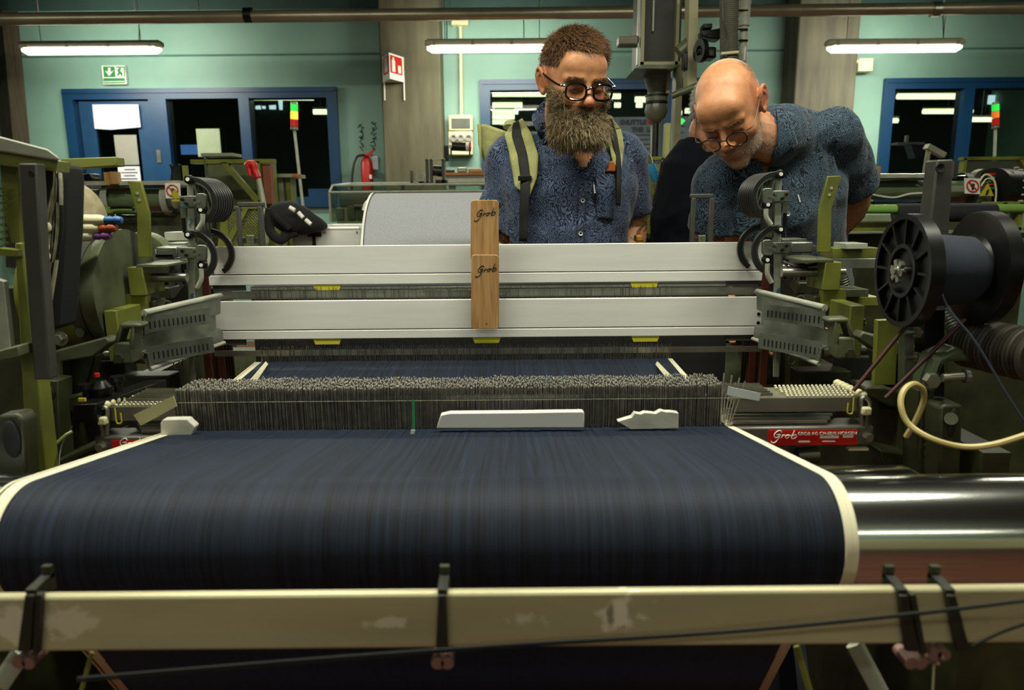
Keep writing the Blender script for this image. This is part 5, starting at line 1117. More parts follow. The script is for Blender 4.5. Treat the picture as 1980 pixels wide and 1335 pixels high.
a, b = P(1409, -40, 3.0), P(1411, 240, 3.0); d_ = b - a; MB().lathe(a, d_, [(d_.length * k / 150, .034 + .002 * (k % 2)) for k in range(151)], 24).build('duct_wall', mat('ribbed_duct', '5b5a4c', .55, scale=9), t)
MB().tube([P(1394, 104, 2.96), P(1428, 101, 2.96)], .006, 8).build('cable_tie', CREAM, t); MB().tube(spline([P(1398, 0, 2.96), P(1398, 40, 2.95), P(1406, 70, 2.96), P(1404, 110, 2.96)]), .003, 6).build('wire', GREYP, t)
t = thing('plastic_pipe', 'pale grey plastic pipe with a stepped coupling above the bald head', 'pipe', P(1437, 200, 3.1))
c = P(1438, 60, 3.1); D1 = lambda v: P(1438, v, 3.1).z - c.z
MB().lathe(c, (0, 0, 1), [(D1(240), 0), (D1(240), .017), (D1(52), .017), (D1(50), .022), (D1(10), .022), (D1(8), .024), (D1(-50), .024)], 24).build('pipe', WHITEP, t)
for v in (20, 57, 78): MB().cyl(P(1428, v, 3.08), P(1446, v, 3.08), .004, 8).build('bolt', BLACK, t)
MB().tube([P(1441, 90, 3.05), P(1439, 116, 3.05)], .003, 8).build('white_strip', WHT, t)  # thin white strip on the front of the pipe
# right machinery: clear guard etc
t = thing('neighbour_loom', 'grey-green loom with a clear cylindrical guard at the right, under the right-hand window', 'loom', P(1780, 500, 3.3))
y = 3.3; MB().pbox(1650, 337, 1805, 344, y, .4).build('top_rail', WHITEP, t); floorbox(1640, 1880, 425, y + .1, .4, 'bed', OLIVEG, t)
a, b = P(1645, 368, y + .1), P(1866, 368, y + .1); MB().lathe(a, b - a, [(0, .075), ((b - a).length, .075)], 36).build('clear_guard', CLEAR, t); MB().cyl(a, b, .042, 20).build('inner_roller', GGREEN, t)
q = P(1868, 368, y + .1); MB().lathe(q, (1, 0, 0), [(-.03, .078), (0, .078), (0, .0)], 36).build('end_cap', GREYP, t)
MB().tube(spline([P(1675, 373, y - .03), P(1700, 379, y - .03), P(1730, 382, y - .03), P(1760, 375, y - .03), P(1800, 373, y - .03)]), .004, 8).build('white_cable', WHT, t)
for u in (1660, 1770): MB().tube(spline([P(u, 397, y - .06), P(u + 3, 392, y - .06), P(u + 27, 392, y - .06), P(u + 30, 397, y - .06)]), .005, 8).build('black_handle', BLACK, t)
prohib(P(1880, 360, y - .03), (1, 0, -.05), (-.15, 0, 1), .034, t)
c = P(1909, 371, y - .05); m = MB(); m.prism([c + Vector((math.cos(R(a_)), 0, math.sin(R(a_)))) * .036 for a_ in (90, 210, 330)], (0, .004, 0)); m.build('warning_triangle', YEL, t)
MB().pprism([(1906, 377), (1908, 370), (1912, 366), (1913, 368), (1911, 374), (1908, 378)], y - .055, .003).build('warning_symbol', DK, t)
MB().pbox(1893, 352, 1920, 396, y, .08).build('control_box', OLIVEG, t, bevel=.006)
q = P(1905, 350, y + .1); MB().lathe(q, (0, 1, 0), [(0, 0), (0, .055), (.05, .055), (.05, 0)], 30).build('round_housing', OLIVEG, t)
m = MB()
m.tube(spline([P(1893, 352, y - .03), P(1905, 338, y - .03), P(1920, 345, y - .03), P(1926, 368, y - .03), P(1924, 398, y - .03)]), .004, 8).tube(spline([P(1897, 360, y - .03), P(1908, 346, y - .03), P(1922, 350, y - .03), P(1927, 368, y - .03)]), .003, 8)
m.build('cable_loop', CREAM, t)
MB().cyl(P(1918, 362, y + .05), P(1958, 364, y + .12), .085, 36).build('black_creel_drum', BLACK, t)
for k in range(8):
    a_ = R(-60 + k * 20); q = P(1952, 364, y + .05) + Vector((0, -.09 * math.cos(a_), .09 * math.sin(a_))); MB().cyl(q, q + Vector((.02, 0, 0)), .004, 8).build('drum_pin', WHITEP, t)
for v, mt in ((335, RED), (342, SG), (349, SG), (355, RED), (362, SG)): MB().pbox(1916, v, 1925, v + 3.5, y - .02, .02).build('status_light', mt, t)
t = thing('green_roller', 'bright green roller wrapped with dark cloth across the machinery at the right', 'roller', P(1800, 420, 2.8))
a, b = P(1646, 405, 2.8), P(1980, 403, 2.8); MB().cyl(a, b, .017, 20).build('roller_tube', SKYGR, t)
MB().cyl(P(1731, 412, 2.8), P(1921, 411, 2.8), .035, 28).build('dark_cloth', mat('black_blue_cloth', '15191f', .8, scale=30, bump=.3), t)
t = thing('olive_channel_stand', 'olive channel frame of the neighbouring loom below the green roller', 'machine frame', P(1800, 470, 2.9))
MB().pbox(1645, 416, 1735, 428, 2.9, .1).build('upper_channel', GGREEN, t); MB().pbox(1640, 430, 1735, 448, 2.85, .1).build('lower_channel', OLIVE, t); floorbox(1640, 1990, 452, 3.0, .25, 'bed', OLIVED, t)
for (u0, u1) in ((1936, 1944), (1968, 1976)): MB().pbox(u0, 392, u1, 470, 2.8, .05).build('upright', OLIVE, t)
MB().pbox(1930, 390, 1995, 396, 2.8, .1).build('top_bar', OLIVE, t); mesh_panel(1944, 396, 1968, 440, 2.83, 5, t, .002); MB().pbox(1930, 440, 1995, 446, 2.8, .1).build('lower_bar', OLIVE, t)
t = thing('olive_rack', 'olive frame in front of the right window around the signal tower', 'machine frame', P(1920, 350, 4.6)); 
MB().pbox(1862, 303, 1995, 309, 4.6, .05).build('top_bar', OLIVE, t); MB().pbox(1860, 306, 1865, 400, 4.6, .05).build('upright', OLIVE, t); MB().pprism([(1970, 306), (1980, 306), (1995, 330), (1995, 345)], 4.6, .04).build('brace', OLIVE, t); MB().pbox(1866, 312, 1990, 400, 4.9, .02).build('back_panel', mat('dark_olive_panel', '2c2f20', .6), t)
t = thing('work_lamp', 'grey slanted channel lamp with hanging wires in front of the right window', 'work lamp', P(1800, 340, 4.4))
MB().bar(P(1791, 283, 4.4), P(1824, 301, 4.4), .05, .03).build('channel', WHITEP, t)
for k in range(5): MB().tube(spline([P(1792 + k * 2, 290 + k, 4.4), P(1789 + 2 * k, 305, 4.4), P(1784 + 3 * k, 335, 4.4)]), .0035, 6).build('wire', CREAM if k % 2 else GGREEN, t)
q = P(1800, 345, 4.4); stand(t, q.x, 4.44, P(1796, 290, 4.4).z, .006); MB().pbox(1736, 275, 1788, 279, 4.5, .1).build('dark_tray', GREYP, t); MB().pbox(1752, 262, 1757, 276, 4.5, .02).build('spindle', STEEL, t); MB().pprism([(1762, 280), (1790, 280), (1792, 300), (1770, 306)], 4.5, .08).build('dark_head', BLACK, t)
o = MB().pbox(1688, 322, 1704, 347, 3.1, .05).build('wooden_block', WOOD, bevel=.004); tag(o, 'small brown wooden block just right of the leaning man sleeve', 'wooden block')
o = MB().pbox(1231, 455, 1243, 468, 1.9, .05).build('wooden_block', mat('yellow_wood', 'b8842e', .5), bevel=.004); tag(o, 'yellowish wooden block beside the tattooed wrist', 'wooden block')
# front side of this loom, behind the frames: breast beam at which the men stand
t = thing('breast_beam', 'grey cloth-side beam of the loom at which the men stand', 'beam', (0, 1.84, .9))
MB().box(-.75, .95, 1.80, 1.86, .92, 1.02).build('beam', OLIVEG, t, bevel=.006)
for x in (-.72, .88): MB().box(x, x + .06, 1.78, 1.86, 0, .93).build('leg', OLIVED, t)
# ---------------- people ----------------
def pix(p):
    d = CR.transposed() @ (Vector(p) - Vector((0, 0, CAMZ))); return 990 + F * d.x / -d.z, 667.5 - F * d.y / -d.z
def ell(p, c, r):
    q = (p - np.array(c)); r = np.array(r); k0 = np.linalg.norm(q / r, axis=-1); k1 = np.linalg.norm(q / (r * r), axis=-1) + 1e-9
    return k0 * (k0 - 1) / k1
def cap(p, a, b, ra, rb):
    a, b = np.array(a), np.array(b); ab = b - a; h = np.clip(((p - a) @ ab) / (ab @ ab), 0, 1)
    return np.linalg.norm(p - a - h[..., None] * ab, axis=-1) - (ra + (rb - ra) * h)
def smin(a, b, k): h = np.maximum(k - np.abs(a - b), 0) / k; return np.minimum(a, b) - h * h * k / 4
def smax(a, b, k): return -smin(-a, -b, k)
def headsdf(p, old=0, heavy=0):
    d = ell(p, (0, .016, .030), (.076, .098, .086))
    d = smin(d, ell(p, (0, -.028, -.025), (.064, .066, .085)), .03)
    d = smin(d, ell(p, (0, -.036, -.078), (.050 + heavy * .004, .050, .040)), .03)
    d = smin(d, ell(p, (0, -.078, -.107), (.021, .019, .016)), .025)
    d = smin(d, ell(p, (0, -.068, .045), (.052, .026, .032)), .03)
    for s in (-1, 1):
        d = smin(d, cap(p, (s * .014, -.090, .013), (s * .046, -.076, .013), .008, .007), .014)
        d = smin(d, ell(p, (s * .044, -.064, -.030), (.019, .018, .015)), .025)
        d = smax(d, -ell(p, (s * .031, -.103, -.007), (.021, .020, .014)), .016)
        d = smin(d, ell(p, (s * .0305, -.0775, -.008), (.0150, .0135, .0115)), .004)
        d = smax(d, -cap(p, (s * .018, -.0905, -.0135), (s * .043, -.0855, -.0125), .0016, .0016), .003)
        d = smax(d, -cap(p, (s * .020, -.098, -.036), (s * .034, -.094, -.060), .002, .003), .010)
    n = cap(p, (0, -.086, .008), (0, -.108, -.030), .0075, .0105)
    n = smin(n, ell(p, (0, -.112, -.036), (.0125, .0125, .011)), .010)
    for s in (-1, 1):
        n = smin(n, ell(p, (s * .0125, -.101, -.040), (.0085, .0105, .0080)), .006)
    for s in (-1, 1): n = smax(n, -ell(p, (s * .0065, -.108, -.0485), (.0035, .006, .004)), .003)
    d = smin(d, n, .010)
    d = smin(d, ell(p, (0, -.083, -.066), (.030, .016, .022)), .012)
    d = smin(d, ell(p, (0, -.0975, -.0655), (.022, .0065, .0048)), .005)
    d = smin(d, ell(p, (0, -.0965, -.0765), (.019, .0070, .0055)), .005)
    d = smax(d, -cap(p, (-.022, -.100, -.0710), (.022, -.100, -.0710), .0014, .0014), .003)
    d = smax(d, -ell(p, (0, -.104, -.088), (.020, .008, .006)), .010)
    return d
def head_mesh(M, nu=190, nv=130, **k):
    th = np.linspace(0.015, math.pi - .015, nv); ph = np.linspace(0, 2 * math.pi, nu, endpoint=False)
    T, Pp = np.meshgrid(th, ph, indexing='ij'); D = np.stack([np.sin(T) * np.sin(Pp), -np.sin(T) * np.cos(Pp), np.cos(T)], -1).reshape(-1, 3)
    c0 = np.array((0, -.01, -.01)); ts = np.linspace(.17, .04, 90)
    best = np.full(len(D), .04); done = np.zeros(len(D), bool); prev = np.full(len(D), 1.)
    for i, t in enumerate(ts):
        s = headsdf(c0 + D * t, **k); hit = (s < 0) & ~done
        f = prev / (prev - s + 1e-9); best[hit] = (ts[max(i - 1, 0)] + (t - ts[max(i - 1, 0)]) * f)[hit]; done |= hit; prev = s
    V = c0 + D * best[:, None]
    vs = [M @ Vector(v) for v in V]; m = MB()
    fs = [(j * nu + i, j * nu + (i + 1) % nu, (j + 1) * nu + (i + 1) % nu, (j + 1) * nu + i) for j in range(nv - 1) for i in range(nu)]
    fs += [tuple(range(nu))[::-1], tuple((nv - 1) * nu + i for i in range(nu))]
    return m.add(vs, fs)
def loft(m, rings, n=28):
    """rings: (centre, side vector, a, front vector, b)"""
    vs = []
    for c, sx, a, fy, b in rings:
        for k in range(n):
            t = 2 * math.pi * k / n; ct, st = math.cos(t), math.sin(t); e = .82
            vs.append(Vector(c) + sx * (math.copysign(abs(ct) ** e, ct) * a) + fy * (math.copysign(abs(st) ** e, st) * b))
    N = len(rings)
    return m.add(vs, [(i * n + k, i * n + (k + 1) % n, (i + 1) * n + (k + 1) % n, (i + 1) * n + k) for i in range(N - 1) for k in range(n)] + [tuple(range(n))[::-1], tuple((N - 1) * n + k for k in range(n))])
def limb(m, pts, rs, n=16):
    p = [Vector(q) for q in pts]; sp = spline(p, 5); N = len(sp); L = len(p) - 1
    rr = []
    for i in range(N):
        x = i / (N - 1) * L; j = min(int(x), L - 1); f = x - j; f = f * f * (3 - 2 * f); rr.append(rs[j] + (rs[j + 1] - rs[j]) * f)
    m.tube(sp, rr, n); m.sph(p[0], rs[0], 14, 8); m.sph(p[-1], rs[-1], 14, 8); return m
def remesh(m, vox, it=2, name='tmp'):
    o = m.build(name, BLACK, smooth=False); r = o.modifiers.new('r', 'REMESH'); r.mode = 'VOXEL'; r.voxel_size = vox
    if it: s = o.modifiers.new('s', 'SMOOTH'); s.factor = .5; s.iterations = it
    dg = bpy.context.evaluated_depsgraph_get(); me = bpy.data.meshes.new_from_object(o.evaluated_get(dg)); old = o.data
    bpy.data.objects.remove(o); bpy.data.meshes.remove(old); me.materials.clear(); return me
def getv(me): a = np.empty(len(me.vertices) * 3); me.vertices.foreach_get('co', a); return a.reshape(-1, 3)
def setcol(me, C):
    at = me.color_attributes.new('col', 'FLOAT_COLOR', 'POINT'); at.data.foreach_set('color', np.concatenate([C, np.ones((len(C), 1))], 1).ravel())
def objm(me, name, m_, parent):
    me.materials.append(m_); me.shade_smooth(); o = bpy.data.objects.new(name, me); COL.objects.link(o); adopt(o, parent); me.name = name; return o
def skinmat(name, tattoo=False):
    m = bpy.data.materials.new(name); m.use_nodes = True; n = m.node_tree; L = n.links; b = n.nodes['Principled BSDF']
    at = n.nodes.new('ShaderNodeAttribute'); at.attribute_name = 'col'; tc = n.nodes.new('ShaderNodeTexCoord')
    nz = n.nodes.new('ShaderNodeTexNoise'); nz.inputs['Scale'].default_value = 60; nz.inputs['Detail'].default_value = 6; L.new(tc.outputs['Object'], nz.inputs[0])
    mx = n.nodes.new('ShaderNodeMix'); mx.data_type = 'RGBA'; mx.blend_type = 'MULTIPLY'; mx.inputs[0].default_value = .45
    L.new(at.outputs['Color'], mx.inputs[6]); rp = n.nodes.new('ShaderNodeValToRGB'); rp.color_ramp.elements[0].position = .3; rp.color_ramp.elements[1].position = .62
    rp.color_ramp.elements[0].color = (.62, .5, .45, 1); rp.color_ramp.elements[1].color = (1, 1, 1, 1); L.new(nz.outputs[0], rp.inputs[0]); L.new(rp.outputs[0], mx.inputs[7])
    L.new(mx.outputs[2], b.inputs['Base Color']); b.inputs['Roughness'].default_value = .48; b.inputs['Subsurface Weight'].default_value = .12
    b.inputs['Subsurface Radius'].default_value = (.01, .004, .002); b.inputs['Subsurface Scale'].default_value = .4; b.inputs['Specular IOR Level'].default_value = .42
    bp = n.nodes.new('ShaderNodeBump'); bp.inputs['Strength'].default_value = .25; bp.inputs['Distance'].default_value = .0012
    n2 = n.nodes.new('ShaderNodeTexNoise'); n2.inputs['Scale'].default_value = 240; L.new(tc.outputs['Object'], n2.inputs[0]); L.new(n2.outputs[0], bp.inputs['Height']); L.new(bp.outputs[0], b.inputs['Normal'])
    return m
SKIN = skinmat('skin')
def paisley(name, c0, c1, c2, sc=1.):
    m = bpy.data.materials.new(name); m.use_nodes = True; n = m.node_tree; L = n.links; b = n.nodes['Principled BSDF']
    tc = n.nodes.new('ShaderNodeTexCoord'); nz = n.nodes.new('ShaderNodeTexNoise'); nz.inputs['Scale'].default_value = 9 * sc; nz.inputs['Detail'].default_value = 1
    L.new(tc.outputs['Object'], nz.inputs[0])
    mx = n.nodes.new('ShaderNodeMix'); mx.data_type = 'VECTOR'; mx.inputs[0].default_value = .11; L.new(tc.outputs['Object'], mx.inputs[4]); L.new(nz.outputs['Color'], mx.inputs[5])
    def rings(scale, freq):
        v = n.nodes.new('ShaderNodeTexVoronoi'); v.inputs['Scale'].default_value = scale * sc; L.new(mx.outputs[1], v.inputs[0])
        s = n.nodes.new('ShaderNodeMath'); s.operation = 'MULTIPLY'; s.inputs[1].default_value = freq; L.new(v.outputs['Distance'], s.inputs[0])
        q = n.nodes.new('ShaderNodeMath'); q.operation = 'SINE'; L.new(s.outputs[0], q.inputs[0]); a = n.nodes.new('ShaderNodeMath'); a.operation = 'ABSOLUTE'; L.new(q.outputs[0], a.inputs[0]); return a
    a = rings(24, 26); c = rings(70, 9)
    mu = n.nodes.new('ShaderNodeMath'); mu.operation = 'MULTIPLY'; L.new(a.outputs[0], mu.inputs[0]); L.new(c.outputs[0], mu.inputs[1])
    r = n.nodes.new('ShaderNodeValToRGB'); e = r.color_ramp.elements; e[0].position = .10; e[0].color = hexc(c0); e[1].position = .75; e[1].color = hexc(c2); k = e.new(.32); k.color = hexc(c1)
    L.new(mu.outputs[0], r.inputs[0]); L.new(r.outputs[0], b.inputs['Base Color']); b.inputs['Roughness'].default_value = .8; b.inputs['Specular IOR Level'].default_value = .2; b.inputs['Sheen Weight'].default_value = .15
    return m
PAIS = paisley('paisley_cotton', '131826', '2f3a54', '596884', 1.35); PAISD = paisley('dark_paisley_cotton', '0e141c', '2b3a4a', '4c6070', 1.3)
NAVY = mat('navy_cotton', '070a11', .9, scale=20, var=.3, spec=.1)
TROU = mat('dark_trousers', '1a1c22', .85, scale=20)
SHOE = mat('dark_shoe', '181614', .5)
HAIRB = mat('brown_hair', '6b4c33', .5, scale=90, h2='95714b'); BEARDG = mat('grey_brown_beard', '75603f', .55, scale=70, h2='a08c66'); BEARDD = mat('brown_beard', '4a3726', .55, scale=70, h2='6f563a')
GREYH = mat('grey_hair', '9a9a90', .5, scale=80, var=.3)
ACET = mat('black_acetate', '0c0b0b', .12, coat=.5); LENS = glass('spectacle_lens', 'fdfaf8', .03)

def drape(bvh, rowL, rowR, nu, nv, off, th, name, m_, parent, dflt=None, wav=0):
    """strip between two px polylines laid on a surface (hits from the front), given thickness"""
    def samp(pl, t):
        L = len(pl) - 1; x = t * L; i = min(int(x), L - 1); f = x - i; return pl[i][0] + (pl[i + 1][0] - pl[i][0]) * f, pl[i][1] + (pl[i + 1][1] - pl[i][1]) * f
    vs = []; o_ = Vector((0, 0, CAMZ)); last = dflt
    for j in range(nv + 1):
        a, b = samp(rowL, j / nv), samp(rowR, j / nv)
        for i in range(nu + 1):
            u, v = a[0] + (b[0] - a[0]) * i / nu, a[1] + (b[1] - a[1]) * i / nu
            d = (P(u, v, 1) - o_).normalized(); h = bvh.ray_cast(o_, d, 6)
            if h[0] is not None and (last is None or abs(h[3] - last) < .07): last = h[3]
            t = last if last is not None else 2
            vs.append(o_ + d * (t - off))
    # smooth depths a little
    m = MB(); m.add(vs, [(j * (nu + 1) + i, j * (nu + 1) + i + 1, (j + 1) * (nu + 1) + i + 1, (j + 1) * (nu + 1) + i) for j in range(nv) for i in range(nu)])
    o = m.build(name, m_, parent); s = o.modifiers.new('sm', 'SMOOTH'); s.factor = .5; s.iterations = 4; md = o.modifiers.new('t', 'SOLIDIFY'); md.thickness = th; md.offset = 0; return o
def ear(m, M, s):
    c = [(.0, -.004, -.026), (.002, -.010, -.012), (.006, -.006, .004), (.011, .002, .020), (.014, .014, .027), (.015, .024, .020), (.014, .026, .004), (.010, .020, -.012), (.006, .008, -.024), (.003, 0, -.031)]
    m.tube(spline([M @ Vector((s * (.073 + a), .004 + b, c_)) for a, b, c_ in c], 4), [.0052] * 30 + [.0062] * 7, 10)
    m.sph(M @ Vector((s * .077, .012, -.002)), (.006, .016, .024), 14, 10, rot=M.to_3x3() @ Matrix.Rotation(s * R(-25), 3, 'Z'))
    m.sph(M @ Vector((s * .077, .000, -.028)), (.0055, .007, .008), 10, 8, rot=M.to_3x3())
    m.tube(spline([M @ Vector((s * (.080 + a), .010 + b, c_)) for a, b, c_ in ((0, -.004, .012), (.006, .006, .014), (.006, .012, 0), (.002, .008, -.014))], 4), .0034, 8)
def strands(roots, name, mats, parent, lenf, dirf, rad=.0007, seg=5, wave=.004, seed=1):
    rnd = random.Random(seed); ms = [MB() for _ in mats]
    for p, nrm in roots:
        L = lenf(p, rnd); d = dirf(p, nrm, rnd); pts = []; q = Vector(p); ph = rnd.uniform(0, 6); wv = Vector((rnd.gauss(0, 1), rnd.gauss(0, 1), rnd.gauss(0, 1))).normalized()
        for k in range(seg): f = k / (seg - 1); pts.append(q + nrm * (.0) + d[0] * (L * f) + d[1] * (L * f * f) + wv * (math.sin(ph + f * 4) - math.sin(ph)) * wave * f)
        ms[rnd.randrange(len(ms))].tube(pts, [rad * (1 - .75 * k / (seg - 1)) for k in range(seg)], 3, caps=False)
    return [mm.build(name, mt, parent) for mm, mt in zip(ms, mats)]
def hand(m, w, d, up, side=1, sc=1.):
    """palm at wrist w, pointing along d, back of the hand towards up, with five bent fingers"""
    d = d.normalized(); up = (up - d * up.dot(d)).normalized(); x = d.cross(up).normalized() * side
    R3 = Matrix((x, d, up)).transposed(); pc = w + d * .048 * sc
    m.sph(pc, (.042 * sc, .05 * sc, .016 * sc), 16, 10, rot=R3)
    for k, (ox, L) in enumerate(((-.030, .066), (-.010, .078), (.010, .082), (.030, .074))):
        b = pc + x * ox * sc + d * .036 * sc; p1 = b + d * L * .45 * sc + up * .004; p2 = p1 + (d * .75 - up * .65) * L * .33 * sc; p3 = p2 + (d * .35 - up * .9) * L * .26 * sc
        m.tube([b, p1, p2, p3], [.0095 * sc, .0088 * sc, .0082 * sc, .0068 * sc], 10); m.sph(p3, .007 * sc, 8, 6); m.sph(p1, .009 * sc, 8, 6)
    b = w + d * .025 * sc + x * .032 * sc; p1 = b + (x * .6 + d * .7) * .034 * sc - up * .006; p2 = p1 + (x * .15 + d * .95) * .030 * sc - up * .008
    m.tube([b, p1, p2], [.013 * sc, .0105 * sc, .0085 * sc], 10); m.sph(p2, .0085 * sc, 8, 6)
def person(label, base, hc, hrot, hscale, S):
    """S: skeleton dict in world coordinates"""
    t = thing('person', label, 'person', base)
    M = Matrix.Translation(hc) @ Matrix.Rotation(R(hrot[1]), 4, 'Z') @ Matrix.Rotation(R(hrot[0]), 4, 'X') @ Matrix.Rotation(R(hrot[2]), 4, 'Y') @ Matrix.Scale(hscale, 4)
    if len(hrot) > 3: M = Matrix.Translation(hc) @ Matrix.Rotation(R(hrot[3]), 4, Vector((0, 1, 0))) @ Matrix.Translation(-Vector(hc)) @ M
    side = S['side'].normalized(); rings = S['torso']; sk = MB()
    hm = head_mesh(M, **S.get('hk', {})); sk.add(hm.v, hm.f)
    for s in (-1, 1): ear(sk, M, s)
    nb = S['neck']; limb(sk, [M @ Vector((0, .028, -.03)), M @ Vector((0, .030, -.085)), nb, nb + (rings[1][0] - nb) * .5], [.052, .054 * S.get('nk', 1), .056 * S.get('nk', 1), .058])
    def mk(rr, g):
        out = []
        for c, a, b in rr:
            out.append((c, side, a + g, None, b + g))
        res = []
        for i, (c, sx, a, _, b) in enumerate(out):
            tdir = (out[min(i + 1, len(out) - 1)][0] - out[max(i - 1, 0)][0]).normalized(); f = tdir.cross(sx).normalized(); sx2 = f.cross(tdir).normalized()
            res.append((c, sx2, a, f, b))
        return res
    loft(sk, mk(rings, -.008))
    for a in S['arms']:
        limb(sk, a['pts'], [.047, .040, .036, .026]); hand(sk, a['pts'][-1], a['hd'], a['hu'], a['s'])
    # legs inside trousers are part of the body too
    for l in S['legs']: limb(sk, l, [.075, .055, .042])
    me = remesh(sk, .0028, 2, 'body'); V = getv(me); Mi = np.array(M.inverted()); L_ = (np.c_[V, np.ones(len(V))] @ Mi.T)[:, :3]
    base_c = np.array(hexc(S['skin'])[:3]); C = np.tile(base_c, (len(V), 1)); 
    def blend(mask, col, k): 
        nonlocal C; mk_ = np.clip(mask, 0, 1)[:, None] * k; C = C * (1 - mk_) + np.array(hexc(col)[:3]) * mk_
    x, y, z = L_.T; hd = (np.abs(x) < .11) & (z > -.14) & (z < .14) & (np.abs(y) < .14)
    g = lambda cx, cy, cz, r: np.exp(-(((np.abs(x) - cx) / r[0]) ** 2 + ((y - cy) / r[1]) ** 2 + ((z - cz) / r[2]) ** 2))
    blend(g(0, -.115, -.038, (.018, .02, .014)), 'b0553c', .6); blend(g(.042, -.075, -.03, (.022, .03, .018)), 'b8623f', .45)
    blend(g(.031, -.088, -.010, (.020, .02, .013)), '9a5a40', .5); blend(g(0, -.1, -.071, (.022, .014, .009)), '9c4c40', .75)
    blend(np.where(hd & (np.abs(x) > .07), 1., 0.), 'b05c3e', .45)
    S['paint'](L_, V, blend, g, hd) if 'paint' in S else None
    setcol(me, C); body = objm(me, 'body', SKIN, t)
    lash = MB()
    for s in (-1, 1):
        lash.tube(spline([M @ Vector((s * a, b, c_)) for a, b, c_ in ((.0175, -.0885, -.012), (.024, -.0925, -.0135), (.031, -.0930, -.0140), (.038, -.0905, -.0130), (.044, -.0855, -.0110))], 4), .0011, 6)
    lash.build('eyelash', BLACKM, t)
    # shirt
    sh = MB(); loft(sh, mk(S.get('shirt', rings), S.get('g', .012)))
    for a in S['arms']:
        p0, p1, f, rad = Vector(a['pts'][0]), Vector(a['pts'][1]), a['f'], a.get('r', .055)
        e = p0 + (p1 - p0) * f; limb(sh, [p0 + (S['neck'] - p0) * .35, p0, p0 + (e - p0) * .5, e], [.05, rad * 1.05, rad, rad * 1.02])
        dd = (e - p0).normalized(); sh.tube([e - dd * .03, e + dd * .045], [rad * 1.0, rad * 1.08], 20)
    limb(sh, [rings[0][0], S['neck'] + (rings[0][0] - S['neck']) * .3], [.078, .072])
    me = remesh(sh, .006, 4, 'shirt'); V = getv(me); nrm = np.empty(len(V) * 3); me.vertices.foreach_get('normal', nrm); nrm = nrm.reshape(-1, 3)
    fold = np.array([noise.noise(Vector((p[0] * 7 + p[2] * 4, p[1] * 7, p[2] * 5))) * .010 + abs(noise.noise(Vector((p[0] * 16 + 3, p[1] * 14, p[2] * 9 + p[0] * 9)))) * .009 - abs(noise.noise(Vector((p[0] * 9 - p[2] * 14, p[1] * 9, p[2] * 6 + 7)))) * .008 for p in V])
    V2 = V + nrm * (fold * S.get('fold', 1.))[:, None]; me.vertices.foreach_set('co', V2.ravel()); me.update()
    bvh = BVHTree.FromPolygons([tuple(v) for v in V2], [tuple(p.vertices) for p in me.polygons])
    bm = bmesh.new(); bm.from_mesh(me); kill = []
    nb0 = np.array(S['neck']); hcn = np.array(M @ Vector((0, .03, -.09)))
    ax_ = (hcn - nb0) / np.linalg.norm(hcn - nb0)
    for f_ in bm.faces:
        c = np.array(f_.calc_center_median()); dlt = c - nb0; h = dlt @ ax_; r = np.linalg.norm(dlt - ax_ * h)
        if h > S.get('nkr', (.066, -.012))[1] and r < S.get('nkr', (.066, -.012))[0]: kill.append(f_); continue
        if 'V' in S:
            u, v = pix(c); (ua, va), (ub, vb), (uc, vc) = S['V']
            if c[1] < S['neck'].y + .06 and va < v < vc:
                q = (v - va) / (vc - va); lo = ua + (uc - ua) * q; hi = ub + (uc - ub) * q
                if lo < u < hi: kill.append(f_)
    bmesh.ops.delete(bm, geom=kill, context='FACES')
    # open sleeves and hem
    kill = []
    for a in S['arms']:
        p0, p1, f = Vector(a['pts'][0]), Vector(a['pts'][1]), a['f']; e = p0 + (p1 - p0) * f; dd = (e - p0).normalized(); ee = e + dd * .040
        kill += [f_ for f_ in bm.faces if (f_.calc_center_median() - ee).dot(dd) > 0 and (f_.calc_center_median() - ee).length < .11]
    bmesh.ops.delete(bm, geom=list(set(kill)), context='FACES'); bm.to_mesh(me); bm.free()
    shirt = objm(me, 'shirt', S['smat'], t); md = shirt.modifiers.new('t', 'SOLIDIFY'); md.thickness = .0025; md.offset = -1
    # trousers, shoes
    tr = MB(); loft(tr, mk(S['hips'], .006))
    for l in S['legs']: limb(tr, [l[0], l[1], l[2] + Vector((0, 0, .02))], [.095, .07, .062])
    o = objm(remesh(tr, .01, 3, 'trousers'), 'trousers', TROU, t)
    for l in S['legs']:
        f_ = l[2]; MB().sph(Vector((f_.x, f_.y - .06, .045)), (.048, .14, .045), 16, 10).build('shoe', SHOE, t)
    return t, M, bvh, body, shirt
def body_roots(body, M, mask, n, seed):
    me = body.data; rnd = random.Random(seed); Mi = M.inverted(); out = []; off = WO[body.parent] if body.parent in WO else Vector()
    cand = []
    for p in me.polygons:
        l = Mi @ p.center
        if abs(l.x) < .1 and abs(l.y) < .13 and -.15 < l.z < .15:
            w_ = mask(l)
            if w_ > 0: cand.append((p, w_))
    for i in range(n):
        p, w_ = cand[rnd.randrange(len(cand))]
        if rnd.random() < w_:
            v = [me.vertices[k].co for k in p.vertices]; a, b = rnd.random(), rnd.random(); q = v[0].lerp(v[1], a).lerp(v[-1].lerp(v[2], a), b); out.append((q, p.normal.copy()))
    return out
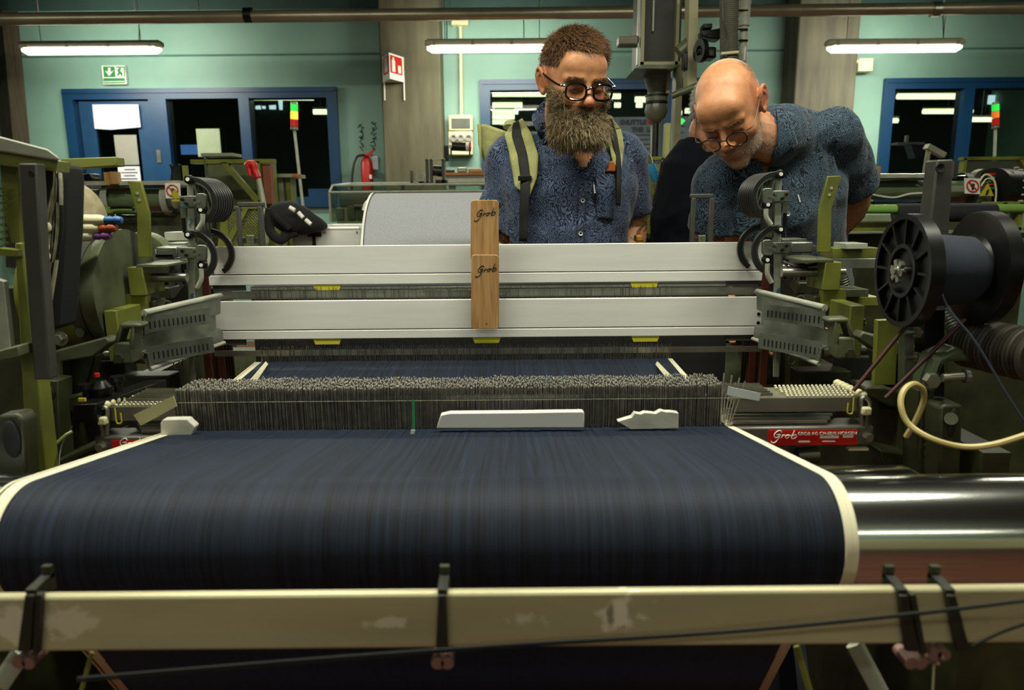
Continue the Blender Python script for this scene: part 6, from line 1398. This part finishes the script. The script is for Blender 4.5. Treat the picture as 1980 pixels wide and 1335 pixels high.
def glasses(M, name, label, mt, w, h, r, rad, yo=-.112, zo=-.010, tmp=None):
    t = thing('glasses', label, 'glasses', M @ Vector((0, yo, zo)))
    for s in (-1, 1):
        cx = s * (w / 2 + .0095); pts = []
        for k in range(40):
            a = 2 * math.pi * k / 40; ct, st = math.cos(a), math.sin(a); X_ = math.copysign(abs(ct) ** r, ct) * w / 2; Z_ = math.copysign(abs(st) ** r, st) * h / 2
            pts.append(Vector((cx + X_, yo + abs(cx + X_) * .12, zo + Z_)))
        MB().tube([M @ p for p in pts], rad, 8, closed=True).build('rim', mt, t)
        mm = MB(); mm.add([M @ p for p in pts], [tuple(range(40))]); o = mm.build('lens', LENS, t, smooth=False); md = o.modifiers.new('t', 'SOLIDIFY'); md.thickness = .0012
        hx = s * (w + .0105); MB().tube(spline([M @ Vector((hx, yo + .012, zo + h * .32)), M @ Vector((s * .074, yo + .03, zo + h * .35)), M @ Vector((s * .082, -.02, .012)), M @ Vector((s * .081, .012, .016)), M @ Vector((s * .080, .030, -.008))], 6), rad * .95, 8).build('temple', tmp or mt, t)
    MB().tube(spline([M @ Vector((-.010, yo + .001, zo + h * .15)), M @ Vector((0, yo - .003, zo + h * .28)), M @ Vector((.010, yo + .001, zo + h * .15))]), rad * 1.1, 8).build('bridge', mt, t)
    return t

# ---- bearded person
V3 = Vector
hc = P(1109, 158, 1.85); nk = P(1102, 262, 1.96)
def paint1(L, V, blend, g, hd):
    x, y, z = L.T
    scalp = (z > .052 - .55 * np.clip(y + .075, 0, .2) - .0) & hd & ~((np.abs(x) > .068) & (z < .035) & (y < .045))
    blend(np.where(scalp & ((y > -.035) | (z > .075)), 1., 0.), '3d2a1c', .9)
    blend(np.where(hd & (z < -.045) & (y < .0) , 1., 0.), '4a3424', .8)
    # tattooed forearms
    fa = (V[:, 2] < P(1215, 425, 1.97).z) & (V[:, 1] > 1.7) & (V[:, 2] > .9) & ((np.abs(V[:, 0] - P(1215, 440, 1.95).x) < .09) | (np.abs(V[:, 0] - P(972, 455, 2).x) < .10))
    st = np.array([noise.noise(Vector((p[0] * 90 + 5 * math.sin(p[2] * 40), p[1] * 40, p[2] * 22))) for p in V[fa]]) if fa.any() else np.zeros(0)
    mk = np.zeros(len(V)); mk[fa] = (st > .05) * 1.; blend(mk, '2c1c14', .75)
S1 = dict(side=V3((1, .04, 0)), neck=nk, skin='c48a62', paint=paint1, smat=PAIS, g=.010,
    torso=[(P(1101, 268, 1.98), .070, .060), (P(1099, 285, 1.99), .145, .080), (P(1097, 312, 2.0), .178, .105), (P(1095, 370, 1.99), .172, .125), (P(1094, 450, 2.0), .160, .125), (P(1094, 530, 2.02), .158, .120), (P(1094, 600, 2.03), .165, .120)],
    hips=[(P(1094, 590, 2.03), .166, .122), (P(1094, 640, 2.05), .172, .125), (P(1094, 700, 2.06), .165, .12)],
    arms=[dict(pts=[P(984, 308, 2.0), P(964, 440, 2.02), P(980, 530, 1.97), P(1005, 630, 1.875)], f=.80, r=.060, hd=V3((.05, -.9, -.1)), hu=V3((0, 0, 1)), s=1),
          dict(pts=[P(1207, 305, 2.0), P(1224, 420, 2.04), P(1215, 520, 1.97), P(1195, 630, 1.875)], f=.68, r=.058, hd=V3((-.05, -.9, -.1)), hu=V3((0, 0, 1)), s=-1)],
    legs=[[P(1060, 690, 2.06), V3((P(1060, 690, 2.06).x, 2.07, .5)), V3((P(1055, 690, 2.06).x, 2.08, .07))], [P(1128, 690, 2.06), V3((P(1128, 690, 2.06).x, 2.07, .5)), V3((P(1135, 690, 2.06).x, 2.08, .07))]],
    V=((1066, 235), (1180, 235), (1129, 334)))
t1, M1, bv1, body1, shirt1 = person('standing bearded person in a navy paisley short-sleeved shirt, looking down', (nk.x, 2.05, 0), hc, (15, 17, 0), .97, S1)
hairmask = lambda l: 0. if (abs(l.x) > .066 and l.z < .038 and l.y < .045) else 1. if (l.z > .060 - .62 * max(l.y + .078, 0) and (l.y > -.05 or l.z > .078)) and l.z > -.045 + (.03 if l.y < .03 else 0) and l.y > -.082 and not (l.y < .01 and l.z < .0 and abs(l.x) > .06 and False) else 0.
RM = M1.to_3x3().normalized()
def hl(p, r): l = M1.inverted() @ Vector(p); return (.005 + .022 * min(max((l.z - .045) / .05, 0), 1) ** 1.0) * r.uniform(.6, 1.25)
def hdir(p, n, r): l = M1.inverted() @ Vector(p); f = min(max((l.z - .05) / .06, 0), 1); d = (n * (.5 + .4 * f) + RM @ Vector((.25 + r.gauss(0, .5), -.45 * f + r.gauss(0, .45), -.55 * (1 - f) + r.gauss(0, .2)))).normalized(); return d, RM @ Vector((.1, -.35 * f, -.4))
strands(body_roots(body1, M1, hairmask, 15000, 3), 'hair', [HAIRB, mat('dark_brown_hair', '4a3424', .5, scale=80, h2='6f5238')], t1, hl, hdir, .00085, 4, .004)
# eyebrows
strands(body_roots(body1, M1, lambda l: 1. if .012 < abs(l.x) < .050 and .008 < l.z < .019 and l.y < -.07 else 0, 500, 4), 'eyebrow', [HAIRB], t1, lambda p, r: .008, lambda p, n, r: ((n * .4 + RM @ Vector((math.copysign(.7, (M1.inverted() @ Vector(p)).x), 0, .1))).normalized(), Vector()), .0005, 3, .001)
# beard
core = MB()
for c, r in (((0, -.080, -.098), (.050, .032, .028)), ((.034, -.066, -.098), (.034, .032, .040)), ((-.034, -.066, -.098), (.034, .032, .040)), ((.048, -.034, -.070), (.014, .026, .036)), ((-.046, -.034, -.070), (.013, .026, .036)), ((0, -.093, -.067), (.030, .010, .009))):
    core.sph(M1 @ Vector(c), tuple(q * 1.05 for q in r), 18, 12, rot=RM)
cm = remesh(core, .005, 5, 'beard'); cb = objm(cm, 'beard', BEARDD, t1)
roots = []; rnd = random.Random(8); Mi1 = M1.inverted()
for _ in range(15000):
    p = cm.polygons[rnd.randrange(len(cm.polygons))]; l = Mi1 @ p.center
    if l.y > .01 and l.z > -.09 or l.z > -.05 and abs(l.x) < .03: continue
    roots.append((p.center + p.normal * -.003 + Vector((rnd.gauss(0, .002), rnd.gauss(0, .002), rnd.gauss(0, .002))), p.normal.copy()))
roots += body_roots(body1, M1, lambda l: 1. if (l.z < -.056 or (abs(l.x) > .052 and l.z < -.012)) and l.y < -.012 and not (abs(l.x) < .016 and -.082 < l.z < -.063) else 0, 6000, 9)
def bl(p, r): l = Mi1 @ Vector(p); return r.uniform(.5, 1.3) * (.007 + .012 * min(max((-.05 - l.z) / .06, 0), 1))
def bdir(p, n, r): l = Mi1 @ Vector(p); return (n * .55 + Vector((l.x * 2 + r.gauss(0, .3), -.25 + r.gauss(0, .3), -.75 + r.gauss(0, .25)))).normalized(), Vector((0, 0, -.3))
strands(roots, 'beard_hair', [BEARDG, BEARDG, BEARDD, mat('pale_beard', 'b0a480', .55, scale=60, var=.3)], t1, bl, bdir, .0007, 5, .009)
glasses(M1, 'glasses', 'thick black framed glasses on the bearded person', ACET, .050, .037, .72, .0028, yo=-.114, zo=-.012)
BUT = mat('pearl_button', 'd8d6cc', .25)
drape(bv1, [(1052, 192), (1024, 226), (1036, 254), (1048, 281)], [(1064, 196), (1070, 222), (1076, 248), (1080, 268)], 8, 14, .010, .003, 'collar', PAIS, t1)
drape(bv1, [(1158, 236), (1156, 256), (1160, 276)], [(1172, 232), (1182, 254), (1166, 282)], 8, 10, .010, .003, 'collar', PAIS, t1)
o = MB().tube([nk + V3((0, .005, .0)) + V3((math.cos(a) * .070, math.sin(a) * .066, .018 + .016 * math.sin(a))) for a in [R(k * 10 - 30) for k in range(25)]], .011, 8, flat=(V3((0, 0, 1)), 1.)).build('collar_stand', PAIS, t1)
drape(bv1, [(1121, 322), (1118, 400), (1114, 478)], [(1134, 322), (1132, 400), (1128, 478)], 4, 24, .004, .002, 'placket', PAIS, t1)
drape(bv1, [(1150, 336), (1151, 380), (1154, 424)], [(1189, 334), (1189, 380), (1188, 428)], 10, 12, .004, .002, 'pocket', PAIS, t1)
def onsurf(bv, u, v, off=.004):
    o_ = Vector((0, 0, CAMZ)); d = (P(u, v, 1) - o_).normalized(); h = bv.ray_cast(o_, d, 6); return o_ + d * ((h[3] if h[0] is not None else 1.9) - off)
for u, v in ((1111, 304), (1127, 388), (1123, 452)):
    q = onsurf(bv1, u, v, .007); MB().lathe(q, (0, 1, 0), [(0, .003), (-.001, .005), (.002, .0055), (.002, 0)], 16).build('button', BUT, t1)
MB().tube([onsurf(bv1, 1148, 357), onsurf(bv1, 1150, 374)], .0022, 8).build('pen_clip', WHT, t1)
t = thing('leather_case', 'orange leather case poking out of the shirt pocket below the strap', 'case', onsurf(bv1, 1182, 333, .01))
MB().pprism([(1171, 332), (1176, 322), (1177, 313), (1184, 310), (1190, 316), (1192, 332)], onsurf(bv1, 1182, 325, .014).y, .012).build('case', ORANGE, t, bevel=.003)
# backpack
KHAKI = mat('khaki_canvas', '9a9a62', .85, scale=60, bump=.4, var=.2); WEB = mat('black_webbing', '131311', .8, scale=80)
t = thing('backpack', 'khaki green canvas backpack with black webbed straps on the bearded person', 'backpack', P(1060, 420, 2.2))
m = MB(); zz = P(1000, 330, 2.2)
loft(m, [(V3((P(1060, 300, 2.2).x, 2.22, z_)), V3((1, 0, 0)), a, V3((0, 1, 0)), b) for z_, a, b in ((1.05, .13, .05), (1.1, .15, .075), (1.35, .16, .08), (1.46, .16, .065), (1.53, .165, .04))])
objm(remesh(m, .008, 3, 'pack'), 'main_bag', KHAKI, t)
MB().pprism([(925, 244), (934, 238), (975, 252), (1000, 262), (1000, 330), (940, 326), (932, 300), (924, 278)], 2.12, .10).build('rolled_top', KHAKI, t, bevel=.015)
MB().pprism([(922, 240), (930, 238), (932, 330), (926, 282)], 2.10, .03).build('side_flap', KHAKI, t, bevel=.004)
drape(bv1, [(984, 246), (974, 262), (984, 300), (990, 330), (996, 362)], [(1010, 226), (1030, 262), (1043, 300), (1040, 345), (1024, 384)], 10, 30, .016, .007, 'shoulder_strap', KHAKI, t)
drape(bv1, [(991, 238), (988, 262), (1000, 300), (1006, 345), (1004, 400), (1003, 470)], [(1003, 230), (1010, 262), (1021, 300), (1026, 345), (1024, 400), (1020, 470)], 6, 34, .024, .003, 'webbing', WEB, t)
drape(bv1, [(1166, 228), (1172, 262), (1180, 300), (1186, 320)], [(1182, 226), (1202, 250), (1208, 285), (1200, 330)], 8, 26, .016, .007, 'shoulder_strap', KHAKI, t)
drape(bv1, [(1172, 228), (1180, 262), (1190, 300), (1192, 340), (1190, 400)], [(1184, 228), (1193, 258), (1200, 300), (1202, 340), (1200, 400)], 5, 30, .024, .003, 'webbing', WEB, t)
q = onsurf(bv1, 1014, 345, .03); MB().bar(q - V3((.016, 0, 0)), q + V3((.018, 0, 0)), .006, .012).build('buckle', BLACK, t, bevel=.001)
for pts in ([(984, 246, 2.0), (988, 238, 2.08), (1000, 262, 2.2)], [(1174, 228, 2.02), (1168, 232, 2.1), (1150, 262, 2.2)]):
    MB().tube(spline([P(*q_) for q_ in pts]), .016, 10, flat=(V3((0, 0, 1)), .5)).build('strap_top', KHAKI, t)

# ---- leaning person with shaved head
hc2 = P(1412, 212, 1.81); nk2 = P(1490, 268, 1.87)
def paint2(L, V, blend, g, hd):
    x, y, z = L.T
    back = np.clip((y - .005 - .3 * np.clip(z - .04, 0, 1)) / .025, 0, 1) * np.clip((.105 - z) / .02, 0, 1) * hd * np.clip((z + .02) / .02, 0, 1) * np.clip(((np.abs(x) < .073) | (z > .04)) * 1., 0, 1)
    nzv = np.array([noise.noise(Vector((p[0] * 160, p[1] * 160, p[2] * 160))) for p in L]); blend(back * (.75 + .6 * nzv), '5c5145', .8)
    st = np.where(hd & (z < -.045) & (y < .02), 1., 0.) * np.clip((-.045 - z) / .015, 0, 1); blend(st * (.45 + .5 * nzv), 'b0a392', .5)
    blend(g(0, -.095, -.055, (.03, .02, .008)), 'a89a88', .35)
sd2 = P(1612, 258, 1.96) - P(1385, 335, 1.82)
S2 = dict(nkr=(.058, .004), side=sd2, neck=nk2, skin='cc8f66', paint=paint2, smat=PAISD, g=.010, hk=dict(heavy=1), nk=1.08,
    torso=[(P(1497, 262, 1.90), .075, .062), (P(1499, 282, 1.95), .140, .080), (P(1499, 325, 1.99), .175, .110), (P(1503, 390, 2.01), .175, .13), (P(1515, 470, 2.07), .168, .13), (P(1530, 550, 2.13), .165, .12), (P(1538, 620, 2.18), .165, .12)],
    hips=[(P(1536, 600, 2.17), .168, .125), (P(1540, 650, 2.22), .175, .13), (P(1542, 700, 2.24), .165, .12)],
    arms=[dict(pts=[P(1612, 262, 1.97), P(1655, 390, 2.14), P(1585, 480, 2.20), P(1555, 628, 1.92)], f=.60, r=.068, hd=V3((-.3, -.9, -.1)), hu=V3((0, 0, 1)), s=-1),
          dict(pts=[P(1392, 350, 1.93), P(1372, 455, 1.97), P(1385, 540, 1.92), P(1420, 632, 1.875)], f=.62, r=.062, hd=V3((.3, -.9, -.1)), hu=V3((0, 0, 1)), s=1)],
    legs=[[P(1510, 690, 2.24), V3((P(1510, 690, 2.24).x, 2.2, .5)), V3((P(1505, 690, 2.26).x, 2.3, .07))], [P(1578, 690, 2.24), V3((P(1578, 690, 2.24).x, 2.2, .5)), V3((P(1590, 690, 2.26).x, 2.3, .07))]],
    V=((1440, 262), (1505, 240), (1482, 344)))
t2, M2, bv2, body2, shirt2 = person('leaning person with a shaved head in a dark paisley shirt, peering down at the loom', (nk2.x, 2.25, 0), hc2, (32, -37, 0, -14), .95, S2)
RM2 = M2.to_3x3().normalized()
strands(body_roots(body2, M2, lambda l: 1. if .012 < abs(l.x) < .046 and .009 < l.z < .016 and l.y < -.07 else 0, 250, 4), 'eyebrow', [mat('sandy_brow', '8c6a4c', .6)], t2, lambda p, r: .006, lambda p, n, r: ((n * .3 + RM2 @ Vector((math.copysign(.7, (M2.inverted() @ Vector(p)).x), 0, .1))).normalized(), Vector()), .0004, 3, .001)
strands(body_roots(body2, M2, lambda l: 1. if l.z < -.05 and l.y < .0 and not (abs(l.x) < .022 and -.08 < l.z < -.064) else 0, 2600, 5), 'stubble', [GREYH], t2, lambda p, r: .0035, lambda p, n, r: ((n * .6 + V3((0, 0, -.5))).normalized(), Vector()), .0003, 2, 0)
glasses(M2, 'glasses', 'slim dark rimmed glasses with thin metal temples on the leaning person', mat('dark_rim', '1c1a1e', .25), .048, .036, .85, .0016, yo=-.118, zo=-.018, tmp=mat('thin_metal_temple', '4a4038', .35, .5))
drape(bv2, [(1500, 204), (1503, 240), (1500, 285), (1490, 326)], [(1512, 206), (1530, 236), (1546, 282), (1520, 290)], 8, 16, .010, .003, 'collar', PAISD, t2)
drape(bv2, [(1412, 300), (1440, 318), (1470, 332)], [(1424, 336), (1450, 352), (1488, 345)], 8, 12, .010, .003, 'collar', PAISD, t2)
MB().tube([nk2 + (V3((1, 0, 0)) * math.cos(a) * .080 + V3((0, .8, .5)).normalized() * math.sin(a) * .074) + V3((.004, .01, .012)) for a in [R(k * 9 - 25) for k in range(24)]], .011, 8).build('collar_stand', PAISD, t2)
drape(bv2, [(1480, 342), (1500, 400), (1508, 480)], [(1496, 342), (1516, 400), (1524, 480)], 4, 24, .004, .002, 'placket', PAISD, t2)
q = onsurf(bv2, 1524, 414, .008); MB().lathe(q, (0, 1, 0), [(0, .003), (-.001, .005), (.002, .0055), (.002, 0)], 16).build('button', BUT, t2)
MB().tube([onsurf(bv2, 1543, 377), onsurf(bv2, 1547, 391)], .002, 8).build('pen_clip', WHT, t2)

# ---- third person, mostly hidden
hc3 = P(1392, 220, 2.5); nk3 = P(1398, 296, 2.56)
S3 = dict(side=V3((1, .3, 0)), neck=nk3, skin='b87e5c', smat=NAVY, g=.012, fold=.7,
    torso=[(P(1394, 300, 2.58), .07, .06), (P(1384, 308, 2.58), .13, .08), (P(1374, 330, 2.58), .17, .11), (P(1362, 420, 2.58), .175, .13), (P(1362, 500, 2.6), .17, .13), (P(1362, 580, 2.6), .17, .13)],
    hips=[(P(1362, 560, 2.6), .17, .13), (P(1362, 620, 2.6), .175, .13), (P(1362, 650, 2.6), .165, .12)],
    arms=[dict(pts=[P(1340, 322, 2.55), P(1322, 470, 2.5), P(1325, 560, 2.48), P(1340, 640, 2.44)], f=.95, r=.058, hd=V3((.2, -.9, -.1)), hu=V3((0, 0, 1)), s=1),
          dict(pts=[P(1440, 345, 2.62), P(1460, 450, 2.6), P(1455, 550, 2.60), P(1450, 630, 2.62)], f=.95, r=.058, hd=V3((-.2, -.9, -.1)), hu=V3((0, 0, 1)), s=-1)],
    legs=[[P(1335, 640, 2.6), V3((P(1335, 640, 2.6).x, 2.6, .5)), V3((P(1332, 640, 2.6).x, 2.62, .07))], [P(1395, 640, 2.6), V3((P(1395, 640, 2.6).x, 2.6, .5)), V3((P(1400, 640, 2.6).x, 2.62, .07))]])
t3, M3, bv3, body3, shirt3 = person('grey-haired person in dark navy standing behind the leaning person, mostly hidden', (nk3.x, 2.6, 0), hc3, (30, 25, 0), 1.03, S3)
strands(body_roots(body3, M3, lambda l: 1. if (l.z > .05 - .7 * max(l.y + .075, 0) and l.y > -.06) and l.z > -.04 else 0, 5000, 3), 'hair', [GREYH], t3, lambda p, r: .016 * r.uniform(.7, 1.2), lambda p, n, r: ((n * .7 + V3((r.gauss(0, .3), r.gauss(0, .3), -.3))).normalized(), V3((0, 0, -.3))), .0009, 4, .003)
# ---------------- lettering becomes real mesh ----------------
dg = bpy.context.evaluated_depsgraph_get()
for o in [x for x in COL.objects if x.type == 'FONT']:
    me = bpy.data.meshes.new_from_object(o.evaluated_get(dg)); n = bpy.data.objects.new(o.name, me); COL.objects.link(n)
    n.parent = o.parent; n.location = o.location; n.rotation_euler = o.rotation_euler; nm = o.name; bpy.data.objects.remove(o); n.name = nm
